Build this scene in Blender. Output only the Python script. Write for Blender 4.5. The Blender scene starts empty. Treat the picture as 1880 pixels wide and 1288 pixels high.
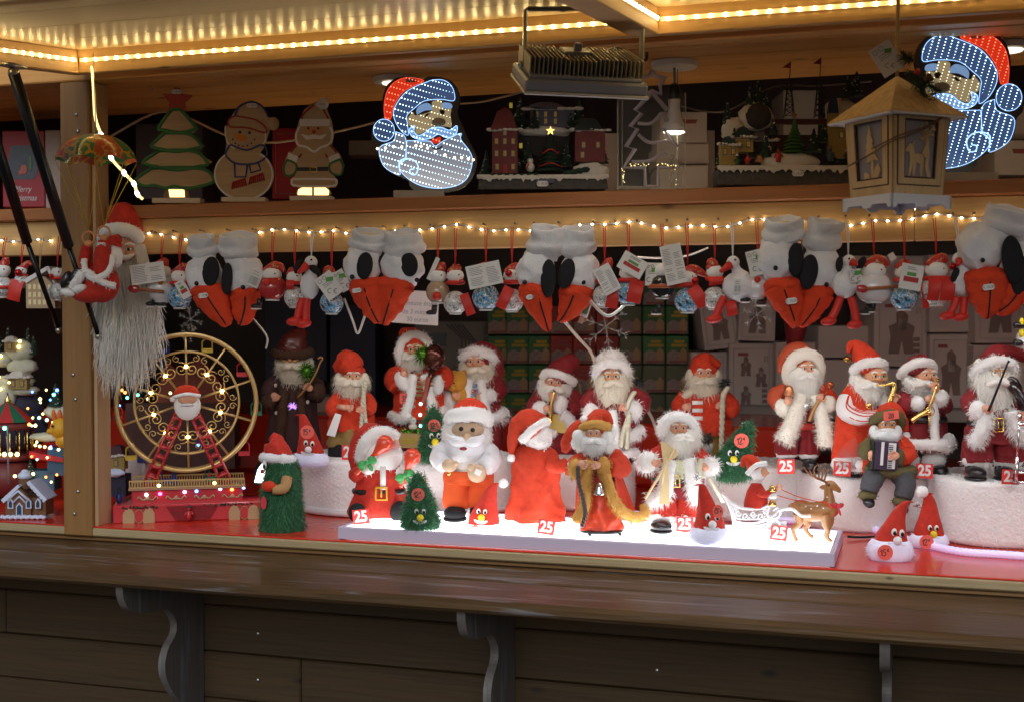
import bpy, math, random
from mathutils import Vector, Matrix, noise
R = math.radians
sc = bpy.context.scene
COL = sc.collection
# ------------------------------------------------------------------ camera
F, U0, V0, HOR = 2350.0, 940.0, 644.0, 582.0
A = math.atan(F / 7430.0)                    # yaw of the camera against the stall front
TH = math.atan((V0 - HOR) / F)               # slight downward pitch
CZ = 1.5
CAM = Vector((0, 0, CZ))
fwd = Vector((-math.sin(A) * math.cos(TH), math.cos(A) * math.cos(TH), -math.sin(TH)))
rgt = Vector((math.cos(A), math.sin(A), 0))
upv = rgt.cross(fwd)
cd = bpy.data.cameras.new('camera'); cam = bpy.data.objects.new('camera', cd); COL.objects.link(cam)
cam.location = CAM
cam.rotation_euler = Matrix((rgt, upv, -fwd)).transposed().to_euler()
cd.sensor_width = 36; cd.lens = 36 * F / 1880; cd.clip_start = .05; cd.clip_end = 400
cd.dof.use_dof = True; cd.dof.focus_distance = 2.9; cd.dof.aperture_fstop = 5.0
sc.camera = cam
# ------------------------------------------------------------------ world, sun, exposure
SUN_EL, SUN_ROT = R(31), R(171)
w = bpy.data.worlds.new('World'); sc.world = w; w.use_nodes = True
nt = w.node_tree
sky = nt.nodes.new('ShaderNodeTexSky'); sky.sky_type = 'NISHITA'; sky.sun_disc = False
sky.sun_elevation = SUN_EL; sky.sun_rotation = SUN_ROT; sky.dust_density = 2
bg = nt.nodes['Background']; bg.inputs[1].default_value = 0.05
nt.links.new(sky.outputs[0], bg.inputs[0])
sl = bpy.data.lights.new('sun', 'SUN'); sl.energy = 1.1; sl.angle = R(42); sl.color = (.86, .93, 1)
so = bpy.data.objects.new('sun', sl); COL.objects.link(so)
# the sun stands at azimuth SUN_ROT (clockwise from +Y), i.e. behind the camera
sd = Vector((math.sin(SUN_ROT) * math.cos(SUN_EL), math.cos(SUN_ROT) * math.cos(SUN_EL), math.sin(SUN_EL)))
so.rotation_euler = sd.to_track_quat('Z', 'Y').to_euler()
sc.view_settings.view_transform = 'Standard'; sc.view_settings.look = 'None'
sc.view_settings.exposure = .28; sc.view_settings.gamma = 1
sc.render.engine = 'CYCLES'
sc.cycles.use_denoising = True; sc.cycles.sample_clamp_indirect = 4; sc.cycles.max_bounces = 8
sc.cycles.transparent_max_bounces = 12; sc.cycles.caustics_reflective = False; sc.cycles.caustics_refractive = False
# ------------------------------------------------------------------ pixel <-> world
def ray(u, v): return fwd + rgt * ((u - U0) / F) + upv * ((V0 - v) / F)
def G(u, v, z):                               # the point of the horizontal plane z seen at (u, v), and its depth
    r = ray(u, v); t = (z - CZ) / r.z; return CAM + r * t, t
def PY(u, v, Y):                              # the same on a plane parallel to the stall front
    r = ray(u, v); t = Y / r.y; return CAM + r * t, t
def PT(u, v, t): return CAM + ray(u, v) * t
# ------------------------------------------------------------------ materials
MATS = {}
def rgb(h): return tuple((int(h[i:i + 2], 16) / 255) ** 2.2 for i in (0, 2, 4))
def M(name, col=(.5, .5, .5), rough=.6, metal=0, var=0, vs=8, bump=0, bs=60, sheen=0, emit=0, trans=0, coat=0, alpha=1, ecol=None, spec=.5, ior=1.45):
    if name in MATS: return MATS[name]
    if isinstance(col, str): col = rgb(col)
    m = bpy.data.materials.new(name); m.use_nodes = True; t = m.node_tree; b = t.nodes['Principled BSDF']
    I = b.inputs
    I['Base Color'].default_value = (*col, 1); I['Roughness'].default_value = rough; I['Metallic'].default_value = metal
    I['Sheen Weight'].default_value = sheen; I['Coat Weight'].default_value = coat; I['Transmission Weight'].default_value = trans
    I['Alpha'].default_value = alpha; I['Specular IOR Level'].default_value = spec; I['IOR'].default_value = ior
    if emit:
        I['Emission Color'].default_value = (*(ecol or col), 1); I['Emission Strength'].default_value = emit
    tc = None
    if var or bump:
        tc = t.nodes.new('ShaderNodeTexCoord')
    if var:
        n = t.nodes.new('ShaderNodeTexNoise'); n.inputs['Scale'].default_value = vs; n.inputs['Detail'].default_value = 5
        mx = t.nodes.new('ShaderNodeMix'); mx.data_type = 'RGBA'
        mx.inputs[6].default_value = (*[c * (1 - var) for c in col], 1); mx.inputs[7].default_value = (*[min(1, c * (1 + var * .8)) for c in col], 1)
        t.links.new(tc.outputs['Object'], n.inputs['Vector']); t.links.new(n.outputs['Fac'], mx.inputs[0]); t.links.new(mx.outputs[2], I['Base Color'])
    if bump:
        n = t.nodes.new('ShaderNodeTexNoise'); n.inputs['Scale'].default_value = bs; n.inputs['Detail'].default_value = 4
        bp = t.nodes.new('ShaderNodeBump'); bp.inputs['Strength'].default_value = bump; bp.inputs['Distance'].default_value = .004
        t.links.new(tc.outputs['Object'], n.inputs['Vector']); t.links.new(n.outputs['Fac'], bp.inputs['Height']); t.links.new(bp.outputs[0], I['Normal'])
    MATS[name] = m; return m
def wood(name, c1, c2, axis=0, rough=.5, scale=1, worn=None, coat=0, bump=.35, knots=True):
    if name in MATS: return MATS[name]
    m = bpy.data.materials.new(name); m.use_nodes = True; t = m.node_tree; N = t.nodes.new; L = t.links.new
    b = t.nodes['Principled BSDF']; I = b.inputs
    tc = N('ShaderNodeTexCoord'); oi = N('ShaderNodeObjectInfo'); mp = N('ShaderNodeMapping'); ad = N('ShaderNodeVectorMath')
    sv = [26 * scale] * 3; sv[axis] = 1.3 * scale
    mp.inputs['Scale'].default_value = sv
    ml = N('ShaderNodeMath'); ml.operation = 'MULTIPLY'; ml.inputs[1].default_value = 37
    L(oi.outputs['Random'], ml.inputs[0]); L(tc.outputs['Object'], ad.inputs[0]); L(ml.outputs[0], ad.inputs[1]); L(ad.outputs[0], mp.inputs['Vector'])
    n1 = N('ShaderNodeTexNoise'); n1.inputs['Scale'].default_value = 1; n1.inputs['Detail'].default_value = 6; n1.inputs['Distortion'].default_value = .6
    L(mp.outputs[0], n1.inputs['Vector'])
    n2 = N('ShaderNodeTexNoise'); n2.inputs['Scale'].default_value = 5; n2.inputs['Detail'].default_value = 3; L(mp.outputs[0], n2.inputs['Vector'])
    r = N('ShaderNodeValToRGB'); r.color_ramp.elements[0].position = .3; r.color_ramp.elements[1].position = .72
    r.color_ramp.elements[0].color = (*c2, 1); r.color_ramp.elements[1].color = (*c1, 1)
    a2 = N('ShaderNodeMath'); a2.operation = 'MULTIPLY_ADD'; a2.inputs[1].default_value = .45; L(n2.outputs['Fac'], a2.inputs[0])
    m3 = N('ShaderNodeMath'); m3.operation = 'MULTIPLY'; m3.inputs[1].default_value = .62; L(n1.outputs['Fac'], m3.inputs[0]); L(m3.outputs[0], a2.inputs[2])
    L(a2.outputs[0], r.inputs[0]); out = r.outputs[0]
    if knots:
        vo = N('ShaderNodeTexVoronoi'); vo.inputs['Scale'].default_value = 1
        mk = N('ShaderNodeMapping'); kv = [9.0 * scale] * 3; kv[axis] = 3.6 * scale; mk.inputs['Scale'].default_value = kv
        L(ad.outputs[0], mk.inputs['Vector']); L(mk.outputs[0], vo.inputs['Vector'])
        kr = N('ShaderNodeValToRGB'); kr.color_ramp.elements[0].position = .03; kr.color_ramp.elements[1].position = .085
        kr.color_ramp.elements[0].color = (1, 1, 1, 1); kr.color_ramp.elements[1].color = (0, 0, 0, 1); L(vo.outputs['Distance'], kr.inputs[0])
        kx = N('ShaderNodeMix'); kx.data_type = 'RGBA'; kx.inputs[7].default_value = (*[c * .3 for c in c2], 1)
        L(kr.outputs[0], kx.inputs[0]); L(out, kx.inputs[6]); out = kx.outputs[2]
    if worn:
        nw = N('ShaderNodeTexNoise'); nw.inputs['Scale'].default_value = 1; nw.inputs['Detail'].default_value = 8
        mw = N('ShaderNodeMapping'); wv = [48.0] * 3; wv[axis] = 4.5; mw.inputs['Scale'].default_value = wv; L(tc.outputs['Object'], mw.inputs['Vector']); L(mw.outputs[0], nw.inputs['Vector'])
        wr = N('ShaderNodeValToRGB'); wr.color_ramp.elements[0].position = .58; wr.color_ramp.elements[1].position = .74; L(nw.outputs['Fac'], wr.inputs[0])
        wx = N('ShaderNodeMix'); wx.data_type = 'RGBA'; wx.inputs[7].default_value = (*worn, 1)
        L(wr.outputs[0], wx.inputs[0]); L(out, wx.inputs[6]); out = wx.outputs[2]
    L(out, I['Base Color']); I['Roughness'].default_value = rough; I['Coat Weight'].default_value = coat; I['Coat Roughness'].default_value = .2
    bp = N('ShaderNodeBump'); bp.inputs['Strength'].default_value = bump; bp.inputs['Distance'].default_value = .002
    L(n2.outputs['Fac'], bp.inputs['Height']); L(bp.outputs[0], I['Normal'])
    MATS[name] = m; return m
# ------------------------------------------------------------------ mesh builder
RN = random.Random(7)
def cat(pts, n):                              # Catmull-Rom resample of tuples
    if len(pts) < 3 or n <= len(pts): return [tuple(p) for p in pts]
    out = []; k = len(pts) - 1; D = len(pts[0])
    for i in range(n):
        x = i / (n - 1) * k; j = min(int(x), k - 1); f = x - j
        p = [pts[max(j - 1, 0)], pts[j], pts[j + 1], pts[min(j + 2, k)]]
        out.append(tuple(.5 * (2 * p[1][d] + (p[2][d] - p[0][d]) * f + (2 * p[0][d] - 5 * p[1][d] + 4 * p[2][d] - p[3][d]) * f * f + (3 * p[1][d] - p[0][d] - 3 * p[2][d] + p[3][d]) * f ** 3) for d in range(D)))
    return out
class MB:
    """collects primitives; with a figure f the coordinates are (u, v, depth) in photograph pixels at the figure's distance, else metres"""
    def __init__(s, f=None):
        s.v = []; s.f = []; s.fig = f; s.s = f.s if f else 1.0
    def P(s, p):
        if s.fig: return Vector(((p[0] - s.fig.u0) * s.s, (p[2] if len(p) > 2 else 0) * s.s, (s.fig.v0 - p[1]) * s.s))
        return Vector(p)
    def add(s, vs, fs):
        o = len(s.v); s.v += [tuple(x) for x in vs]; s.f += [tuple(i + o for i in f) for f in fs]; return s
    def rot(s, tilt=0, yaw=0, nod=0):
        return Matrix.Rotation(R(yaw), 3, 'Z') @ Matrix.Rotation(R(tilt), 3, 'Y') @ Matrix.Rotation(R(nod), 3, 'X')
    def ell(s, c, r, tilt=0, yaw=0, nod=0, nu=14, nv=9, wr=0, wf=2):
        c = s.P(c); k = s.s; m = s.rot(tilt, yaw, nod)
        if not hasattr(r, '__len__'): r = (r, r, r)
        vs = [c + m @ Vector((0, 0, r[2] * k))]
        for i in range(1, nv):
            a = math.pi * i / nv
            for j in range(nu):
                b = 2 * math.pi * j / nu
                p = Vector((math.sin(a) * math.cos(b), math.sin(a) * math.sin(b), math.cos(a)))
                if wr: p *= 1 + wr * noise.noise(p * wf + c * 31)
                vs.append(c + m @ Vector((p.x * r[0] * k, p.y * r[1] * k, p.z * r[2] * k)))
        vs.append(c + m @ Vector((0, 0, -r[2] * k)))
        fs = [(0, 1 + j, 1 + (j + 1) % nu) for j in range(nu)]
        for i in range(nv - 2):
            for j in range(nu):
                a = 1 + i * nu + j; b = 1 + i * nu + (j + 1) % nu
                fs.append((a, a + nu, b + nu, b))
        l = len(vs) - 1; q = 1 + (nv - 2) * nu
        fs += [(l, q + (j + 1) % nu, q + j) for j in range(nu)]
        return s.add(vs, fs)
    def tube(s, pts, rad, n=8, cap=True, sm=0, flat=1, wr=0):
        if sm: 
            if hasattr(rad, '__len__'):
                q = cat([tuple(p) + ((0,) if len(p) < 3 else ()) + (r,) for p, r in zip(pts, rad)], sm); pts = [x[:3] for x in q]; rad = [x[3] for x in q]
            else: pts = cat([tuple(p) + ((0,) if len(p) < 3 else ()) for p in pts], sm)
        P = [s.P(p) for p in pts]; k = s.s
        if not hasattr(rad, '__len__'): rad = [rad] * len(P)
        T = []
        for i in range(len(P)):
            d = P[min(i + 1, len(P) - 1)] - P[max(i - 1, 0)]
            T.append(d.normalized() if d.length > 1e-9 else Vector((0, 0, 1)))
        up = Vector((0, -1, 0)) if abs(T[0].y) < .9 else Vector((1, 0, 0))
        nrm = (up - T[0] * up.dot(T[0])).normalized(); vs = []; fs = []
        for i, p in enumerate(P):
            nrm = (nrm - T[i] * nrm.dot(T[i])); nrm = nrm.normalized() if nrm.length > 1e-6 else T[i].orthogonal().normalized()
            bn = T[i].cross(nrm)
            for j in range(n):
                a = 2 * math.pi * j / n; rr = rad[i] * k
                if wr: rr *= 1 + wr * noise.noise(Vector((i * .7, a * 1.3, p.x * 50)))
                vs.append(p + (nrm * math.cos(a) * flat + bn * math.sin(a)) * rr)
        for i in range(len(P) - 1):
            for j in range(n):
                a = i * n + j; b = i * n + (j + 1) % n
                fs.append((a, b, b + n, a + n))
        if cap: fs += [tuple(range(n))[::-1], tuple(range(len(vs) - n, len(vs)))]
        return s.add(vs, fs)
    def ring(s, c, r, rad, n=32, m=8, sx=1, sz=1, nod=0, yaw=0):       # torus facing the viewer
        c = s.P(c); k = s.s; mm = s.rot(0, yaw, nod); vs = []; fs = []
        for i in range(n):
            a = 2 * math.pi * i / n; d = Vector((math.cos(a) * sx, 0, math.sin(a) * sz))
            for j in range(m):
                b = 2 * math.pi * j / m
                vs.append(c + mm @ ((d * (r + rad * math.cos(b)) + Vector((0, rad * math.sin(b), 0))) * k))
        for i in range(n):
            for j in range(m):
                fs.append((i * m + j, i * m + (j + 1) % m, ((i + 1) % n) * m + (j + 1) % m, ((i + 1) % n) * m + j))
        return s.add(vs, fs)
    def lathe(s, c, prof, n=20, sy=1, rings=0, fold=0, fk=7, lean=0, seed=0, cap=True, tilt=0, nod=0):
        """prof: (radius, height above c, optional sideways shift), bottom to top"""
        prof = [tuple(p) + ((0,) if len(p) < 3 else ()) for p in prof]
        if rings: prof = cat(prof, rings)
        c = s.P(c); k = s.s; vs = []; fs = []; mm = s.rot(tilt, 0, nod); H = max(p[1] for p in prof) or 1
        for i, (r, z, x) in enumerate(prof):
            for j in range(n):
                a = 2 * math.pi * j / n; g = max(0, 1 - z / H)
                rr = r * (1 + fold * (.35 + .65 * g) * (math.sin(fk * a + seed + 1.1 * math.sin(z * .05 + seed)) + .6 * noise.noise(Vector((a * 2, z * .06, seed)))))
                vs.append(c + mm @ Vector((rr * math.cos(a) + x, rr * math.sin(a) * sy, z)) * k)
        for i in range(len(prof) - 1):
            for j in range(n):
                a = i * n + j; b = i * n + (j + 1) % n
                fs.append((a, b, b + n, a + n))
        if cap: fs += [tuple(range(n))[::-1], tuple(range(len(vs) - n, len(vs)))]
        return s.add(vs, fs)
    def box(s, c, sz, tilt=0, yaw=0, nod=0, bev=0):
        c = s.P(c); k = s.s; m = s.rot(tilt, yaw, nod); x, y, z = [q * k / 2 for q in sz]
        if not bev:
            vs = [c + m @ Vector((a * x, b * y, d * z)) for a in (-1, 1) for b in (-1, 1) for d in (-1, 1)]
            return s.add(vs, [(0, 1, 3, 2), (4, 6, 7, 5), (0, 4, 5, 1), (2, 3, 7, 6), (0, 2, 6, 4), (1, 5, 7, 3)])
        e = min(bev * k, x * .9, y * .9, z * .9); vs = []; fs = []; idx = {}
        for a in (-1, 1):
            for b in (-1, 1):
                for d in (-1, 1):
                    for q in range(3):
                        pp = [a * x, b * y, d * z]
                        for h in range(3):
                            if h != q: pp[h] -= (a, b, d)[h] * e
                        idx[a, b, d, q] = len(vs); vs.append(c + m @ Vector(pp))
        g = lambda a, b, d, q: idx[a, b, d, q]
        for h in (-1, 1):
            fs += [(g(h, -1, -1, 0), g(h, 1, -1, 0), g(h, 1, 1, 0), g(h, -1, 1, 0)), (g(-1, h, -1, 1), g(1, h, -1, 1), g(1, h, 1, 1), g(-1, h, 1, 1)), (g(-1, -1, h, 2), g(1, -1, h, 2), g(1, 1, h, 2), g(-1, 1, h, 2))]
            for j in (-1, 1):
                fs += [(g(h, j, -1, 0), g(h, j, 1, 0), g(h, j, 1, 1), g(h, j, -1, 1)), (g(h, -1, j, 0), g(h, 1, j, 0), g(h, 1, j, 2), g(h, -1, j, 2)), (g(-1, h, j, 1), g(1, h, j, 1), g(1, h, j, 2), g(-1, h, j, 2))]
                for d in (-1, 1): fs.append((g(h, j, d, 0), g(h, j, d, 1), g(h, j, d, 2)))
        return s.add(vs, fs)
    def tips(s, *a, **k):                     # only the fibres, without the body they grow from
        n, q = len(s.v), len(s.f); s.fur(*a, **k); s.v = s.v[n:]; s.f = [tuple(i - n for i in f) for f in s.f[q:]]; return s
    def jit(s, amp, size, seed=0):             # soft cloth irregularity
        k = s.s; q = Vector((seed * 3.7, seed, 0))
        for i, x in enumerate(s.v):
            x = Vector(x); n = noise.noise_vector(x / (size * k) + q) + noise.noise_vector(x / (size * k * .45) + q) * .45; s.v[i] = tuple(x + n * amp * k)
        return s
    def bxp(s, c, sz, **k): return s.box(c, (sz[0], sz[2], sz[1]), **k)      # width, height, depth
    def prism(s, poly, d0, d1):                # outline in the picture plane, from depth d0 to d1 (figure) or (x,z) outline from y=d0 to d1
        n = len(poly)
        if s.fig: a = [s.P((p[0], p[1], d0)) for p in poly]; b = [s.P((p[0], p[1], d1)) for p in poly]
        else: a = [Vector((p[0], d0, p[1])) for p in poly]; b = [Vector((p[0], d1, p[1])) for p in poly]
        return s.add(a + b, [tuple(range(n)), tuple(range(2 * n - 1, n - 1, -1))] + [(i, i + n, (i + 1) % n + n, (i + 1) % n) for i in range(n)])
    def sheet(s, rows):                        # grid of points
        n = len(rows[0]); o = [s.P(p) for r in rows for p in r]
        return s.add(o, [(i * n + j, i * n + j + 1, (i + 1) * n + j + 1, (i + 1) * n + j) for i in range(len(rows) - 1) for j in range(n - 1)])
    def fur(s, n, L, w=1.1, g=(0, 0, -1), gw=1, nw=.8, rw=.35, seed=1, keep=None):
        rn = random.Random(seed); k = s.s; V = [Vector(x) for x in s.v]; tri = []; ar = []; tot = 0
        for f in s.f:
            for q in range(1, len(f) - 1):
                a, b, c = V[f[0]], V[f[q]], V[f[q + 1]]; x = (b - a).cross(c - a).length
                if x > 1e-12: tot += x; tri.append((a, b, c)); ar.append(tot)
        if not tri: return s
        import bisect
        ctr = sum(V, Vector()) / len(V); g = Vector(g); vs = []; fs = []
        for _ in range(n):
            a, b, c = tri[min(bisect.bisect(ar, rn.random() * tot), len(tri) - 1)]; x, y = rn.random(), rn.random()
            if x + y > 1: x, y = 1 - x, 1 - y
            p = a + (b - a) * x + (c - a) * y; nn = (b - a).cross(c - a).normalized()
            if nn.dot(p - ctr) < 0: nn = -nn
            d = nn * nw + g * gw + Vector((rn.uniform(-1, 1), rn.uniform(-1, 1), rn.uniform(-1, 1))) * rw
            d.normalize(); l = L * k * rn.uniform(.5, 1.25); sd = d.cross(nn + Vector((rn.uniform(-.4, .4), rn.uniform(-.4, .4), rn.uniform(-.4, .4))))
            if sd.length < 1e-6: sd = d.orthogonal()
            sd = sd.normalized() * (w * k * .5); p = p - nn * (l * .06); o = len(vs); dr = Vector((0, 0, -l * .18))
            vs += [p - sd, p + sd, p + d * l * .55 + sd * .8, p + d * l * .55 - sd * .8, p + d * l + dr]; fs += [(o, o + 1, o + 2, o + 3), (o + 3, o + 2, o + 4)]
        return s.add(vs, fs)
def obj(name, mb, mat, parent=None, smooth=True, kind=None, label=None):
    if isinstance(mb, MB):
        me = bpy.data.meshes.new(name); me.from_pydata(mb.v, [], mb.f); me.update()
        if smooth:
            me.polygons.foreach_set('use_smooth', [True] * len(me.polygons))
            if smooth == 'auto': me.set_sharp_from_angle(angle=R(38))
    else: me = mb
    if mat and not me.materials: me.materials.append(mat)
    o = bpy.data.objects.new(name, me); COL.objects.link(o)
    if parent: o.parent = parent
    if kind: o['kind'] = kind
    if label: o['label'] = label
    return o
def tag(o, label, catg, group=None):
    o['label'] = label; o['category'] = catg
    if group: o['group'] = group
    return o
class Fig:
    """a thing whose parts are laid out in photograph pixels at distance t; depth grows away from the camera"""
    def __init__(s, name, label, catg, u0, v0, t, group=None, yaw=0):
        s.u0, s.v0, s.t, s.s = u0, v0, t, t / F
        e = bpy.data.objects.new(name, None); COL.objects.link(e); e.empty_display_size = .02
        e.location = PT(u0, v0, t); e.rotation_euler = (0, 0, A + R(yaw)); s.o = e
        tag(e, label, catg, group)
    def mb(s): return MB(s)
    def part(s, name, mb, mat, parent=None, smooth=True, kind=None, label=None):
        return obj(name, mb, mat, parent or s.o, smooth, kind, label)
def thing(name, label, catg, loc=(0, 0, 0), group=None, rz=0):
    e = bpy.data.objects.new(name, None); COL.objects.link(e); e.empty_display_size = .02; e.location = loc; e.rotation_euler = (0, 0, rz)
    return tag(e, label, catg, group)
TXT = {}
def text(body, size, bold=0, sx=1, shear=0):   # flat lettering in the XZ plane, centred
    key = (body, size, bold, sx, shear)
    if key in TXT: return TXT[key]
    c = bpy.data.curves.new('lettering', 'FONT'); c.body = body; c.size = size; c.offset = bold * size; c.align_x = 'CENTER'; c.align_y = 'CENTER'; c.shear = shear
    o = bpy.data.objects.new('lettering', c); COL.objects.link(o); dg = bpy.context.evaluated_depsgraph_get()
    me = bpy.data.meshes.new_from_object(o.evaluated_get(dg)); bpy.data.objects.remove(o)
    for v in me.vertices: x, y, z = v.co; v.co = (x * sx, 0, y)
    me.materials.clear(); TXT[key] = me; return me
DIG = {'1': [[(0, 1.4), (.5, 2), (.4, 0)]], '2': [[(0, 1.5), (.3, 2), (.8, 1.9), (.8, 1.3), (0, 0), (1, .15)]], '5': [[(.9, 2), (.25, 1.9), (.1, 1.2), (.7, 1.2), (.85, .5), (.4, 0), (0, .2)]],
       '3': [[(.1, 1.8), (.6, 2), (.8, 1.5), (.35, 1.1), (.85, .6), (.5, 0), (0, .2)]], '0': [[(.45, 2), (0, 1.2), (.3, 0), (.8, .6), (.85, 1.6), (.45, 2)]],
       '€': [[(.6, 1.95), (.25, 1.7), (.25, 1.3), (.6, 1.2)], [(.05, 1.6), (.5, 1.6)]]}
def pen(mb, s, u, v, h, d, wd=.75, tilt=0):    # handwritten figures, centred at (u, v)
    x = 0; st = []
    for ch in s:
        for l in DIG[ch]: st.append([(x + a, b) for a, b in l])
        x += .75 if ch == '1' else 1.25
    x -= .3; c, q = math.cos(R(tilt)), math.sin(R(tilt)); k = h / 2
    for l in st:
        pp = []
        for a, b in l:
            X, Y = (a - x / 2) * k, (1 - b) * k; pp.append((u + X * c - Y * q, v + X * q + Y * c, d))
        mb.tube(pp, wd, 4, flat=.4, sm=max(len(pp) * 2, 4) if len(pp) > 3 else 0)
# ================================================================== the place
ZC, ZPAN, ZPED, ZSH = .99, 1.018, 1.125, 1.772          # counter, light panel, pedestal and upper shelf heights
PINE = wood('pine_light', (.62, .40, .165), (.47, .27, .095), 0, .55)
PINEO = wood('pine_orange', (.8, .42, .13), (.58, .26, .07), 0, .42)
PINER = wood('pine_red', (.42, .165, .048), (.28, .095, .026), 0, .6)
PINED = wood('pine_depth', (.68, .46, .22), (.52, .32, .14), 1, .5)
POSTM = wood('post_wood', (.30, .155, .05), (.21, .10, .03), 2, .5, knots=False)
POSTS = wood('post_side', (.50, .33, .19), (.40, .25, .13), 2, .55)
CLAD = wood('cladding_stain', (.056, .030, .0075), (.029, .0155, .004), 0, .72, bump=.7)
FASC = wood('fascia_stain', (.2, .105, .036), (.12, .06, .02), 0, .42)
LEDG = wood('ledge_varnish', (.115, .060, .020), (.048, .025, .009), 0, .4, worn=(.25, .26, .29), coat=.06, bump=.9)
BRKM = wood('bracket_stain', (.13, .115, .11), (.08, .07, .065), 2, .55, worn=(.16, .18, .21))
PLY = wood('ply_edge', (.42, .33, .19), (.27, .2, .1), 0, .6, scale=2)
DARK = M('dark_board', (.11, .09, .088), .8, var=.3, vs=3)
REDC = M('red_oilcloth', (.58, .035, .014), .26, var=.12, vs=3, bump=.25, bs=7, coat=.25)
CEIL = wood('ceiling_laminate', (.62, .47, .25), (.52, .37, .18), 0, .35, scale=.6, knots=False, bump=.1)
STEEL = M('screw_steel', (.5, .5, .5), .35, 1)
BLACKM = M('black_metal', (.012, .012, .013), .35, .3)
g = MB().box((0, 20, -.06), (160, 160, .12)); pav = obj('pavement', g, M('paving', (.11, .105, .1), .85, var=.35, vs=2.5, bump=.5, bs=30), smooth=False, kind='structure')
pav['label'] = 'grey paving in front of the stall'
ST = thing('market_stall', 'wooden market stall with stained plank front, counter ledge and open shelves', 'market stall', (-.9, 2.66, 0))
def bx(name, mat, x, y, z, parent=None, bev=.003, sm=False):
    c = ((x[0] + x[1]) / 2 + (0 if parent else 0), (y[0] + y[1]) / 2, (z[0] + z[1]) / 2)
    b = MB().box((0, 0, 0), (x[1] - x[0], y[1] - y[0], z[1] - z[0]), bev=bev)
    o = obj(name, b, mat, parent or ST, sm); o.location = Vector(c) - Vector((parent or ST).location); return o
XL, XR = -3.0, 1.2
bx('counter_board', PLY, (XL, XR), (2.66, 4.9), (.966, .986))
bx('counter_cover', REDC, (XL, XR), (2.663, 4.88), (.986, ZC), bev=.0015)
bx('fascia_board', FASC, (XL, XR), (2.677, 2.70), (.955, .966)); bx('fascia_board', FASC, (XL, XR), (2.668, 2.70), (.9545, .961), bev=.001)
bx('ledge_board', LEDG, (XL, XR), (2.52, 2.69), (.926, .953)); bx('ledge_board', LEDG, (XL, XR), (2.335, 2.517), (.924, .951), bev=.008)
prof = [(2.36, .9235), (2.362, .9), (2.38, .87), (2.42, .852), (2.47, .843), (2.515, .84), (2.545, .825), (2.568, .797), (2.565, .77), (2.535, .745), (2.52, .71), (2.53, .67), (2.57, .62), (2.63, .57), (2.686, .55), (2.686, .9235)]
for x in (-2.42, -1.634, -.852, -.05, .73):
    b = MB(); pr_ = cat(prof[:-2], 60) + prof[-2:]; n = len(pr_); b.add([(-.009, y, z) for y, z in pr_] + [(.009, y, z) for y, z in pr_], [tuple(range(n)), tuple(range(2 * n - 1, n - 1, -1))] + [(i, i + n, (i + 1) % n + n, (i + 1) % n) for i in range(n)])
    o = obj('ledge_bracket', b, BRKM, ST, False); o.location = Vector((x, 0, 0)) - ST.location
scr = MB().lathe((0, 0, 0), [(.0045, 0), (.0045, .0015), (.003, .003)], 8); scme = None
for i in range(8):
    z1 = .922 - i * .112; z0 = z1 - .1095; y = 2.69 + (.0015 if i % 2 else 0)
    cuts = {0: [XL, XR], 1: [XL, -2.2, XR], 2: [XL, -1.371, XR], 3: [XL, -.5, XR]}[i % 4]
    for a, c in zip(cuts, cuts[1:]):
        p = bx('plank', CLAD, (a + .0008, c - .0008), (y, y + .018), (z0, z1), bev=.004)
        for xs in (-2.265, -1.482, -.525, .3):
            if a < xs < c:
                s = obj('screw', scr if scme is None else scme, STEEL, p); scme = s.data
                s.location = Vector((xs - (a + c) / 2, -.0095, RN.uniform(-.012, .012))); s.rotation_euler = (R(90), 0, 0)
bx('inner_frame', DARK, (XL, XR), (2.712, 2.74), (0, .95))
for a, c in ((XL - .08, XL), (-1.996, -1.915), (1.12, 1.2)):
    p = bx('post', POSTM, (a, c), (2.655, 2.721), (.966, 2.07))
    if c > -2.5:
        bx('post_lining', POSTS, (c + .0005, c + .010), (2.668, 2.722), (.99, 2.068), bev=.001)
    for z in (1.02, 1.075, 1.3, 1.36, 1.95, 1.99):
        s = obj('screw', scme, STEEL, p); s.location = (RN.uniform(-.02, .02), -.034, z - 1.518); s.rotation_euler = (R(90), 0, 0)
for a, c in ((XL, -1.997), (-1.904, -.006), (-.0055, 1.119)):
    bx('header_beam', PINE, (a, c), (2.725, 2.765), (1.655, 1.741), bev=.002)
for a, c in ((XL, -1.997), (-1.904, 1.119)):
    bx('shelf_board', PINER, (a, c), (2.705, 3.6), (1.7415, ZSH))
for i in range(4):
    bx('soffit_plank', PINEO, (XL, XR), (2.702 + i * .108, 2.702 + i * .108 + .1065), (2.07, 2.09), bev=.003)
bx('lintel', PINEO, (XL, XR), (2.655, 2.70), (2.0715, 2.34))
bx('back_wall', DARK, (XL - .1, XR + .02), (4.951, 4.98), (0, 2.6)); bx('side_wall', DARK, (XL - .1, XL - .08), (2.66, 4.95), (0, 2.6)); bx('side_wall', DARK, (XR, XR + .02), (2.66, 4.95), (0, 2.6))
bx('roof_board', DARK, (XL - .12, XR + .12), (2.60, 5.05), (2.60, 2.63)); bx('roof_edge', DARK, (XL - .1, XR + .1), (2.64, 2.66), (2.345, 2.6))
# stepped stand under red cloth and the back benches
o = bx('display_step', REDC, (XL, -.36), (3.78, 4.3), (ZC + .001, 1.18), bev=.01)
bx('back_bench', M('bench_grey', (.3, .28, .27), .6), (-.62, XR), (4.38, 4.94), (1.16, 1.2)); bx('back_bench', DARK, (-2.0, -.63), (4.38, 4.94), (1.05, 1.085))
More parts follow.
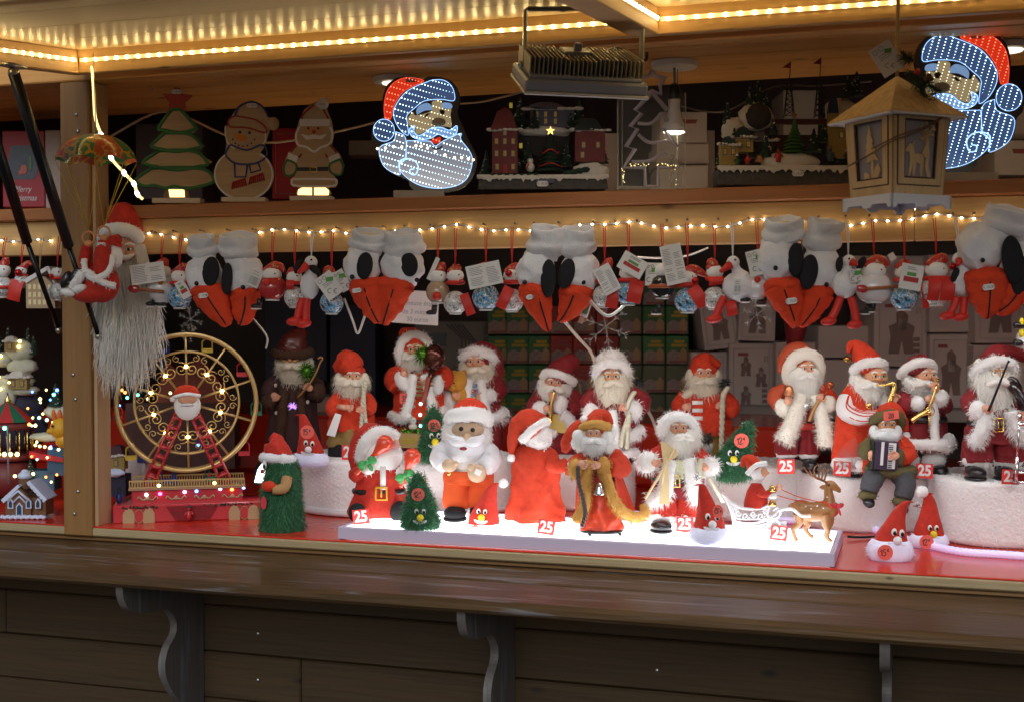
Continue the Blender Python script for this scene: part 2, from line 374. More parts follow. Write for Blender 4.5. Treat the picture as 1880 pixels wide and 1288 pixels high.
# small hooks and nails
hk = None
for u, v in ((275, 165), (262, 190), (573, 170), (600, 183), (703, 165), (1157, 75), (330, 175)):
    p, t = G(u, v - 8, 2.07)
    if p.y > 2.75 and hk is not None or hk is None:
        b = MB(); b.tube([(0, 0, 0), (0, 0, -.012), (.004, 0, -.017), (.008, 0, -.014), (.008, 0, -.009)], .0009, 5); o = obj('cup_hook', b if hk is None else hk, STEEL, ST); hk = o.data
        o.location = Vector((p.x, min(max(p.y, 2.72), 3.1), 2.07)) - ST.location
# ------------------------------------------------------------------ raised flap over the opening
CEIL.node_tree.nodes['Principled BSDF'].inputs['Specular IOR Level'].default_value = .3
FL = thing('awning_flap', 'raised wooden flap with pine frame and glossy ceiling over the stall front', 'awning', (0, 2.62, 2.132)); FL.rotation_euler = (R(6.0), 0, 0)
def fb(name, mat, x, y, z, bev=.002):
    o = obj(name, MB().box((0, 0, 0), (x[1] - x[0], y[1] - y[0], z[1] - z[0]), bev=bev), mat, FL, False); o.location = ((x[0] + x[1]) / 2, (y[0] + y[1]) / 2, (z[0] + z[1]) / 2); return o
for a, c in ((-1.93, -.54), (-.54, 1.2)):
    for i in range(5): fb('ceiling_panel', CEIL, (a, c - .001), (-.035 - (i + 1) * .19 + .001, -.035 - i * .19), (.0005, .014), .0012)
fb('frame_rail', PINE, (-1.93, 1.2), (-.035, 0), (-.054, .014)); fb('frame_rail', PINE, (-1.93, 1.2), (-1.02, -.986), (-.054, .014))
for a, c in ((-1.93, -1.892), (-.566, -.507), (1.16, 1.2)): fb('frame_rail', PINED, (a, c), (-.9855, -.0355), (-.054, .0))
GLOW = M('led_glow', (1, .72, .3), emit=48); TAPE = M('led_tape', (.85, .72, .42), .5, emit=.55, ecol=(1, .72, .3)); dio = None
def strip(label, runs):
    global dio
    e = thing('led_strip', label, 'led strip', FL.location, 'warm led strips under the flap'); e.rotation_euler = FL.rotation_euler
    for (a, b, nrm) in runs:
        a, b, nrm = Vector(a), Vector(b), Vector(nrm); L = (b - a).length; d = (b - a).normalized(); n = int(L / .0285)
        m = MB().box((0, 0, 0), (abs(d.x) * L + .0016 + .0 * L, abs(d.y) * L + .0016, .009)); o = obj('tape', m, TAPE, e, False); o.location = (a + b) / 2 + nrm * .0012
        for i in range(n):
            if dio is None:
                q = MB().ell((0, 0, 0), (.0042, .0026, .0036), nu=8, nv=6); x = obj('diode', q, GLOW, e); dio = x.data
            else: x = obj('diode', dio, None, e)
            x.location = a + d * (i + .5) * L / n + nrm * .003
            if abs(d.y) > .5: x.rotation_euler = (0, 0, R(90))
strip('warm led strip along the left bay of the flap frame', [((-1.885, -.036, -.024), (-.57, -.036, -.024), (0, -1, 0)), ((-1.891, -.75, -.024), (-1.891, -.045, -.024), (1, 0, 0))])
strip('warm led strip round the right bay of the flap frame', [((-.5, -.036, -.024), (1.15, -.036, -.024), (0, -1, 0)), ((-.506, -.75, -.024), (-.506, -.045, -.024), (1, 0, 0))])
# gas struts
def strut(lb, a, b, rod):
    a, b, rod = Vector(a), Vector(b), Vector(rod); e = thing('gas_strut', lb, 'gas strut', b, 'gas struts holding the flap')
    def seg(nm, p, q, r, m): return obj(nm, MB().tube([p - b, q - b], r, 12), m, e)
    seg('cylinder', a, rod, .0125, M('strut_black', (.01, .011, .016), .3)); seg('rod', rod, b, .006, M('strut_rod', (.02, .02, .024), .2, .6))
    obj('end_fitting', MB().ell(tuple(a - b), .012).box(tuple(a - b + Vector((0, 0, .014))), (.03, .05, .006)), M('zinc', (.45, .42, .35), .35, .9), e); obj('end_fitting', MB().ell((0, 0, 0), .009), MATS['zinc'], e)
pa, pr, pb = PT(25, 134, 2.72), PT(126, 452, 2.98), PT(181, 617, 3.105)
strut('black gas strut from the flap corner to the right side of the post', pa, pb, pr)
strut('black gas strut left of the post running out of view', PT(-62, 85, 2.8), PT(108, 606, 3.16), PT(50, 445, 3.06))
# ================================================================== lamps and shop fittings
WHITE = M('white_plastic', (.78, .78, .8), .35); FURW = M('white_fur', (.86, .85, .84), .9, sheen=.3); PAPER = M('paper', (.75, .74, .72), .7)
GOLD = M('gold', (.85, .58, .18), .22, 1); SILVER = M('silver', (.8, .8, .82), .2, 1); SNOW = M('snow_fleece', (.88, .87, .86), .9, bump=.9, bs=110, var=.06, vs=30, sheen=.2)
INK = M('ink', (.03, .03, .035), .7); INKG = M('ink_grey', (.25, .25, .27), .7); INKR = M('ink_red', (.45, .03, .03), .6)
RED = M('red_felt', (.60, .042, .012), .9, sheen=.03, var=.34, vs=80, bump=.4, bs=60); REDV = M('red_velvet', (.50, .024, .010), .8, sheen=.06, var=.5, vs=75, bump=.5, bs=45); REDD = M('dark_red_velvet', (.22, .007, .012), .7, sheen=.06, var=.45, vs=75, bump=.5, bs=55)
CARDR = M('card_red', (.72, .05, .04), .5); STICK = M('sticker_red', (.80, .13, .10), .5)
PX = lambda u, v, t: None
# light panel
a, _ = G(617, 968, ZPAN); b, _ = G(1533, 1014, ZPAN)
px0, px1, py0, py1 = a.x, b.x, 2.675, 2.985
LP = thing('light_table', 'flat glowing white light panel in a lilac frame under the front row of dolls', 'light panel', ((px0 + px1) / 2, (py0 + py1) / 2, ZC + .001))
W2, D2, H2 = (px1 - px0) / 2, (py1 - py0) / 2, ZPAN - ZC
LIL = M('lilac_frame', (.56, .50, .66), .4, .1)
for c, s_ in (((0, -D2 + .006, H2 / 2), (2 * W2, .012, H2)), ((0, D2 - .006, H2 / 2), (2 * W2, .012, H2)), ((-W2 + .006, 0, H2 / 2), (.012, 2 * D2 - .0242, H2)), ((W2 - .006, 0, H2 / 2), (.012, 2 * D2 - .0242, H2))):
    o = obj('frame_rail', MB().box((0, 0, 0), s_, bev=.0015), LIL, LP, False); o.location = c
o = obj('glowing_surface', MB().box((0, 0, 0), (2 * W2 - .0246, 2 * D2 - .0246, H2 - .004)), M('panel_glow', (.95, .95, .9), .3, emit=3.4, ecol=(.93, .97, 1)), LP, False); o.location = (0, 0, H2 / 2 - .0005)
# snow drums
def drum(lb, u0, u1, vf, ztop, dep, sq=2.6, rim=0):
    p0, t = G((u0 + u1) / 2, vf, ZC); hw = (u1 - u0) / 2 * t / F; f = Vector((-math.sin(A), math.cos(A), 0))
    e = thing('snow_pedestal', lb, 'pedestal', p0 + f * dep, 'white fleece display pedestals'); e.location.z = ZC + .0005; e.rotation_euler = (0, 0, A)
    H = ztop - ZC; m = MB(); n = 72; pr = [(0.95, 0), (1, .03), (1, .1), (1, .28), (1, .5), (1, .75), (1, .93), (.985, .985), (.95, 1)]; vs = []; fs = []
    for i, (r, z) in enumerate(pr):
        for j in range(n):
            a = 2 * math.pi * j / n; c, s_ = math.cos(a), math.sin(a)
            q = (abs(c) ** sq + abs(s_) ** sq) ** (-1 / sq); rr = r * q * (1 + .012 * noise.noise(Vector((c * 4, s_ * 4, z * 5 + u0))) + .006 * noise.noise(Vector((c * 22, s_ * 22, z * 30 + u0))))
            vs.append((c * rr * hw, s_ * rr * dep, z * H + (.004 * noise.noise(Vector((c * 8, s_ * 8, u0))) if z > .9 else 0)))
    for i in range(len(pr) - 1):
        for j in range(n): fs.append((i * n + j, i * n + (j + 1) % n, (i + 1) * n + (j + 1) % n, (i + 1) * n + j))
    fs.append(tuple(range(len(vs) - n, len(vs)))); m.add(vs, fs); m.fur(2600, .0055, .0016, (0, 0, 0), 0, 1, .7, seed=int(u0)); obj('fleece_cover', m, SNOW, e)
    if rim:
        m = MB(); q = [(math.cos(2 * math.pi * j / 120), math.sin(2 * math.pi * j / 120)) for j in range(121)]
        pts = [((abs(c) ** sq + abs(s_) ** sq) ** (-1 / sq) * c * (hw + .004), (abs(c) ** sq + abs(s_) ** sq) ** (-1 / sq) * s_ * (dep + .004), .01) for c, s_ in q]
        m.tube(pts, [.009 + .0012 * (i % 2) for i in range(121)], 8); obj('rope_rim', m, WHITE, e)
    return e
drum('wide white fleece pedestal at the left behind the light panel', 533, 938, 950, ZPED + .006, .21, rim=1)
drum('white fleece pedestal in the middle behind the robed doll', 1012, 1172, 940, ZPED, .12)
drum('white fleece pedestal behind the reindeer and sleigh', 1290, 1500, 958, ZPED, .13)
drum('white fleece pedestal under the seated accordion doll', 1492, 1752, 978, ZPED - .004, .15)
drum('tall white fleece pedestal at the right end under the fiddler doll', 1757, 2060, 1008, ZPED + .01, .16)
# rope light
pts = [G(1100, 945, ZC), G(1250, 952, ZC), G(1400, 957, ZC), G(1540, 968, ZC), G(1600, 976, ZC), G(1680, 1000, ZC), G(1760, 1018, ZC), G(1840, 1024, ZC), G(1960, 1033, ZC)]
pts = [tuple(p[0] + Vector((0, 0, .0085))) for p in pts]
RL = thing('rope_light', 'white braided rope light snaking over the red counter at the right', 'rope light', pts[4])
m = MB(); q = cat(pts, 150); m.tube([tuple(Vector(p) - Vector(pts[4])) for p in q], [.0078 + .0007 * (i % 2) for i in range(150)], 10); obj('braided_tube', m, M('rope_glow', (.8, .75, .95), .4, emit=.28, ecol=(.62, .5, 1)), RL)
# floodlight under the flap
p, t = PY(1062, 140, 2.43); FLD = Fig('floodlight', 'grey finned floodlight hanging from the flap on a steel bracket', 'floodlight', 1062, 140, t, yaw=9)
GREY = M('flood_grey', (.34, .38, .46), .45, .2); s = FLD.s; e = FLD.o
hd = bpy.data.objects.new('lamp_head', None); COL.objects.link(hd); hd.parent = e; hd.location = (0, 0, -.006); hd.rotation_euler = (R(21), R(1), 0)
k = s; ob = lambda n, m, mt, sm=False: obj(n, m, mt, hd, sm)
ob('housing', MB().box((0, 0, 0), (222 * k, 170 * k, 22 * k), bev=.004).box((0, 0, 14 * k), (205 * k, 150 * k, 8 * k), bev=.003), GREY)
ob('rim', MB().box((0, 0, -13 * k), (228 * k, 176 * k, 6 * k), bev=.002), M('rim_white', (.7, .7, .7), .4))
fin = None; FINM = M('fin_grey', (.42, .38, .28), .45, .2)
for i in range(27):
    x = (i - 13) * 7.9 * k; mid = 9 <= i <= 15
    m = MB(); y0, y1 = (-70 * k, (70 if not mid else 0) * k); h = (30 if not mid else 26) * k
    m.box((0, (y0 + y1) / 2, h / 2), (1.9 * k, y1 - y0, h)); f_ = ob('fin', m, FINM); f_.location = (x, 0, 18 * k)
ob('junction_box', MB().box((0, 38 * k, 34 * k), (58 * k, 60 * k, 26 * k), bev=.003).lathe((0, 30 * k, 47 * k), [(8 * k, 0), (8 * k, 12 * k), (6 * k, 14 * k)], 12), GREY)
ob('light_window', MB().box((0, 0, -17 * k), (190 * k, 140 * k, 1.5 * k)), M('flood_glow', (1, .97, .9), emit=3, ecol=(1, .965, .89)))
m = FLD.mb(); m.tube([(961, 120, 0), (963, 26, -4), (966, 22, -4), (1178, 14, -4), (1182, 18, -4), (1180, 140, 0)], 4.2, 6, flat=2.2)
for u in (1032, 1072, 1110): m.ell((u, 22, -4), (6, 6, 4))
FLD.part('bracket', m, M('bracket_steel', (.42, .42, .38), .4, .7), smooth='auto')
for x0, x1, v in ((1158, 1184, 128), (950, 966, 122)): m = FLD.mb(); m.tube([(x0, v, 0), (x0 + 4, v, 0), (x0 + 8, v, 0), (x1, v, 0)], [5, 7, 5, 4], 10); FLD.part('pivot_knob', m, SILVER)
m = FLD.mb(); m.tube([(1112, 108, 20), (1122, 88, 30), (1150, 75, 60), (1190, 84, 90), (1218, 84, 110), (1222, 68, 115)], 3.4, 8, sm=24); FLD.part('power_cable', m, BLACKM)
# white led battens screwed under the shelf just behind the beam; they light the dolls
for i, (x0, x1, e_) in enumerate(((-1.86, -1.22, 10), (-1.2, -.5, 21), (-.48, .22, 22), (.24, .95, 21))):
    e = thing('led_batten', 'white led batten hidden under the shelf behind the beam, ' + ('above the toy ferris wheel', 'above the plush doll', 'above the skier doll', 'above the fiddler')[i], 'led batten', ((x0 + x1) / 2, 2.786, 1.741), 'led battens under the shelf')
    o = obj('batten_body', MB().box((0, 0, -.007), (x1 - x0, .036, .014), bev=.002), WHITE, e, False)
    o = obj('diffuser', MB().box((0, 0, -.0165), (x1 - x0 - .02, .03, .005), bev=.0015), M('batten_glow%d' % e_, (1, 1, 1), emit=e_, ecol=(.88, .94, 1)), e, False)
for x0, x1 in ((-1.86, -1.05), (-1.03, -.2), (-.18, .65)):  # added uplights, unseen behind the goods, to brighten the soffit planks
    e = thing('led_batten', 'added warm led batten lying unseen on the upper shelf behind the goods, ' + ('left third' if x0 < -1.5 else 'middle' if x0 < -.5 else 'right third'), 'led batten', ((x0 + x1) / 2, 3.06, ZSH + .0005), 'added led battens on the upper shelf')
    o = obj('batten_body', MB().box((0, 0, .006), (x1 - x0, .03, .012), bev=.002), WHITE, e, False); o = obj('diffuser', MB().box((0, 0, .0145), (x1 - x0 - .02, .024, .004), bev=.001), M('warm_batten_glow', (1, 1, 1), emit=2.6, ecol=(1, .76, .45)), e, False)
# pendant bulb and two round ceiling roses
def rose(lb, u, v, lit, yy=2.84):
    p, t = G(u, v, 2.069); e = thing('ceiling_lamp', lb, 'ceiling lamp', (p.x, min(max(p.y, yy), 3.06), 2.069), 'round lamps under the pine soffit')
    obj('ceiling_rose', MB().lathe((0, 0, -.012), [(.05, 0), (.052, .006), (.052, .012)], 28), WHITE, e, 'auto')
    if lit:
        obj('cord', MB().tube([(0, 0, -.012), (.001, 0, -.05)], .003, 6), INKG, e); obj('socket', MB().lathe((0, 0, -.085), [(.013, 0), (.015, .01), (.013, .03), (.008, .037)], 14), BLACKM, e)
        obj('bulb_body', MB().lathe((0, 0, -.155), [(.026, 0), (.027, .012), (.016, .03), (.013, .055), (.014, .072)], 18), WHITE, e); obj('bulb_glow', MB().lathe((0, 0, -.1585), [(.018, 0), (.0245, .003)], 18), M('bulb_glow', (1, .9, .7), emit=6), e)
    else: obj('spot_glow', MB().lathe((0, 0, -.015), [(.03, 0), (.032, .003)], 20), M('spot_glow', (1, .9, .7), emit=1.2), e)
rose('lit pendant bulb on a round rose behind the clear tree lamp', 1238, 115, 1); rose('round ceiling spot above the left glowing mirror head', 722, 142, 0); rose('round ceiling spot above the right glowing mirror head', 1850, 82, 0)
# fairy lights along the beam
e = None; wire = []; bulbs = []
for i in range(86):
    u = -20 + i * 22.6; v = 437 - (u - 100) * .0215 + 5.5 * math.sin(u * .021) + 3 * math.sin(u * .057 + 1) + RN.uniform(-1, 1)
    if 108 < u < 200: continue
    p, t = PY(u, v, 2.7205); wire.append(p)
    if i % 1 == 0: bulbs.append(p)
e = thing('fairy_light_string', 'string of tiny warm fairy lights stapled along the pine beam', 'fairy lights', wire[20])
k0 = next(i for i, p in enumerate(wire) if p.x > -1.9)
for seg in (wire[:k0], wire[k0:]):
    q = cat([tuple(p - wire[20]) for p in seg], len(seg) * 4); m = MB(); m.tube([(x, y + .0015 + .0015 * math.sin(i * 1.3), z + .0012 * math.sin(i * 1.7)) for i, (x, y, z) in enumerate(q)], .0016, 5); obj('wire', m, M('clear_wire', (.6, .55, .5), .3), e)
bm = None
for p in bulbs:
    b = MB().ell((0, 0, 0), (.0021, .0019, .002), nu=8, nv=6) if bm is None else bm
    o = obj('fairy_bulb', b, M('fairy_glow', (1, .8, .5), emit=30), e); bm = o.data; o.location = p - wire[20] + Vector((0, -.0015, -.001))
# nails under the lights
nm = None
for u in range(285, 1800, 47):
    p, t = PY(u + RN.uniform(-9, 9), 431 - (u - 100) * .022, 2.7245); b = MB().tube([(0, 0, 0), (.002, -.022, .001)], .0014, 6).ell((.002, -.022, .001), .0028, nu=8, nv=5) if nm is None else nm
    o = obj('nail', b, M('nail_iron', (.16, .13, .11), .4, .8), ST); nm = o.data; o.location = p - ST.location
# ------------------------------------------------------------------ wooden lantern
p, t = PY(1645, 390, 2.44); LN = Fig('wooden_lantern', 'hanging wooden lantern with cut out deer and trees and a pine sprig', 'lantern', 1645, 390, t, yaw=24); k = LN.s
LW = wood('lantern_wood', (.62, .43, .23), (.46, .30, .15), 2, .6, scale=2, knots=False); LWR = wood('lantern_roof', (.62, .42, .2), (.36, .21, .08), 2, .6, scale=3, knots=False); BURN = M('burnt_edge', (.06, .025, .02), .7); LWH = M('lantern_white', (.62, .63, .68), .5)
Z = lambda v: (390 - v) * k
bt, tp = 58 * k, 66 * k
def quad_ring(r): return [(-r, -r), (r, -r), (r, r), (-r, r)]
o = obj('floor_plate', MB().box((0, 0, Z(366)), (132 * k, 132 * k, 5 * k), bev=.001), LWH, LN.o, False)
sk = [(-68, 363), (68, 363), (68, 387), (58, 387), (52, 379), (40, 379), (14, 379), (9, 385), (-9, 385), (-14, 379), (-40, 379), (-52, 379), (-58, 387), (-68, 387)]
for q in range(4):
    m = MB().prism([(x * k, Z(v)) for x, v in sk], -68 * k, -64.2 * k); o = obj('base_skirt', m, LWH, LN.o, False); o.rotation_euler = (0, 0, R(90 * q))
    # tapering post, frame and cut-out on each side
    def P_(x, v, off=0):
        f = (363 - v) / (363 - 214); r = 58 + (66 - 58) * f; return (x * r / 60 * k, -(r + off) * k, Z(v))
    def slab(poly, o0, o1):
        a = [Vector(P_(x, v, o0)) for x, v in poly]; b = [Vector(P_(x, v, o1)) for x, v in poly]; n = len(poly)
        return MB().add(a + b, [tuple(range(n)), tuple(range(2 * n - 1, n - 1, -1))] + [(i, i + n, (i + 1) % n + n, (i + 1) % n) for i in range(n)])
    def frame(o_, i_, v0, v1, v2, v3, d0, d1):
        m = MB()
        for pl in ([(-o_, v0), (o_, v0), (i_, v1), (-i_, v1)], [(-o_, v3), (o_, v3), (i_, v2), (-i_, v2)], [(-o_, v0), (-o_, v3), (-i_, v2), (-i_, v1)], [(o_, v0), (o_, v3), (i_, v2), (i_, v1)]):
            x = slab(pl, d0, d1); m.add([Vector(y) for y in x.v], x.f)
        return m
    rz = (0, 0, R(90 * q))
    for nm_, m, mt in (('side_panel', frame(60, 50, 213, 220, 347, 363, -3, 0), LW), ('burnt_frame', frame(50.4, 44, 221, 227, 341, 346.5, -3, 1.2), BURN), ('inner_frame', frame(48.5, 36, 223, 229, 334, 345, -.5, 2.4), LW), ('burnt_liner', frame(36.5, 33, 229, 232, 331, 334.5, -1, .5), BURN), ('lining', slab([(-34, 230), (34, 230), (34, 333), (-34, 333)], -6, -4.6), M('lantern_lining', (.27, .25, .28), .7))):
        o = obj(nm_, m, mt, LN.o, False); o.rotation_euler = rz
    if q % 2 == 0:      # deer under a tree
        cut = [[(-30, 283), (-22, 272), (-14, 276), (-10, 290), (8, 291), (10, 300), (8, 330), (4, 330), (3, 308), (-6, 306), (-10, 330), (-14, 330), (-14, 308), (-19, 330), (-23, 330), (-20, 304), (-22, 288), (-31, 287)],
               [(-16, 274), (-9, 266), (-12, 275)], [(20, 331), (14, 312), (17, 285), (12, 262), (17, 262), (22, 285), (21, 310), (28, 331)], [(12, 296), (6, 288), (9, 280), (14, 273), (18, 284), (18, 294)]]
        rn = random.Random(4)
        for i in range(34):
            a, r = rn.uniform(0, 6.3), rn.uniform(2, 24); x, y = 14 + r * math.cos(a) * .85, 252 + r * math.sin(a) * .8; cut.append([(x - 3, y), (x, y - 3.6), (x + 3.4, y), (x, y + 2.6)])
        for x, y in ((0, 262), (28, 262), (2, 243), (26, 240), (14, 234)): cut.append([(14, 264), (x - 1, y), (x + 1, y), (16, 266)])
    else:               # fir tree
        cut = [[(0, 236), (4, 248), (3, 254), (9, 264), (6, 268), (15, 282), (9, 284), (22, 300), (8, 298), (8, 331), (2, 331), (2, 299), (-10, 303), (-6, 290), (-14, 291), (-7, 277), (-12, 276), (-5, 262), (-8, 260), (-3, 248)], [(6, 331), (12, 312), (22, 306), (26, 318), (20, 331)], [(-20, 331), (-16, 318), (-6, 322), (-4, 331)]]
    m = MB()
    for c in cut:
        x = slab(c, -3.6, -1.2); m.add([Vector(y) for y in x.v], x.f)
    o = obj('cutout_scene', m, LW, LN.o, False); o.rotation_euler = rz
    re = 87; rv = MB(); a, b_, ap = (-re * k, -re * k, Z(222)), (re * k, -re * k, Z(222)), (0, 0, Z(142))
    rows = []
    for i in range(13):                     # grooved roof face: boards run down the slope
        x = -re + 2 * re * i / 12
        rows.append(x)
    vs = []; fs = []
    for i in range(12):
        x0, x1 = rows[i] + .35, rows[i + 1] - .35
        hgt = lambda x: 1 - abs(x) / re
        pt = lambda x, h, up: (x * k, (-re + re * h) * k, Z(222 - 80 * h) + up * k)
        o0 = len(vs); vs += [pt(x0, 0, 1.5), pt(x1, 0, 1.5), pt(x1, hgt(x1), 1.5), pt(x0, hgt(x0), 1.5), pt(x0, 0, -1), pt(x1, 0, -1), pt(x1, hgt(x1), -1), pt(x0, hgt(x0), -1)]
        fs += [tuple(y + o0 for y in f) for f in ((0, 1, 2, 3), (4, 7, 6, 5), (0, 4, 5, 1), (1, 5, 6, 2), (3, 2, 6, 7), (0, 3, 7, 4))]
    o = obj('roof_side', MB().add(vs, fs), LWR, LN.o, False); o.rotation_euler = rz
    o = obj('eave_strip', MB().prism([(-88 * k, Z(222)), (88 * k, Z(222)), (88 * k, Z(225.5)), (-88 * k, Z(225.5))], -88 * k, -84 * k), LWH, LN.o, False); o.rotation_euler = rz
obj('soffit', MB().box((0, 0, Z(223)), (170 * k, 170 * k, 1.5 * k)), LWH, LN.o, False)
TW = M('twine', (.45, .32, .16), .9)
m = MB().tube([(1.5 * k, 0, Z(142)), (2 * k, 0, Z(90)), (4 * k, 0, Z(-40))], 1.7 * k, 6).tube([(-2 * k, 0, Z(142)), (-3 * k, 0, Z(90)), (0, 0, Z(-40))], 1.7 * k, 6); obj('hanging_cord', m, TW, LN.o)
BRN = M('brown_cord', (.16, .085, .05), .8)
m = MB().tube([(50 * k, -66 * k, Z(222)), (10 * k, -70 * k, Z(243)), (-40 * k, -72 * k, Z(262)), (-70 * k, -70 * k, Z(272)), (-72 * k, -20 * k, Z(288)), (-72 * k, 50 * k, Z(305))], 1.5 * k, 6, sm=24).tube([(56 * k, -66 * k, Z(216)), (10 * k, -71 * k, Z(240)), (-40 * k, -73 * k, Z(256)), (-70 * k, -71 * k, Z(268)), (-73 * k, -20 * k, Z(280))], 1.3 * k, 6, sm=24); obj('tie_cord', m, BRN, LN.o)
PINEG = M('pine_needles', (.022, .06, .03), .6, var=.3, vs=90)
m = MB()
for p0, p1, n in (((5, -30, 135), (28, -52, 200), 260), ((10, -30, 120), (-14, -34, 112), 120), ((20, -40, 150), (40, -60, 175), 120)):
    a, b_ = Vector((p0[0] * k, p0[1] * k, Z(p0[2]))), Vector((p1[0] * k, p1[1] * k, Z(p1[2]))); m.tube([a, b_], .0012, 5); rn = random.Random(n)
    for i in range(n):
        q = a.lerp(b_, rn.random()); d = (b_ - a).normalized() * .8 + Vector((rn.uniform(-1, 1), rn.uniform(-1, 1), rn.uniform(-1, 1))); d.normalize(); m.tube([q, q + d * 17 * k], [.0007, .0003], 3, cap=False)
obj('pine_sprig', m, PINEG, LN.o); obj('berry', MB().ell((8 * k, -44 * k, Z(141)), 6 * k), M('berry_red', (.6, .02, .02), .25), LN.o)
m = MB()
for i in range(5): m.lathe((24 * k, -56 * k, Z(158) + i * 2.6 * k), [(8 * k * (1 - i * .13), 0), (10 * k * (1 - i * .15), 3 * k)], 10)
obj('pine_cone', m, M('cone_brown', (.14, .07, .035), .8), LN.o)
def leaflet(m, u, v, w_, h_, tilt, d=0, bend=.12):      # a folded paper leaflet, slightly bent at the middle
    c, q = math.cos(R(tilt)), math.sin(R(tilt)); rows = []
    for y in (-h_ / 2, h_ / 2):
        rows.append([(u + x * c - y * q, v + x * q + y * c, d + (abs(x) / w_ * 2 - 1) * bend * w_ * (1 if bend > 0 else -1) * -1) for x in (-w_ / 2, 0, w_ / 2)])
    m.sheet(rows)
def lines(m, u, v, w_, h_, tilt, d, n, rn, wd=.55, gap=.0):
    c, q = math.cos(R(tilt)), math.sin(R(tilt))
    for i in range(n):
        y = -h_ / 2 + h_ * (i + .5) / n
        if rn.random() < .12: continue
        x0, x1 = -w_ / 2 + rn.uniform(0, .06) * w_, w_ / 2 - rn.uniform(0, .3) * w_
        m.sheet([[(u + x * c - (y + z) * q, v + x * q + (y + z) * c, d) for x in (x0, x1)] for z in (-wd, wd)])
def swing_tag(fig, u, v, w_, h_, tilt, d, kind='text', bar=False, parent=None, seed=1, nm='paper_tag'):
    rn = random.Random(seed * 17 + int(u)); m = fig.mb(); c, q = math.cos(R(tilt)), math.sin(R(tilt))
    m.prism([(u + x * c - y * q, v + x * q + y * c) for x, y in ((-w_ / 2, -h_ / 2), (w_ / 2, -h_ / 2), (w_ / 2, h_ / 2), (-w_ / 2, h_ / 2))], d - .5, d + .5); pt_ = fig.part(nm, m, PAPER, parent, False)
    pt_p = pt_ if parent is None else parent
    at = lambda x, y: (u + x * c - y * q, v + x * q + y * c)
    m = fig.mb()
    if kind == 'leaf': lines(m, *at(-w_ * .22, 0), w_ * .42, h_ * .82, tilt, d - .75, max(5, int(h_ / 3.6)), rn, .5); lines(m, *at(w_ * .25, h_ * .05), w_ * .36, h_ * .7, tilt, d - .75, max(4, int(h_ / 4.2)), rn, .5)
    elif kind == 'text': lines(m, *at(0, -h_ * .1), w_ * .8, h_ * .6, tilt, d - .75, max(3, int(h_ / 4)), rn, .5)
    if kind == 'ce':
        for x, y, r in ((-.3, -.34, .1), (0, -.36, .1)): p_ = at(x * w_, y * h_); m.ring((p_[0], p_[1], d - .7), r * w_, .5, 14, 4)
        p_ = at(-.05 * w_, .24 * h_); m.tube([(p_[0] + 4 * math.cos(a) - 4, p_[1] + 4 * math.sin(a), d - .7) for a in [R(x) for x in range(60, 301, 24)]], .7, 4).tube([(p_[0] + 4 * math.cos(a) + 7, p_[1] + 4 * math.sin(a), d - .7) for a in [R(x) for x in range(60, 301, 24)]], .7, 4).tube([(p_[0] + 3, p_[1], d - .7), (p_[0] + 7, p_[1], d - .7)], .6, 4)
        lines(m, *at(0, -.1 * h_), w_ * .6, h_ * .2, tilt, d - .75, 3, rn, .5)
        g_ = fig.mb(); gx = at(.2 * w_, -.2 * h_); g_.prism([(gx[0] - 6, gx[1] - 3), (gx[0] + 7, gx[1] - 5), (gx[0] + 7, gx[1] + 3), (gx[0] - 6, gx[1] + 5)], d - .9, d - .6); fig.part('print_mark', g_, M('print_green', (.12, .34, .08), .7), pt_p, False)
    if kind == 'bars':
        for i in range(9): x = -w_ * .4 + i * w_ * .1; wd = rn.choice((.5, .9, 1.4)) * w_ / 24; m.sheet([[(*at(x, y), d - .75), (*at(x + wd, y), d - .75)] for y in (-.05 * h_, .4 * h_)])
        lines(m, *at(0, -.25 * h_), w_ * .7, h_ * .3, tilt, d - .75, 2, rn, .5)
    if kind == 'logo':
        g_ = fig.mb(); g_.prism([at(-w_ * .34, h_ * .0), at(w_ * .34, h_ * .0), at(w_ * .34, h_ * .2), at(-w_ * .34, h_ * .2)], d - .9, d - .6); fig.part('print_mark', g_, INKR, pt_p, False)
        g_ = fig.mb(); g_.prism([at(-w_ * .22, -h_ * .18), at(w_ * .2, -h_ * .18), at(w_ * .2, -h_ * .04), at(-w_ * .22, -h_ * .04)], d - .9, d - .6); fig.part('print_mark', g_, M('print_green', (.12, .34, .08), .7), pt_p, False)
        lines(m, *at(0, -h_ * .34), w_ * .5, h_ * .14, tilt, d - .75, 2, rn, .6)
    if m.v: fig.part('print', m, INKG, pt_p, False)
    return pt_
def price_sticker(fig, u, v, w_, h_, d, parent, tilt=0, txt='€ 10,00'):
    m = fig.mb(); c, q = math.cos(R(tilt)), math.sin(R(tilt)); e_ = h_ * .3
    po = [(-w_ / 2 + e_, -h_ / 2), (w_ / 2 - e_, -h_ / 2), (w_ / 2, -h_ / 2 + e_), (w_ / 2, h_ / 2 - e_), (w_ / 2 - e_, h_ / 2), (-w_ / 2 + e_, h_ / 2), (-w_ / 2, h_ / 2 - e_), (-w_ / 2, -h_ / 2 + e_)]
    m.prism([(u + x * c - y * q, v + x * q + y * c) for x, y in po], d - .4, d + .4); st = fig.part('price_sticker', m, PAPER, parent, False)
    lv = obj('price_text', text(txt, h_ * .62 * fig.s, .01), INKG, st if parent is None or parent is fig.o else parent); lv.location = fig.mb().P((u, v, d - .7)); lv.rotation_euler = (0, R(tilt), 0); return st
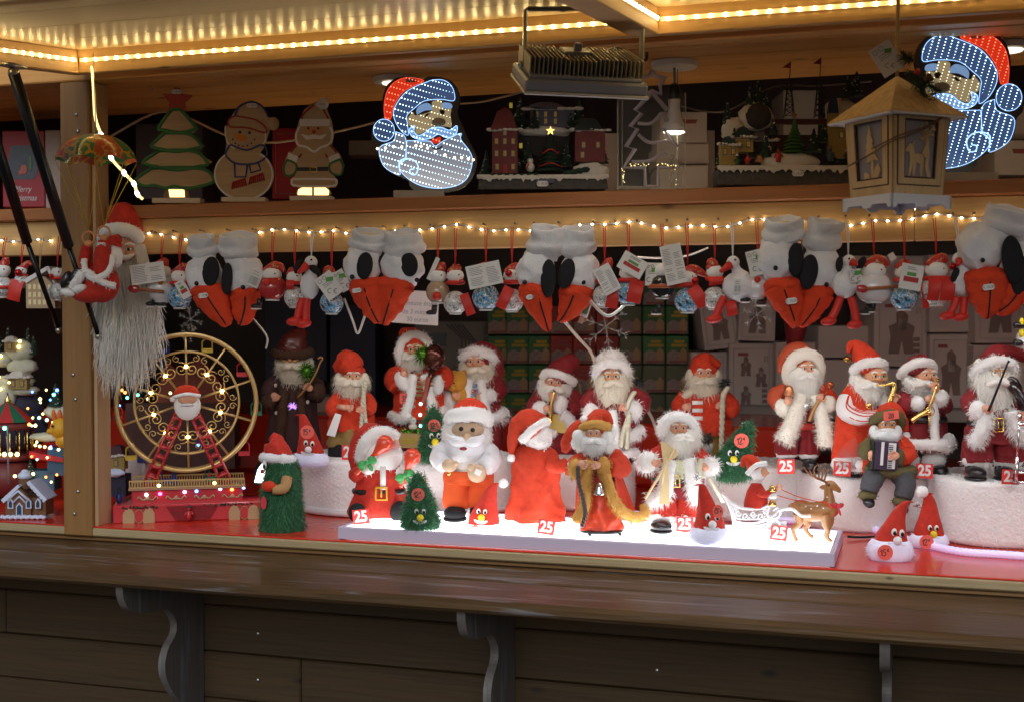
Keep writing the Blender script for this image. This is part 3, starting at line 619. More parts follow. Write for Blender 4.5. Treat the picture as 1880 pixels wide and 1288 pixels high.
# the lantern's swing tag
LT = Fig('swing_tag', 'white folded swing tag tied to the wooden lantern cord', 'tag', 1630, 108, t - .03)
swing_tag(LT, 1628, 108, 44, 58, -32, 0, 'ce'); m = LT.mb(); m.tube([(1640, 86, 0), (1645, 75, 6)], .8, 4); LT.part('tag_string', m, TW)
# ================================================================== things on the upper shelf
def onshelf(u, v, Y, dv=0):                   # distance of a thing standing at depth Y behind the front
    return PY(u, v, Y)[1]
def zc(box, src):                             # coordinates read in an enlarged view -> photograph pixels
    x0, y0, sc_ = box; return [(x0 + x / sc_, y0 + y / sc_) for x, y in src]
PLYW = wood('ply_cutout', (.50, .36, .22), (.38, .26, .15), 0, .6, scale=1.2, knots=False)
def outl(m, pts, w_, d, closed=True, sm=True):    # raised painted line
    q = cat(pts + ([pts[0]] if closed else []), len(pts) * 4) if sm else pts + ([pts[0]] if closed else [])
    m.tube([(u, v, d) for u, v in q], w_, 6, flat=.5)
B5 = (240, 140, 4.585)
GLOWW = M('warm_lamp', (1, .75, .32), emit=1.6)
# fir tree cut-out
f = Fig('wooden_tree_lamp', 'wooden fir tree cut out with green edges and a red star, lit at its trunk', 'wooden ornament', 325, 367, onshelf(325, 367, 2.80))
tree = zc(B5, [(330, 300), (220, 440), (290, 480), (165, 580), (240, 625), (90, 720), (180, 770), (30, 870), (120, 940), (200, 935), (290, 955), (370, 940), (450, 955), (560, 945), (720, 890), (610, 770), (680, 720), (530, 620), (620, 590), (510, 485), (565, 445), (450, 300), (390, 275)])
m = f.mb(); m.prism(tree, 0, 9); f.part('board', m, PLYW, smooth=False)
GRN = M('green_paint', (.03, .16, .045), .5)
m = f.mb()
for pl in ([(385, 285), (340, 300), (240, 440), (290, 460), (430, 480), (530, 455), (550, 435), (440, 300)], [(290, 480), (180, 585), (240, 615), (400, 635), (560, 610), (600, 590), (500, 490)], [(240, 630), (105, 725), (180, 755), (390, 790), (560, 765), (650, 740), (540, 635)], [(180, 775), (45, 875), (120, 930), (200, 920), (290, 945), (370, 930), (460, 945), (560, 935), (700, 885), (600, 780)]):
    outl(m, zc(B5, pl), 3.6, -.5)
f.part('painted_edge', m, GRN)
star = zc(B5, [(275, 155), (350, 150), (395, 70), (430, 150), (520, 165), (450, 225), (470, 290), (320, 290), (330, 225)])
m = f.mb(); m.prism(star, -1, 9); f.part('star', m, M('star_red', (.32, .03, .03), .5), smooth=False)
m = f.mb(); m.prism(zc(B5, [(290, 950), (480, 950), (500, 1035), (265, 1035)]), 1, 9); f.part('trunk', m, wood('trunk_wood', (.2, .1, .05), (.12, .06, .03), 2), smooth=False)
m = f.mb(); m.prism(zc(B5, [(320, 955), (450, 955), (455, 1020), (330, 1020)]), -.8, .8); f.part('lit_window', m, GLOWW, smooth=False)
m = f.mb(); m.bxp((325, 369, 10), (88, 9, 34)); f.part('base', m, M('cream_paint', (.62, .55, .45), .6), smooth=False)
price_sticker(f, 326, 170, 19, 8, -2, f.o)
# snowman cut-out
f = Fig('wooden_snowman_lamp', 'wooden snowman cut out with red hat band and blue outlined scarf', 'wooden ornament', 448, 368, onshelf(448, 368, 2.80))
m = f.mb(); body = [(448 + 54 * math.cos(R(a)), 320 + 47 * math.sin(R(a))) for a in range(-58, 239, 12)] + [(416, 265), (414, 245), (420, 225), (432, 205), (448, 192), (462, 188), (480, 194), (492, 212), (498, 222), (494, 240), (489, 256), (484, 270)]
m.prism(body, 0, 9); f.part('board', m, PLYW, smooth=False)
WPT = M('white_paint', (.72, .70, .70), .5); BPT = M('blue_paint', (.03, .05, .2), .5); RPT = M('red_paint', (.33, .03, .025), .5)
m = f.mb(); outl(m, [(448 + 53 * math.cos(R(a)), 321 + 46 * math.sin(R(a))) for a in range(-56, 237, 12)], 2, -.4, False); outl(m, [(415, 232), (415, 248), (420, 264), (432, 274)], 1.6, -.4, False); outl(m, [(488, 245), (488, 258), (482, 268)], 1.6, -.4, False); f.part('white_edge', m, WPT)
m = f.mb(); outl(m, zc(B5, [(840, 580), (800, 660), (870, 730), (980, 745), (1080, 725), (1150, 665), (1110, 580), (980, 625)]), 2, -.5); outl(m, zc(B5, [(875, 740), (880, 850), (970, 850), (985, 745)]), 1.8, -.5, False, False); outl(m, zc(B5, [(1000, 750), (1015, 815), (1095, 790), (1075, 735)]), 1.8, -.5, False, False); f.part('scarf_outline', m, BPT); m = f.mb(); outl(m, zc(B5, [(880, 340), (920, 260), (1020, 222), (1110, 260), (1165, 350)]), 2, -.5, False); f.part('hat_outline', m, BPT)
m = f.mb(); outl(m, zc(B5, [(880, 340), (830, 370), (830, 420), (870, 435), (990, 440), (1130, 480), (1140, 440), (1050, 370)]), 1.8, -.5); f.part('hat_band', m, RPT)
for c in ([(865, 890), (960, 860)], [(1010, 850), (1110, 815)]):
    m = f.mb()
    (x0, y0), (x1, y1) = zc(B5, c)
    for i in range(8): m.tube([(x0 + (x1 - x0) * i / 7, y0 + (y1 - y0) * i / 7, -.6), (x0 + (x1 - x0) * i / 7 - 3 + i * .9, y0 + 14 + (y1 - y0) * i / 7, -.6)], 1.5, 4)
    f.part('scarf_fringe', m, M('fringe_red', (.42, .03, .025), .7))
m = f.mb(); m.prism(zc(B5, [(865, 485), (980, 505), (975, 540), (940, 553), (895, 535)]), -1, .5); f.part('carrot_nose', m, M('carrot', (.6, .2, .03), .5), smooth=False)
for x, y in ((922, 475), (1003, 480)): p = zc(B5, [(x, y)])[0]; m = f.mb(); m.ell((p[0], p[1], 0), (2.8, 1, 2.8)); f.part('eye', m, INK)
m = f.mb()
for x, y in ((862, 535), (883, 568), (912, 586), (948, 593), (985, 588), (1018, 568), (1045, 536)): p = zc(B5, [(x, y)])[0]; m.ell((p[0], p[1], 0), (1.7, 1, 1.7), nu=8, nv=5)
f.part('mouth_dots', m, INK, kind='stuff')
m = f.mb(); m.ell((502, 228, 1), (11, 6, 12.5)); f.part('pompom', m, PLYW); m = f.mb(); m.bxp((448, 367, 9), (80, 8, 34)); f.part('base', m, MATS['cream_paint'], smooth=False); price_sticker(f, 463.5, 195, 19, 8, -1.5, f.o)
# bearded man cut-out
f = Fig('wooden_figure_lamp', 'wooden bearded man cut out with green mittens, belt and glowing boots', 'wooden ornament', 577, 364, onshelf(577, 364, 2.80))
bd = zc(B5, [(1530, 235), (1600, 210), (1655, 225), (1650, 280), (1690, 380), (1710, 490), (1690, 580), (1760, 660), (1795, 750), (1760, 840), (1705, 830), (1740, 890), (1720, 935), (1660, 940), (1690, 985), (1660, 1010), (1405, 1010), (1390, 980), (1420, 935), (1360, 930), (1345, 870), (1395, 830), (1300, 830), (1285, 750), (1325, 650), (1400, 580), (1385, 500), (1420, 380), (1460, 290)])
m = f.mb(); m.prism(bd, 0, 9); f.part('board', m, PLYW, smooth=False)
m = f.mb(); m.prism(zc(B5, [(1425, 365), (1680, 365), (1680, 405), (1670, 425), (1425, 425)]), -1, .5); outl(m, zc(B5, [(1425, 430), (1395, 500), (1410, 580), (1480, 600), (1545, 640), (1600, 605), (1680, 570), (1700, 490), (1680, 430)]), 2.4, -.4, False); outl(m, zc(B5, [(1360, 870), (1700, 870), (1730, 895), (1710, 925), (1540, 930), (1370, 920)]), 2.2, -.4)
m.prism(zc(B5, [(1435, 490), (1500, 505), (1545, 495), (1590, 505), (1655, 490), (1610, 535), (1545, 530), (1480, 540)]), -1.2, .5)
for q in ([(1330, 645), (1410, 680), (1395, 735), (1320, 700)], [(1750, 650), (1665, 685), (1680, 735), (1765, 690)]): m.prism(zc(B5, q), -1, .5)
f.part('white_trim', m, WPT, smooth=False)
m = f.mb(); outl(m, zc(B5, [(1545, 245), (1460, 320), (1440, 365)]), 2, -.4, False); outl(m, zc(B5, [(1620, 280), (1650, 330), (1670, 365)]), 2, -.4, False); outl(m, zc(B5, [(1400, 585), (1350, 640)]), 2, -.4, False); outl(m, zc(B5, [(1680, 580), (1735, 645)]), 2, -.4, False); outl(m, zc(B5, [(1440, 655), (1415, 690)]), 2, -.4, False); outl(m, zc(B5, [(1640, 655), (1660, 690)]), 2, -.4, False); f.part('red_edge', m, RPT)
for q in ([(1320, 705), (1290, 760), (1300, 830), (1350, 840), (1390, 800), (1390, 740)], [(1765, 700), (1790, 760), (1770, 830), (1720, 830), (1680, 800), (1680, 740)]): m = f.mb(); outl(m, zc(B5, q), 2.2, -.4); f.part('mitten_edge', m, GRN)
m = f.mb(); m.prism(zc(B5, [(1470, 430), (1625, 430), (1620, 490), (1545, 500), (1470, 490)]), -.6, .5); f.part('face', m, M('paint_peach', (.55, .27, .13), .6), smooth=False)
for x, y in ((1498, 443), (1580, 443)): p = zc(B5, [(x, y)])[0]; m = f.mb(); m.ell((p[0], p[1], -.6), (2, .8, 2.4)); f.part('eye', m, INK)
p = zc(B5, [(1545, 472)])[0]; m = f.mb(); m.ell((p[0], p[1], -1), (3.6, 2, 3.6)); f.part('nose', m, RPT)
m = f.mb(); m.prism(zc(B5, [(1400, 770), (1665, 765), (1665, 800), (1400, 800)]), -.8, .5); f.part('belt', m, INK, smooth=False); m = f.mb(); outl(m, zc(B5, [(1510, 770), (1568, 770), (1568, 812), (1510, 812)]), 1.1, -1, True, False); f.part('buckle', m, GOLD)
for q in ([(1405, 1000), (1410, 960), (1440, 940), (1525, 940), (1525, 1003)], [(1545, 1003), (1545, 940), (1640, 940), (1670, 965), (1665, 1003)]): m = f.mb(); m.prism(zc(B5, q), -.8, .5); f.part('lit_boot', m, GLOWW, smooth=False)
m = f.mb(); m.ell((593, 192, 1), (11, 6, 11)); f.part('pompom', m, WPT); m = f.mb(); m.bxp((572, 365, 9), (78, 8, 34)); f.part('base', m, MATS['cream_paint'], smooth=False); price_sticker(f, 590, 194, 18, 8, -6, f.o)
# glowing mirror heads
def pin(p, poly):
    x, y = p; r = False; j = len(poly) - 1
    for i in range(len(poly)):
        (xi, yi), (xj, yj) = poly[i], poly[j]
        if (yi > y) != (yj > y) and x < (xj - xi) * (y - yi) / (yj - yi) + xi: r = not r
        j = i
    return r
ZB = (680, 130, 5.367)
MR = dict(plate=[(170, 140), (250, 80), (380, 60), (500, 90), (580, 65), (700, 70), (800, 110), (860, 180), (885, 270), (880, 330), (860, 430), (900, 520), (940, 620), (990, 730), (1040, 830), (1050, 920), (1010, 1050), (930, 1140), (800, 1190), (640, 1200), (480, 1190), (390, 1140), (370, 1080), (240, 1020), (130, 940), (80, 850), (70, 760), (20, 700), (10, 600), (50, 500), (120, 460), (120, 300), (140, 200)],
    red=[(145, 470), (137, 380), (147, 280), (177, 190), (242, 120), (330, 80), (440, 80), (530, 108), (420, 160), (330, 212), (268, 288), (226, 370), (200, 480)],
    brim=[(235, 380), (280, 300), (350, 220), (440, 165), (540, 125), (620, 98), (720, 100), (790, 145), (825, 215), (825, 300), (720, 290), (620, 290), (520, 310), (430, 380), (360, 450), (368, 540), (372, 640), (300, 590), (250, 510), (230, 440)],
    pom=[(135 + 103 * math.cos(R(a)), 590 + 108 * math.sin(R(a))) for a in range(0, 360, 20)],
    face=[(362, 478), (420, 412), (450, 445), (600, 400), (610, 310), (700, 302), (720, 380), (795, 380), (790, 440), (800, 555), (740, 552), (600, 556), (540, 605), (450, 628), (442, 560), (385, 545)],
    browa=[(460, 440), (455, 390), (490, 345), (560, 322), (603, 350), (605, 388), (540, 396), (490, 420)], browb=[(698, 358), (720, 318), (798, 330), (800, 375), (720, 372)],
    mous=[(390, 570), (440, 545), (430, 600), (470, 642), (540, 615), (600, 568), (700, 562), (780, 590), (850, 545), (855, 600), (820, 650), (740, 660), (670, 630), (600, 668), (500, 682), (420, 658), (385, 610)],
    mouth=[(590, 690), (640, 672), (690, 655), (690, 700), (640, 722)],
    beard=[(362, 692), (480, 695), (590, 700), (640, 745), (720, 695), (890, 620), (890, 680), (980, 800), (1005, 900), (960, 1050), (860, 1130), (700, 1160), (560, 1150), (440, 1110), (330, 1030), (284, 960), (290, 925), (352, 868), (352, 780)],
    side=[(250, 605), (345, 660), (345, 855), (280, 930), (290, 1030), (150, 960), (95, 850), (100, 750), (230, 695)])
MIRB = M('mirror_blue', (.10, .13, .2), .12, .85, emit=.13, ecol=(.22, .42, 1)); MIRR = M('mirror_red', (.2, .03, .02), .12, .8, emit=.5, ecol=(1, .05, .015)); MIRY = M('mirror_face', (.40, .34, .22), .2, .6, emit=.2, ecol=(1, .8, .45)); MIRS = M('mirror_silver', (.34, .35, .40), .16, .8, emit=.17, ecol=(.55, .7, 1))
ACR = M('smoke_acrylic', (.05, .045, .045), .2, coat=.3); EDGEB = M('edge_blue', (.4, .65, 1), emit=1.5, ecol=(.35, .6, 1)); EDGER = M('edge_red', (1, .1, .05), emit=.8); DOTB = M('dot_blue', (.7, .9, 1), emit=5, ecol=(.55, .85, 1)); DOTR = M('dot_red', (1, .15, .08), emit=4); DOTY = M('dot_warm', (1, .9, .6), emit=2.2); BLUEP = M('lit_blue', (.4, .6, .95), .3, emit=.35, ecol=(.3, .55, 1))
def mirror_head(lb, fn, u0, v0, t, dirx, diry, warm):
    f = Fig('mirror_head_lamp', lb, 'light sculpture', u0, v0, t, 'glowing mirror heads on the upper shelf')
    m = f.mb(); pl = fn(MR['plate']); m.prism(cat(pl + [pl[0]], 120)[:-1], 2, 12); plate = f.part('plate', m, ACR, smooth=False)
    for nm, key, mt, em, dm in (('red_cap', 'red', MIRR, EDGER, DOTR), ('cap_brim', 'brim', MIRB, EDGEB, DOTB), ('pompom', 'pom', MIRB, EDGEB, DOTB), ('face', 'face', MIRY, None, DOTY), ('brow', 'browa', BLUEP, None, None), ('brow', 'browb', BLUEP, None, None), ('moustache', 'mous', BLUEP, EDGEB, DOTB), ('mouth', 'mouth', MIRR, None, DOTR), ('beard', 'beard', MIRS if warm else MIRB, EDGEB, DOTB), ('side_beard', 'side', MIRS if warm else MIRB, EDGEB, DOTB)):
        pl = fn(MR[key]); ps = cat(pl + [pl[0]], len(pl) * 4)[:-1]
        m = f.mb(); m.prism(ps, .6, 3); pt = f.part(nm, m, mt, smooth=False)
        if em: m = f.mb(); m.tube([(u, v, .2) for u, v in ps + [ps[0]]], .55, 5); f.part('lit_edge', m, em, pt)
        if dm:
            m = f.mb(); us = [p[0] for p in ps]; vs = [p[1] for p in ps]; n = 0; pd = (-diry, dirx); cu, cv = sum(us) / len(us), sum(vs) / len(vs)
            gap = 11.5 if key not in ('mous', 'mouth') else 8
            for i in range(-22, 23):
                for j in range(-34, 35):
                    q = (cu + pd[0] * gap * i + dirx * 5.8 * j, cv + pd[1] * gap * i + diry * 5.8 * j)
                    if pin(q, ps):
                        k_ = 0; 
                        while k_ < 36 and pin((q[0] - dirx * 5.8 * k_, q[1] - diry * 5.8 * k_), ps): k_ += 1
                        if k_ > (27 if 'beard' in nm else 11): continue
                        r_ = 1.2 - (.03 if 'beard' in nm else .07) * k_; n += 1; m.ell((q[0], q[1], .3), (r_, .5, r_), nu=6, nv=4)
            if n: f.part('glow_dots', m, dm, pt, kind='stuff')  # led rows and their mirror reflections drawn as small glowing dots
    q = fn([(675, 510)])[0]; sc_ = abs(fn([(0, 0)])[0][0] - fn([(100, 0)])[0][0]) / 100
    m = f.mb(); m.ell((q[0], q[1], 0), (70 * sc_, 3, 45 * sc_)); f.part('nose', m, M('nose_acrylic', (.42, .37, .27), .25))
    for pl in ([(515, 470), (560, 425), (600, 428), (570, 440), (560, 455)], [(680, 400), (700, 385), (735, 400), (730, 430), (700, 440)]): m = f.mb(); m.prism(fn(pl), -.4, 1); f.part('eye', m, INK, smooth=False)
    m = f.mb(); m.tube([(*p, 0) for p in fn([(610, 760), (650, 775), (690, 765), (710, 745)])], 1.6, 5); f.part('chin_line', m, INK)
    m = f.mb(); m.tube([(*p, 0) for p in fn([(290, 960), (285, 900), (340, 870), (420, 880), (470, 940), (450, 1020), (400, 1020), (390, 980), (430, 970)])], 1.1, 6, sm=40); f.part('curl', m, EDGEB)
    q = fn([(480, 1222)])[0]
    m = f.mb(); m.bxp((q[0], (q[1] + v0) / 2, 8), (92 * (sc_ * 5.367), max(abs(v0 - q[1]) + 12, 12), 40)); f.part('base', m, M('base_beige', (.40, .37, .32), .6), smooth=False)
    if warm:
        m = f.mb()
        for p in fn([(70, 772), (150, 765), (230, 752), (310, 755), (450, 742), (500, 748), (565, 765), (640, 800), (735, 832), (830, 860), (900, 860), (965, 872), (1015, 880)]): m.ell((p[0], p[1], -.4), (2.1, .8, 2.1), nu=8, nv=5)
        f.part('strip_reflections', m, M('reflection_gold', (1, .8, .4), emit=7), kind='stuff')  # reflections of the led strip put in as warm glowing dots
    q = fn([(405, 97)])[0]; m = f.mb(); m.bxp((q[0], q[1], .5), (20, 9, .6)); f.part('price_sticker', m, M('sticker_clear', (.5, .3, .3), .4), smooth=False)
f1 = lambda pl: zc(ZB, pl)
mirror_head('glowing mirror head with red cap facing right, left of the grey floodlight', f1, 775, 357, onshelf(775, 357, 2.765), .96, .27, True)
f2 = lambda pl: [(1851 - (x - 135) * 1.23 / 5.367, 180 + (y - 590) * 1.22 / 5.367) for x, y in pl]
mirror_head('glowing mirror head with red cap facing left, behind the wooden lantern', f2, 1772, 327, onshelf(1772, 327, 2.775), -.28, .96, False)
# clear tree lamp
f = Fig('clear_tree_lamp', 'clear acrylic panel lamp with a grey tube outline of a fir tree and star', 'lamp', 1195, 350, onshelf(1195, 350, 2.83))
B3 = (900, 0, 3.39)
CLEAR = M('clear_acrylic', (.3, .3, .28), .08, alpha=.07, coat=.2); CLE = M('clear_edge', (.5, .46, .36), .15, .0, alpha=.45, coat=.4); TUB = M('lilac_tube', (.52, .48, .55), .3, coat=.3)
m = f.mb(); m.bxp((1194, 230, 22), (122, 236, 1.5)); f.part('back_sheet', m, CLEAR, smooth=False)
m = f.mb(); m.bxp((1194, 262, -12), (122, 172, 1.2)); f.part('front_sheet', m, CLEAR, smooth=False)
for u, d in ((1133, -12), (1256, -12), (1144, 22), (1246, 22)): m = f.mb(); m.bxp((u, 232 + (0 if d > 0 else 30), d), (2.4, 236 - (0 if d > 0 else 60), 2.4)); f.part('clear_edge', m, CLE, smooth=False)
m = f.mb(); m.bxp((1194, 346, 5), (124, 6, 36)); f.part('base', m, CLE, smooth=False)
st = zc(B3, [(1005, 445), (1030, 480), (1090, 490), (1055, 530), (1060, 590), (1005, 572), (950, 590), (960, 530), (925, 490), (985, 480)])
m = f.mb(); m.tube([(u, v, 0) for u, v in st + [st[0]]], 4, 8); f.part('tube_star', m, TUB)
tr = zc(B3, [(1005, 580), (900, 690), (940, 710), (870, 790), (915, 805), (845, 915), (900, 930), (830, 1045), (960, 1045), (965, 1160), (1045, 1160), (1045, 1045), (1180, 1045), (1080, 930), (1160, 915), (1080, 800), (1130, 790), (1060, 710), (1100, 690), (1005, 580)])
m = f.mb(); m.tube([(u, v, 0) for u, v in tr], 4.2, 8); f.part('tube_outline', m, TUB)
for a, b, c in (((915, 770), (1000, 770), (1060, 710)), ((920, 840), (990, 890), (1100, 880)), ((880, 1010), (1000, 1000), (1080, 940))): m = f.mb(); m.tube([(*p, -1) for p in zc(B3, [a, b, c])], 3.2, 8, sm=14); f.part('tube_branch', m, TUB)
m = f.mb()
for i in range(22): m.ell((1146 + RN.random() * 96, 300 + RN.random() * 4, -2 + RN.random() * 18), 1.1, nu=6, nv=4)
for i in range(16): m.ell((RN.choice((1145, 1240)) + RN.uniform(-3, 3), 300 + RN.random() * 44, 8), 1.0, nu=6, nv=4)
f.part('glow_dots', m, M('reflection_gold2', (1, .8, .35), emit=1.8), kind='stuff')
for i in range(6): m = f.mb(); m.ring((1231 + (i % 2) * 1.5, 290 + i * 10, -14), 4, .9, 14, 5, sx=.45 if i % 2 else 1, sz=1.4); f.part('chain_link', m, CLE)
# snow villages
RESIN = M('resin_rock', (.075, .068, .064), .8, var=.4, vs=60, bump=.8, bs=160); SNOWP = M('snow_paint', (.62, .58, .52), .8, var=.1, vs=60, bump=.5, bs=120); BRICK = M('house_red', (.16, .03, .028), .7, var=.3, vs=120); SLATE = M('slate_violet', (.09, .085, .12), .7, var=.2, vs=90); WIN = M('window_amber', (.36, .2, .04), .5, emit=.05, ecol=(1, .6, .1)); FIRM = M('fir_green', (.012, .035, .022), .8, var=.5, vs=200); OCHRE = M('wall_ochre', (.30, .21, .06), .7, var=.2, vs=90); BROWNT = M('brown_tunnel', (.035, .028, .028), .85, bump=.7, bs=130)
def fir(f, u, v, h, w_, d, par=None, snow=True, mt=None, nm='fir_tree'):
    m = f.mb(); n = max(4, int(h / 7))
    for i in range(n):
        a = i / n; m.lathe((u, v - h * a * .95, d), [(w_ / 2 * (1 - a) + 1, 0), (w_ / 2 * (1 - a) * .55 + .6, h / n * 1.0), (.3, h / n * 1.3)], 9, fold=.16, fk=4, seed=i)
    m.fur(int(h * 3), 4, .8, (0, 0, -1), .5, 1, .6, seed=int(u)); o = f.part(nm, m, mt or FIRM, par, smooth=False)
    if snow:
        m = f.mb(); rn = random.Random(int(u * 3))
        for i in range(int(h / 3)): a = rn.random(); q = rn.uniform(0, 6.3); r_ = w_ / 2 * (1 - a) * .9; m.ell((u + r_ * math.cos(q), v - h * a * .92 - 2, d + r_ * math.sin(q)), (2, 2, .8), nu=6, nv=4)
        f.part('snow_flecks', m, SNOWP, o, kind='stuff')
    return o
def house(f, u, v, w_, h, dp, d, wall, roof, rows, nm='house', roofh=16, yaw=0, snow=True, door=None):
    m = f.mb(); m.bxp((u, v - h / 2, d), (w_, h, dp)); hs = f.part(nm, m, wall, smooth=False)
    m = f.mb(); m.lathe((u, v - h, d), [(w_ * .78, 0), (w_ * .74, roofh * .15), (w_ * .42, roofh * .8), (w_ * .05, roofh)], 4, sy=dp / w_); m2 = f.mb(); c = m.P((u, v, d))
    m2.add([(Matrix.Rotation(R(45), 3, 'Z') @ (Vector(p) - Vector((c.x, c.y, 0)))) + Vector((c.x, c.y, 0)) for p in m.v], m.f); f.part('roof', m2, roof, hs, smooth=False)
    if snow:
        m = f.mb()
        for i in range(7): m.ell((u - w_ * .6 + w_ * 1.2 * i / 6, v - h - 1 + RN.uniform(-1, 1), d - dp * .55), (w_ * .13, 3, 2.2 + RN.random() * 1.4), nu=8, nv=5)
        f.part('snow_edge', m, SNOWP, hs, kind='stuff')
    for r_, (y, xs) in enumerate(rows):
        for x in xs:
            m = f.mb(); m.bxp((u + x, v - y, d - dp / 2 - .5), (6.4, 10.5, 1.4)); m.bxp((u + x, v - y, d - dp / 2 - .4), (8.2, 12.2, .8)); fr = f.part('window', m, MATS['slate_violet'], hs, smooth=False)
            m.v = []; m.f = []; m.bxp((u + x - 1.4, v - y - 2.4, d - dp / 2 - 1.4), (2.4, 4.2, .5)).bxp((u + x + 1.4, v - y - 2.4, d - dp / 2 - 1.4), (2.4, 4.2, .5)).bxp((u + x - 1.4, v - y + 2.4, d - dp / 2 - 1.4), (2.4, 4.2, .5)).bxp((u + x + 1.4, v - y + 2.4, d - dp / 2 - 1.4), (2.4, 4.2, .5))
            q = f.part('window_light', m, WIN, hs, smooth=False)
    if door: m = f.mb(); m.bxp((u + door, v - 8, d - dp / 2 - .6), (8, 15, 1.4)); f.part('door', m, M('door_red', (.28, .02, .03), .6), hs, smooth=False)
    return hs
def tinyman(f, u, v, h, col, d, hat=None, nm='villager'):
    m = f.mb(); m.lathe((u, v, d), [(h * .14, 0), (h * .2, h * .25), (h * .17, h * .55), (h * .07, h * .66)], 9).ell((u, v - h * .78, d), h * .13, nu=8, nv=6).tube([(u - h * .16, v - h * .55, d), (u - h * .3, v - h * .3, d - 2)], h * .06, 6).tube([(u + h * .16, v - h * .55, d), (u + h * .3, v - h * .35, d - 2)], h * .06, 6); o = f.part(nm, m, col)
    m = f.mb(); m.lathe((u, v - h * .84, d), [(h * .16, 0), (h * .12, h * .08), (.5, h * .22)], 9); f.part('hat', m, hat or INK, o)
def snowbase(f, u0, u1, v0, v1, dp, vt, seed):
    rn = random.Random(seed); m = f.mb(); n = 30; top = []
    rows = []
    for r_, (vv, sh) in enumerate(((v1, 0), ((v0 + v1) / 2, 1.5), (v0, 3))):
        rows.append([(u0 - 2 + sh + (u1 - u0 + 4 - 2 * sh) * i / n, vv + (1.5 * noise.noise(Vector((i * .6, r_, seed)))), -dp / 2 + sh * .8 + 1.4 * noise.noise(Vector((i * .8, r_ * 3, seed)))) for i in range(n + 1)])
    rows.append([(u, vt, dp / 2) for u, v, d in rows[-1]]); m.sheet(rows); m.bxp(((u0 + u1) / 2, (v0 + v1) / 2 + 1, 3), (u1 - u0 - 4, v1 - v0 - 1, dp - 6)); f.part('rock_base', m, RESIN)
    m = f.mb(); a = []; b = []
    for i in range(61):
        u = u0 - 3 + (u1 - u0 + 6) * i / 60; dr = 6 + 8 * abs(noise.noise(Vector((i * .45, seed, 0)))) + (5 if rn.random() < .2 else 0); a.append((u, v0 - 3, -dp / 2 - 1)); b.append((u, v0 - 2 + dr, -dp / 2 - 2.4))
    c = [(p[0], vt - 3, dp / 2) for p in a]; m.sheet([c, [(p[0], p[1] - 1, 0) for p in a], a, [(p[0], (p[1] + q[1]) / 2, -dp / 2 - 3.2) for p, q in zip(a, b)], b]); f.part('snow_cover', m, SNOWP)
def mound(f, u, v, rx, rz, d, rd, nm='snow_bank', mt=None):
    m = f.mb(); m.ell((u, v, d), (rx, rd, rz), nu=20, nv=12, wr=.22, wf=2.6); return f.part(nm, m, mt or SNOWP)
f = Fig('snow_village', 'resin snow village with a tall dark red corner house, snowman and fir trees', 'christmas village', 997, 352, onshelf(997, 352, 2.80))
snowbase(f, 880, 1112, 328, 351, 74, 322, 3)
mound(f, 1000, 250, 48, 46, 26, 16, 'cliff', BROWNT); mound(f, 1000, 240, 50, 10, 16, 16); mound(f, 1082, 318, 34, 16, -20, 14)
house(f, 927, 322, 46, 78, 40, -8, BRICK, BRICK, [(12, (-14, 15)), (36, (-15, 0, 15)), (58, (-15, 0, 15)), (74, (0,))], roofh=44, door=1)
house(f, 1082, 300, 54, 56, 40, -4, BRICK, M('roof_green', (.025, .035, .035), .7), [(30, (-12, 14)), (12, (-14,))], roofh=26)
house(f, 1014, 236, 80, 36, 26, 24, SLATE, SLATE, [(14, (-28, -12, 6)), (27, (-28, -12, 6))], roofh=15)
fir(f, 955, 236, 62, 36, 22); fir(f, 921, 240, 34, 22, 18); fir(f, 1064, 220, 40, 24, 28); fir(f, 1010, 316, 74, 50, -12, snow=False)
m = f.mb(); m.prism([(1010 + (9 if i % 2 == 0 else 4) * math.sin(R(36 * i)), 243 - (9 if i % 2 == 0 else 4) * math.cos(R(36 * i))) for i in range(10)], -14, -11); f.part('gold_star', m, GOLD, smooth=False)
for v_, w_ in ((281, 15), (306, 21)): m = f.mb(); m.tube([(1010 + w_ * math.cos(R(a)), v_ + 3 * math.sin(R(a * 3)), -12 - (w_ + 3) * math.sin(R(a)) * .8) for a in range(0, 181, 15)], 1.4, 5); f.part('garland', m, INKR)
m = f.mb(); m.ell((973, 311, -28), (8, 8, 9)).ell((973, 299, -28), 5.6); o = f.part('snowman', m, SNOWP); m = f.mb(); m.ring((973, 304, -28), 5, 1.6, 14, 6, sz=.3).tube([(970, 305, -34), (967, 314, -37)], 1.5, 5); f.part('scarf', m, INKR, o); m = f.mb(); m.lathe((973, 295, -28), [(6, 0), (6, 1), (3.6, 1.2), (3.6, 7)], 10); f.part('top_hat', m, INK, o)
for u, v, h in ((893, 322, 46), (968, 300, 40), (1040, 306, 44), (1104, 300, 50), (982, 236, 34), (1048, 236, 30), (952, 316, 26), (1060, 318, 30)): fir(f, u, v, h, h * .55, 4)
for u, v_ in ((938, 198), (956, 271)): m = f.mb(); m.bxp((u, v_, -20), (6, 9, 5)); f.part('lantern', m, M('lantern_yellow', (.6, .55, .05), .4, emit=.12), smooth=False)
m = f.mb(); m.tube([(938, 205, -20), (938, 235, -20)], 1, 5); f.part('lamp_post', m, INK)
for i, u in enumerate(range(905, 985, 13)): mound(f, u, 326, 8, 4, -34, 5, 'bush', FIRM)
for i, u in enumerate(range(1040, 1075, 11)): mound(f, u, 322 - i * 2, 8, 5, -34, 5, 'bush', FIRM)
m = f.mb(); m.bxp((1000, 334, -38), (34, 13, 3)); f.part('front_slab', m, SLATE, smooth=False); price_sticker(f, 995, 342, 21, 10, -42, f.o)
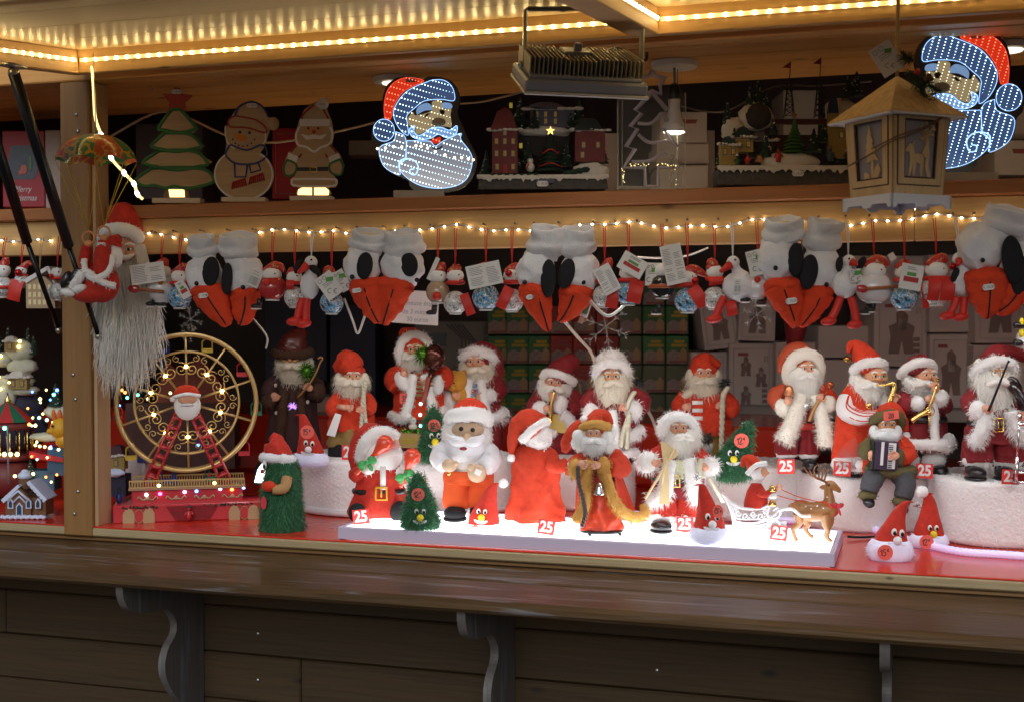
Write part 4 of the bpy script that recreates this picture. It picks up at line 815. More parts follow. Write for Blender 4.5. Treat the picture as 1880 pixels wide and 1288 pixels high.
f = Fig('snow_village', 'resin snow village with two flag towers, a tunnel and a green fir tree', 'christmas village', 1438, 345, onshelf(1438, 345, 2.82))
snowbase(f, 1313, 1562, 312, 344, 80, 306, 9)
mound(f, 1390, 212, 32, 26, 18, 14); m = f.mb(); m.ell((1393, 213, 8), (24, 10, 24), wr=.1); f.part('tunnel', m, BROWNT); mound(f, 1350, 240, 22, 26, 18, 14)
house(f, 1335, 306, 32, 36, 26, -10, OCHRE, M('roof_teal', (.02, .04, .05), .7), [(24, (-8, 7))], roofh=18); house(f, 1362, 282, 34, 26, 26, -6, OCHRE, MATS['roof_teal'], [(14, (-8, 8))], roofh=22); house(f, 1397, 290, 46, 30, 22, 4, BROWNT, SLATE, [(14, (14,))], roofh=20)
for u, h in ((1338, 40), (1380, 38), (1395, 46), (1408, 30)): fir(f, u, {1338: 226, 1380: 192, 1395: 192, 1408: 194}[u], h, h * .5, 20)
fir(f, 1401, 292, 44, 24, -24); fir(f, 1488, 284, 44, 30, -24); fir(f, 1562, 176, 42, 24, 24); fir(f, 1578, 174, 46, 26, 24)
fir(f, 1454, 284, 64, 44, -20, mt=M('fir_bright', (.03, .10, .02), .7, var=.5, vs=260), snow=False); m = f.mb(); m.prism([(1454 + (6 if i % 2 == 0 else 2.6) * math.sin(R(36 * i)), 216 - (6 if i % 2 == 0 else 2.6) * math.cos(R(36 * i))) for i in range(10)], -22, -19); f.part('gold_star', m, M('copper_star', (.3, .13, .06), .4), smooth=False)
mound(f, 1445, 300, 54, 17, -18, 22); mound(f, 1548, 200, 30, 24, 30, 14)
for u in (1451, 1507):
    m = f.mb(); top = 152 - (u > 1480) * 7
    for a in (-1, 1):
        for b in (-1, 1): m.tube([(u + a * 9, 215, 14 + b * 6), (u + a * 3, top, 14 + b * 2)], .9, 4)
    for i in range(6):
        y0, y1 = 212 - i * 10, 202 - i * 10; w0, w1 = 8.6 - i * 1, 7.6 - i * 1; m.tube([(u - w0, y0, 8), (u + w1, y1, 8)], .7, 4).tube([(u + w0, y0, 8), (u - w1, y1, 8)], .7, 4).tube([(u - w0, y0, 8), (u + w0, y0, 8)], .7, 4)
    m.tube([(u, top + 2, 14), (u + 2, top - 40, 14)], 1, 5); o = f.part('flag_tower', m, INK); m = f.mb(); m.prism([(u + 2, top - 40), (u + 2, top - 28), (u - 13, top - 29)], 13.4, 14.4); f.part('flag', m, M('flag_red', (.22, .02, .03), .7), o, False)
m = f.mb(); m.bxp((1470, 222, 18), (100, 10, 8)).bxp((1465, 262, 14), (86, 30, 8)); f.part('railway_bridge', m, M('bridge_red', (.06, .015, .02), .7), smooth=False)
house(f, 1548, 290, 40, 56, 26, 4, OCHRE, MATS['roof_teal'], [(20, (8,)), (40, (-6, 8))], roofh=16); house(f, 1528, 282, 18, 72, 16, 0, OCHRE, M('spire_blue', (.015, .02, .06), .6), [], roofh=44, snow=False)
for u, v, h in ((1322, 306, 34), (1348, 262, 26), (1420, 250, 30), (1432, 300, 22), (1512, 262, 34), (1530, 300, 26), (1552, 306, 22), (1376, 304, 20)): fir(f, u, v, h, h * .55, 2)
tinyman(f, 1347, 308, 20, M('vill_green', (.03, .1, .04), .7), -34, M('vill_white', (.6, .6, .6), .7)); tinyman(f, 1366, 306, 20, INKR, -34); tinyman(f, 1421, 303, 26, INKR, -38); tinyman(f, 1515, 300, 26, M('vill_blue', (.05, .08, .12), .7), -36, M('vill_brown', (.2, .09, .04), .7)); tinyman(f, 1544, 297, 16, M('vill_dark', (.03, .05, .03), .7), -36, MATS['vill_white'])
m = f.mb(); m.prism([(1380, 302), (1384, 290), (1392, 292), (1393, 303)], -36, -30); f.part('tent', m, M('tent_orange', (.35, .16, .05), .7), smooth=False)
price_sticker(f, 1455, 324, 21, 10, -45, f.o)
# cartons and boxes behind
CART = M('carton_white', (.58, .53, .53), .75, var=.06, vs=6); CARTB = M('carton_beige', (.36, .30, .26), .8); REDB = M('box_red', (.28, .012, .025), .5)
def carton(lb, u0, u1, v0, v1, Y, mat=CART, dep=.22, group='white cartons in the stall', tilt=0, prints='', name='carton', cat_='carton'):
    t = PY((u0 + u1) / 2, v1, Y)[1]; uc = (u0 + u1) / 2; f = Fig(name, lb, cat_, uc, v1, t, group); w_, h = u1 - u0, v1 - v0; D = dep / f.s
    m = f.mb(); m.bxp((uc, (v0 + v1) / 2, D / 2), (w_, h, D), tilt=tilt, bev=1.2); f.part('carton_body', m, mat, smooth=False)
    c, q = math.cos(R(tilt)), math.sin(R(tilt)); at = lambda x, y: (uc + x * w_ * c - y * h * q, (v0 + v1) / 2 + x * w_ * q + y * h * c)
    def pr(nm, poly, mt): m = f.mb(); m.prism([at(*p) for p in poly], -.6, .2); return f.part(nm, m, mt, smooth=False)
    if 'f' in prints:
        m = f.mb(); m.tube([(*at(*p), -.3) for p in ((-.4, -.42), (.4, -.42), (.4, .42), (-.4, .42), (-.4, -.42))], .5, 4); f.part('printed_border', m, M('print_grey', (.3, .27, .27), .8))
    if 'r' in prints: pr('printed_badge', [(-.3, -.36), (-.08, -.36), (-.06, -.31), (-.3, -.31)] if 'l' not in prints else [(-.1, -.25), (.3, -.25), (.26, -.12), (-.06, -.12)], M('print_red', (.3, .09, .09), .8))
    def man(x, y, sc_):     # printed picture of a bearded figure
        P = [(-.5, .5), (-.42, .1), (-.5, -.12), (-.2, -.2), (-.22, -.42), (.02, -.5), (.24, -.36), (.22, -.2), (.5, -.1), (.42, .12), (.46, .5), (.1, .5), (0, .2), (-.1, .5)]
        pr('printed_figure', [(x + a * sc_ * .8, y + b * sc_) for a, b in P], M('print_figure', (.24, .18, .18), .8)); pr('printed_face', [(x - .1 * sc_, y - .28 * sc_), (x + .12 * sc_, y - .28 * sc_), (x + .14 * sc_, y - .02 * sc_), (x - .12 * sc_, y - .02 * sc_)], M('print_beard', (.46, .42, .41), .8))
    if 'm' in prints: man(.02, .02, .62)
    if 't' in prints: man(-.12, -.16, .3); man(.22, .0, .3); man(-.12, .28, .3)
    if 'b' in prints:
        for i in range(4): pr('printed_mark', [(.24, .1 + i * .08), (.36, .1 + i * .08), (.36, .155 + i * .08), (.24, .155 + i * .08)], M('print_figure', (.24, .18, .18), .8))
    if 'n' in prints: m = f.mb(); a, b = at(.3, -.22), at(.3, -.3); m.tube([(*a, -.3), (*b, -.3), (*at(.36, -.31), -.3), (*at(.36, -.23), -.3)], .7, 4); f.part('printed_note', m, MATS['print_figure'])
    return f
carton('plain white carton under the bulb, topmost of the shelf stack', 1212, 1298, 206, 262, 3.22, prints='rl', dep=.2); carton('plain white carton in the middle of the shelf stack behind the clear lamp', 1206, 1302, 264, 302, 3.22, dep=.2); carton('plain white carton at the bottom of the shelf stack behind the clear lamp', 1210, 1300, 304, 352, 3.2, dep=.2)
carton('grey white carton between the two flag towers of the snow village', 1438, 1502, 166, 250, 3.4, dep=.15); carton('grey white carton at the left edge of the flag tower village', 1278, 1312, 240, 350, 3.3, dep=.15)
carton('white carton with red print right of the glowing mirror head', 1826, 1905, 258, 322, 3.25, prints='rl', dep=.18); carton('upper white carton above the red printed one at the shelf end', 1822, 1905, 190, 256, 3.28, dep=.18)
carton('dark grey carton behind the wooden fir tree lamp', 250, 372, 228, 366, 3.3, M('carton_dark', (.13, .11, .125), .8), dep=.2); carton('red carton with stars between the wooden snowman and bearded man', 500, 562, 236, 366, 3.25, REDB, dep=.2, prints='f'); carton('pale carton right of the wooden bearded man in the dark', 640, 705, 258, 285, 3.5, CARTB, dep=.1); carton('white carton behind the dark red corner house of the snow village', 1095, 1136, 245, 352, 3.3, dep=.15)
# red lantern box with the greeting, left of the post
f = Fig('gift_box', 'red box with a snow scene picture and white greeting left of the post', 'gift box', 44, 383, onshelf(44, 383, 2.95))
m = f.mb(); m.bxp((44, 311, 60), (78, 140, 120), bev=1.5); f.part('box_body', m, REDB, smooth=False)
m = f.mb(); m.prism([(26 - 4, 268), (60, 268), (68, 290), (70, 318), (62, 330), (24, 330), (16, 318), (17, 290)], -.6, .4); f.part('picture', m, M('print_night', (.04, .055, .09), .4, var=.5, vs=60), smooth=False)
m = f.mb(); m.ell((45, 312, -1), (7, 1, 9)).ell((38, 318, -1), (4, 1, 5)); f.part('printed_figure', m, M('print_pink', (.4, .13, .11), .6)); m = f.mb(); m.ell((57, 300, -1), (3.4, 1, 15)); f.part('printed_tree', m, M('print_fir', (.1, .2, .12), .6))
for b, v_ in (('Merry', 348), ('Christmas', 364)): o = obj('greeting_text', text(b, 15.5 * f.s, 0, .8, .35), M('print_white', (.6, .58, .6), .6), f.o); o.location = f.mb().P((42, v_, -.8))
carton('pale box edge beside the red greeting box by the post', 84, 112, 240, 383, 2.97, CARTB, dep=.12, name='box', cat_='box')
# shelf cables
def cable(lb, pts, w_=2.2, mat=None, n=40, catg='cable', name='cable'):
    p0 = PT(*pts[0]); e = thing(name, lb, catg, p0); q = cat([tuple(PT(*p) - p0) for p in pts], n); s_ = pts[0][2] / F
    obj('cord', MB().tube(q, w_ * s_, 7), mat or M('cable_cream', (.52, .44, .36), .5), e); return e
cable('cream cable looping behind the wooden fir tree and snowman', [(205, 250, 3.5), (285, 208, 3.5), (340, 215, 3.5), (420, 250, 3.5), (500, 262, 3.5), (590, 248, 3.45), (650, 235, 3.45), (700, 222, 3.4)])
cable('thin cream cable from the mirror head to the floodlight', [(820, 192, 3.3), (880, 188, 3.2), (925, 178, 3.05), (955, 170, 3.0)], 1.7); cable('thin white cable behind the two flag towers', [(1250, 196, 3.3), (1330, 205, 3.3), (1420, 160, 3.45), (1500, 158, 3.45), (1600, 150, 3.4)], 1.7)
# dangling warm light cord by the post
pts = [(168, 110, 3.02), (172, 165, 3.0), (175, 215, 3.0), (186, 248, 2.99), (204, 290, 2.985), (228, 318, 2.985), (246, 338, 2.98), (252, 356, 2.98), (262, 366, 2.98)]
e = cable('warm light cord dangling in front of the post and parachute', pts, 2.6, M('cord_glow', (1, .82, .4), .4, emit=1.5, ecol=(1, .8, .32)), 60, 'light cord', 'hanging_light')
for p in pts[3:8]: o = obj('lit_bead', MB().ell((0, 0, 0), (.0052, .0045, .009)), M('bead_glow', (1, .9, .6), emit=8), e); o.location = PT(*p) - e.location; o.rotation_euler = (0, R(-30), 0)
# ================================================================== dolls
SKIN = M('doll_skin', (.66, .32, .19), .55, var=.08, vs=60, coat=.1); SKINP = M('doll_hand', (.74, .38, .26), .55); BEARD = M('beard_white', (.84, .82, .77), .9, sheen=.2); BEARDC = M('beard_cream', (.74, .69, .57), .9, sheen=.2); BROWF = M('brown_fur', (.075, .035, .02), .9); GOLDF = M('gold_fur', (.60, .33, .085), .9); OLIVE = M('olive_fur', (.13, .11, .045), .9)
BOOT = M('boot_black', (.012, .012, .014), .28, coat=.3); FELTB = M('black_felt', (.012, .012, .014), .9); EYEW = M('eye_white', (.8, .8, .8), .25); EYEB = M('eye_black', (.008, .008, .01), .15); GLINT = M('blue_iris', (.05, .12, .25), .2); YEL = M('nose_yellow', (.75, .58, .02), .6); GRNP = M('plush_green', (.018, .11, .045), .85, var=.35, vs=60, sheen=.2); TAN = M('plush_tan', (.60, .42, .28), .85, sheen=.2); WPL = M('plush_white', (.80, .80, .84), .9, sheen=.15, bump=.35, bs=260, var=.08, vs=60); GRNRIB = M('ribbon_green', (.06, .36, .10), .45); MAR = M('maraca_red', (.75, .07, .03), .16, coat=.6)
GROUPD = 'bearded christmas dolls for sale'
def head(f, u, v, r, d=0, dark=1, look=0, glasses=False, skin=None, nose=True):
    m = f.mb(); m.ell((u, v, d), (r, r, r * 1.12), nu=18, nv=12)
    m.ell((u - r * .42 + look * r, v + r * .22, d - r * .72), (r * .34, r * .3, r * .3)).ell((u + r * .42 + look * r, v + r * .22, d - r * .72), (r * .34, r * .3, r * .3))
    if nose: m.ell((u + look * r, v + r * .12, d - r * .98), (r * .19, r * .26, r * .24))
    m.tube([(u - r * .6 + look * r, v - r * .26, d - r * .82), (u - r * .2 + look * r, v - r * .34, d - r * .98)], r * .1, 6).tube([(u + r * .2 + look * r, v - r * .34, d - r * .98), (u + r * .6 + look * r, v - r * .26, d - r * .82)], r * .1, 6)
    h = f.part('head', m, skin or SKIN)
    for s_ in (-1, 1):
        x = u + s_ * r * .36 + look * r; m = f.mb(); m.ell((x, v - r * .08, d - r * .88), (r * .2, r * .12, r * .13), nu=10, nv=7); e = f.part('eye', m, EYEW, h); m = f.mb(); m.ell((x, v - r * .08, d - r * .97), (r * .1, r * .06, r * .11), nu=8, nv=6); f.part('iris', m, EYEB, h)
        m = f.mb(); m.tube([(x - s_ * r * .2, v - r * .36, d - r * .95), (x + s_ * r * .1, v - r * .46, d - r * .92), (x + s_ * r * .32, v - r * .32, d - r * .8)], r * .085, 6, sm=6); f.part('eyebrow', m, BEARD, h)
    if glasses:
        m = f.mb()
        for s_ in (-1, 1): m.ring((u + s_ * r * .4 + look * r, v - r * .02, d - r * 1.08), r * .3, r * .035, 18, 5)
        m.tube([(u - r * .12 + look * r, v - r * .04, d - r * 1.1), (u + r * .12 + look * r, v - r * .04, d - r * 1.1)], r * .035, 5); f.part('glasses', m, GOLD, h)
    return h
def beard(f, u, v, w_, h, d, n=420, mt=None, L=12, moust=True, side=True, mu=None, seed=1, wd=1.0):
    """a full beard: v is the mouth line, h the drop below it"""
    m = f.mb(); m.lathe((u, v + h, d), [(w_ * .06, 0), (w_ * .24, h * .16), (w_ * .40, h * .42), (w_ * .49, h * .74), (w_ * .5, h * 1.0), (w_ * .45, h * 1.2), (w_ * .3, h * 1.3)], 20, sy=.62, rings=12, fold=.07, fk=6, seed=seed)
    if side:
        for s_ in (-1, 1): m.ell((u + s_ * w_ * .40, v - h * .14, d + w_ * .12), (w_ * .15, w_ * .22, h * .4))
    m.jit(2.5, 12, u); m.fur(int(n * 2.2), L, wd * .85, (0, -.15, -1), 1.0, .75, .45, seed=seed + int(u)); b = f.part('beard', m, mt or BEARD)
    if moust:
        r = w_ * .1; q = mu if mu is not None else v - h * .02
        for s_ in (-1, 1): m = f.mb(); m.tube([(u, q - r * .3, d - w_ * .34), (u + s_ * w_ * .16, q + r * .3, d - w_ * .36), (u + s_ * w_ * .33, q + r * .9, d - w_ * .27)], [r * .8, r, r * .25], 8, sm=8); m.fur(26, 6, 1, (s_ * .7, 0, -.6), 1, .4, .2, seed=seed + 3); f.part('moustache', m, mt or BEARD, b)
    return b
def furtube(f, nm, pts, r, mt=None, n=150, L=5, sm=14, par=None, wd=1.0, gw=.35, seed=2, rr=10):
    m = f.mb(); m.tube(pts, r, rr, sm=sm, wr=.1); m.jit(1.6, 9, pts[0][0]); m.fur(int(n * 1.8), L * 1.15, wd * .9, (0, 0, -1), gw, 1, .5, seed=seed + int(pts[0][0])); return f.part(nm, m, mt or FURW, par)
def furball(f, nm, u, v, d, r, mt=None, n=120, L=5, par=None, wd=1.0, gw=.3, tilt=0):
    m = f.mb(); m.ell((u, v, d), r, tilt=tilt); m.fur(n, L, wd, (0, 0, -1), gw, 1, .5, seed=int(u + v)); return f.part(nm, m, mt or FURW, par)
def hand(f, u, v, r, ang=90, d=-20, mt=None, par=None):
    """mitten-sized doll hand: palm, four bent fingers and a thumb; ang = way the fingers point (0 right, 90 down)"""
    c, s_ = math.cos(R(ang)), math.sin(R(ang)); m = f.mb(); m.ell((u, v, d), (r * .8, r * .5, r * .9), tilt=ang - 90)
    for i in range(4):
        o_ = (i - 1.5) * r * .38; l = r * (1.0, 1.15, 1.1, .85)[i]
        b = (u + c * r * .45 - s_ * o_, v + s_ * r * .45 + c * o_); m.tube([(*b, d - r * .1), (b[0] + c * l * .6, b[1] + s_ * l * .6, d - r * .42), (b[0] + c * l * .85, b[1] + s_ * l * .85, d - r * .05)], [r * .22, r * .2, r * .14], 7)
    m.tube([(u - s_ * r * .55, v + c * r * .55, d - r * .15), (u - s_ * r * .95 + c * r * .3, v + c * r * .95 + s_ * r * .3, d - r * .4), (u - s_ * r * .85 + c * r * .75, v + c * r * .85 + s_ * r * .75, d - r * .5)], [r * .26, r * .22, r * .15], 7); return f.part('hand', m, mt or SKINP, par)
def sleeve(f, pts, rad, mt, nm='sleeve', seed=0):
    m = f.mb(); m.tube(pts, rad, 18, sm=18, wr=.1); m.ell(pts[0], rad[0] if hasattr(rad, '__len__') else rad); m.jit(2.2, 11, pts[0][0]); return f.part(nm, m, mt)
def coat(f, u, v, prof, mt, nm='coat', sy=.62, fold=.08, fk=7, d=0, seed=0, rings=24, n=52):
    m = f.mb(); m.lathe((u, v, d), prof, n, sy=sy, rings=rings, fold=fold, fk=fk, seed=seed); m.jit(2.6, 15, seed); return f.part(nm, m, mt)
def boot(f, u, v, w_, h, d=0, mt=None, face=0):
    m = f.mb(); m.ell((u, v - h * .42, d - w_ * .25), (w_ * .5, w_ * .72, h * .45), nu=16, nv=10, yaw=face).ell((u, v - h * .62, d + w_ * .1), (w_ * .4, w_ * .42, h * .42)).lathe((u, v, d - w_ * .22), [(w_ * .5, 0), (w_ * .53, h * .06), (w_ * .5, h * .16)], 16, sy=1.4); return f.part('boot', m, mt or BOOT)
def sack_cap(f, pts, rad, mt, sm=16, n=16, nm='cap', flat=1, wr=.12):
    m = f.mb(); m.tube(pts, rad, n, sm=sm, wr=wr, flat=flat); m.ell(pts[0], (rad[0], rad[0] * flat, rad[0] * .6)); m.jit(2.4, 12, pts[0][0]); return f.part(nm, m, mt)
def brim(f, u, v, w_, r, d=0, dd=.8, tilt=0, mt=None, n=200, L=4, bow=.12, nm='fur_brim'):
    c, s_ = math.cos(R(tilt)), math.sin(R(tilt)); pts = []
    for i in range(25):
        a = 2 * math.pi * i / 24; x, y = w_ / 2 * math.cos(a), w_ / 2 * dd * math.sin(a); z = -bow * w_ * .5 * math.sin(a) * -1
        pts.append((u + x * c - z * s_ * 0, v + x * s_ + bow * w_ * .4 * (-math.sin(a)) * -1 * -1, d + y))
    return furtube(f, nm, pts, r, mt, n, L, sm=0)
def round_sticker(f, u, v, r, txt, d, par, tilt=-6, rx=1):
    m = f.mb(); m.prism([(u + r * rx * math.cos(R(a)), v + r * math.sin(R(a))) for a in range(0, 360, 15)], d - .4, d + .4); s_ = f.part('price_sticker', m, STICK, par, False); m = f.mb(); pen(m, txt + '€', u, v, r * .85, d - .7, .75, tilt); f.part('price_text', m, INK, s_ if par is None else par); return s_
def cardsign(lb, u, v, zz, tilt=0, txt='25', w_=31, h=27, push=0):
    p, t = G(u, v, zz); f = Fig('price_card', lb, 'price card', u, v, t - push, 'red price cards reading 25', yaw=-4)
    m = f.mb(); m.bxp((u, v - h / 2, 0), (w_, h, 1.6), tilt=tilt); c = f.part('card', m, CARDR, smooth=False); k = f.s
    for s_, x in ((-1, 0),):
        o = obj('figures', text(txt, h * 1.02 * k, .035, .88), M('figure_white', (.82, .8, .8), .6), c); o.location = f.mb().P((u, v - h / 2, -1.3)); o.rotation_euler = (0, R(tilt), 0)
    m = f.mb(); m.bxp((u + 3, v - h * .35, 5), (w_ * .5, h * .7, 1)); f.part('easel_back', m, M('card_grey', (.35, .3, .3), .7), smooth=False)
def rope(f, pts, r, mt, nm='rope', n=60, par=None):
    q = cat([p if len(p) > 2 else (*p, -30) for p in pts], n); m = f.mb()
    for ph in (0, math.pi): m.tube([(p[0] + r * .5 * math.cos(i * .9 + ph), p[1], p[2] + r * .5 * math.sin(i * .9 + ph)) for i, p in enumerate(q)], r * .62, 6)
    return f.part(nm, m, mt, par)
ROPEW = M('rope_silver', (.62, .60, .46), .5, .2)
def belt(f, u, v, w_, h, d, buckle, mt=None, bm=None):
    m = f.mb(); n = 24; m.tube([(u + w_ / 2 * math.cos(2 * math.pi * i / n), v, d + w_ * .33 * math.sin(2 * math.pi * i / n)) for i in range(n + 1)], h / 2, 8); b = f.part('belt', m, mt or BOOT)
    if buckle:
        x, bw, bh = buckle; y = d - w_ * .33 - h * .7; m = f.mb(); m.tube([(x - bw / 2, v - bh / 2, y), (x + bw / 2, v - bh / 2, y), (x + bw / 2, v + bh / 2, y), (x - bw / 2, v + bh / 2, y), (x - bw / 2, v - bh / 2, y)], bw * .12, 6).bxp((x, v, y), (bw * .16, bh * .6, 1.5)); f.part('buckle', m, bm or GOLD, b)
def tinsel(f, u, v, r, d, mt, n=160, nm='tinsel_ball', L=None, par=None):
    m = f.mb(); m.ell((u, v, d), r * .5); m.fur(n, L or r * .75, 1.3, (0, 0, -1), .1, 1, .5, seed=int(u)); return f.part(nm, m, mt, par)
TINS = M('tinsel_green', (.10, .30, .03), .25, .7)
# ---- back row, left to right
f = Fig('christmas_doll', 'brown robed doll with a pointed leather cap holding a green tinsel ball', 'doll', 540, 824, 3.62, GROUPD); BRC = M('brown_coat', (.06, .022, .024), .8, var=.4, vs=30)
coat(f, 538, 826, [(44, 0), (48, 20), (42, 70), (36, 110), (22, 136)], BRC, seed=1); head(f, 537, 657, 20, -6, glasses=True); beard(f, 541, 672, 64, 42, -8, mt=BEARDC, n=380)
sack_cap(f, [(538, 640, 0), (546, 626, 0), (556, 615, 4), (566, 612, 8)], [30, 25, 14, 4], M('leather_brown', (.10, .016, .012), .35, coat=.3)); brim(f, 538, 648, 62, 9, 0, mt=BROWF, n=220, L=6)
for s_, x in ((-1, 500), (1, 582)): sleeve(f, [(538 + s_ * 28, 700, 2), (x, 712, -8), (x + s_ * 2, 728, -22)], [15, 17, 15], BRC)
furball(f, 'fur_cuff', 500, 734, -24, (15, 13, 15), BROWF, 120, 6); furball(f, 'fur_cuff', 588, 716, -24, (13, 12, 15), BROWF, 100, 6); hand(f, 511, 724, 8, 30, -34); hand(f, 574, 709, 8, 200, -36)
furtube(f, 'coat_trim', [(528, 715, -24), (524, 760, -30), (520, 812, -34)], 9, BROWF, 180, 6); furtube(f, 'coat_trim', [(555, 715, -24), (560, 760, -30), (568, 812, -32)], 8, BROWF, 160, 6)
tinsel(f, 570, 679, 19, -38, TINS); m = f.mb(); m.tube([(552, 728, -36), (572, 706, -40), (586, 684, -40), (594, 664, -38), (598, 658, -38), (596, 654, -38), (590, 657, -38)], 2, 6, sm=24); f.part('candy_cane', m, M('cane_gold', (.5, .25, .1), .3, .6))
m = f.mb()
for x, y in ((512, 705), (513, 755), (570, 735), (520, 780), (565, 770)): m.ell((x, y, -30), (3, 2, 3.6))
f.part('snow_dots', m, MATS['snow_paint'], kind='stuff')
f = Fig('christmas_doll', 'orange red robed doll with floppy cap, white scarf end and rope staff', 'doll', 645, 842, 3.40, GROUPD)
m = f.mb(); m.lathe((634, 843, 0), [(30, 0), (32, 4), (32, 24), (28, 30)], 20, sy=.8); f.part('black_stand', m, FELTB); coat(f, 646, 818, [(44, 0), (42, 16), (38, 36), (36, 38)], M('khaki_skirt', (.30, .19, .06), .85, var=.3, vs=50), 'skirt', fold=.1); coat(f, 646, 790, [(42, 0), (38, 30), (30, 60), (22, 80)], RED, seed=2)
head(f, 649, 690, 17, -6, look=.15); beard(f, 647, 702, 58, 36, -8, mt=BEARDC, n=420, L=13); sack_cap(f, [(650, 680, 0), (642, 668, 0), (634, 662, 2), (620, 672, 4), (618, 684, 4)], [21, 24, 20, 9, 5], RED); sleeve(f, [(626, 726, 0), (614, 746, -8), (622, 758, -20)], [13, 15, 13], RED); sleeve(f, [(668, 726, 0), (680, 742, -8), (674, 754, -20)], [12, 14, 12], RED)
hand(f, 644, 745, 7, 0, -34); m = f.mb(); m.tube([(624, 744, -24), (640, 745, -32)], 5, 8); f.part('wrist', m, SKINP); hand(f, 668, 750, 7, 200, -34); m = f.mb(); m.sheet([[(620 - i * 4, 755 + i * 10, -30 - (i % 2) * 2), (632 - i * 3, 758 + i * 10, -34)] for i in range(5)]); f.part('scarf_end', m, FURW)
rope(f, [(674, 700), (670, 735), (667, 780), (666, 800)], 4, ROPEW, 'rope_staff'); rope(f, [(672, 715), (674, 760), (680, 792)], 3.4, ROPEW, 'rope_staff')
f = Fig('christmas_doll', 'tall red coated doll with white hood, tag reading 35 and dark bouquet', 'doll', 765, 836, 3.55, GROUPD)
coat(f, 768, 836, [(38, 0), (40, 40), (36, 90), (34, 150), (20, 172)], REDD, 'gown'); coat(f, 770, 768, [(50, 0), (46, 30), (40, 70), (26, 96)], RED, seed=4, fold=.06); head(f, 763, 642, 19, -4, dark=1); beard(f, 762, 656, 56, 44, -6, n=420)
furtube(f, 'fur_hood', [(738, 668, -8), (734, 645, -10), (744, 624, -10), (764, 616, -10), (784, 625, -10), (791, 648, -8)], [8, 9, 10, 10, 9, 8], FURW, 260, 5, sm=24); sack_cap(f, [(764, 640, 6), (756, 622, 6), (744, 612, 4), (734, 616, 2)], [28, 24, 12, 5], RED)
for x0, x1, x2 in ((760, 756, 745), (782, 792, 800)): furtube(f, 'coat_trim', [(x0, 686, -28), (x1, 725, -34), (x2, 764, -34)], 9, FURW, 170, 5)
furtube(f, 'coat_hem', [(720, 760, -8), (738, 766, -30), (758, 760, -36)], 9, FURW, 120, 5); furtube(f, 'coat_hem', [(790, 762, -34), (806, 758, -22), (816, 750, -6)], 9, FURW, 100, 5)
sleeve(f, [(742, 680, 0), (724, 694, -6), (734, 708, -22)], [16, 18, 16], RED); sleeve(f, [(796, 680, 0), (816, 690, -6), (810, 702, -20)], [15, 17, 15], RED); furball(f, 'fur_cuff', 741, 698, -30, (12, 12, 19), tilt=-30); furball(f, 'fur_cuff', 806, 704, -28, (11, 12, 18)); hand(f, 744, 684, 8, -70, -36); hand(f, 790, 700, 8, 180, -38)
m = f.mb(); m.bxp((771, 706, -27), (13, 46, 4)); v_ = f.part('striped_vest', m, M('vest_gold', (.35, .22, .06), .7), smooth=False); m = f.mb()
for i in range(6): m.bxp((771, 687 + i * 8, -29.4), (13, 3.4, 1))
f.part('vest_stripe', m, INKR, v_, kind='stuff')
tinsel(f, 779, 648, 20, -44, TINS); m = f.mb(); m.ell((799, 655, -42), (20, 16, 24), wr=.15).tube([(797, 676, -42), (790, 700, -44), (786, 724, -42)], [6, 4, 2], 8); m.fur(90, 9, 1.4, (0, 0, 1), .3, 1, .6); f.part('bouquet', m, M('foil_dark', (.10, .03, .02), .2, .6, var=.8, vs=80)); rope(f, [(790, 690, -46), (784, 720, -46), (780, 734, -46)], 4, M('cane_red', (.4, .1, .06), .5), 'candy_cane')
m = f.mb(); m.bxp((748, 728, -40), (21, 18, 1)); s_ = f.part('price_sticker', m, STICK, smooth=False); m = f.mb(); pen(m, '35', 747, 728, 10, -41.2, .8); f.part('price_text', m, INK, s_)
f = Fig('gift_crate', 'small tan crate of toys with a snowman head and green baubles', 'toy crate', 750, 822, 3.45); m = f.mb(); m.bxp((750, 808, 10), (44, 26, 24)); f.part('crate', m, M('crate_tan', (.40, .25, .10), .7, var=.2, vs=40), smooth=False)
m = f.mb(); m.bxp((750, 808, -2.6), (24, 12, 1)); f.part('crate_label', m, M('label_gold', (.36, .27, .03), .6), smooth=False); m = f.mb(); m.ell((757, 772, 8), 7).ell((757, 783, 8), (8, 7, 6)); o = f.part('snowman', m, SNOWP); m = f.mb(); m.ell((754.5, 771, 1), 1, nu=6, nv=4).ell((759.5, 771, 1), 1, nu=6, nv=4); f.part('eyes', m, INK, o, kind='stuff'); m = f.mb()
for i in range(14): m.ell((732 + RN.random() * 36, 788 + RN.random() * 7, 4 + RN.random() * 10), 4, nu=8, nv=6)
f.part('bauble', m, M('bauble_green', (.08, .3, .03), .15, .6), kind='stuff'); m = f.mb()
for u, v in ((771, 761), (772, 781), (772, 741)): m.ell((u, v, 6), 3.2, nu=8, nv=6)
f.part('lit_bauble', m, M('lamp_cyan', (.3, .9, .8), emit=3), kind='stuff'); m = f.mb(); m.bxp((735, 790, 8), (14, 9, 10)); f.part('parcel', m, M('parcel_red', (.4, .03, .02), .2, .4), smooth=False)
f = Fig('christmas_doll', 'dark red coated doll hugging a yellow teddy bear', 'doll', 880, 838, 3.62, GROUPD)
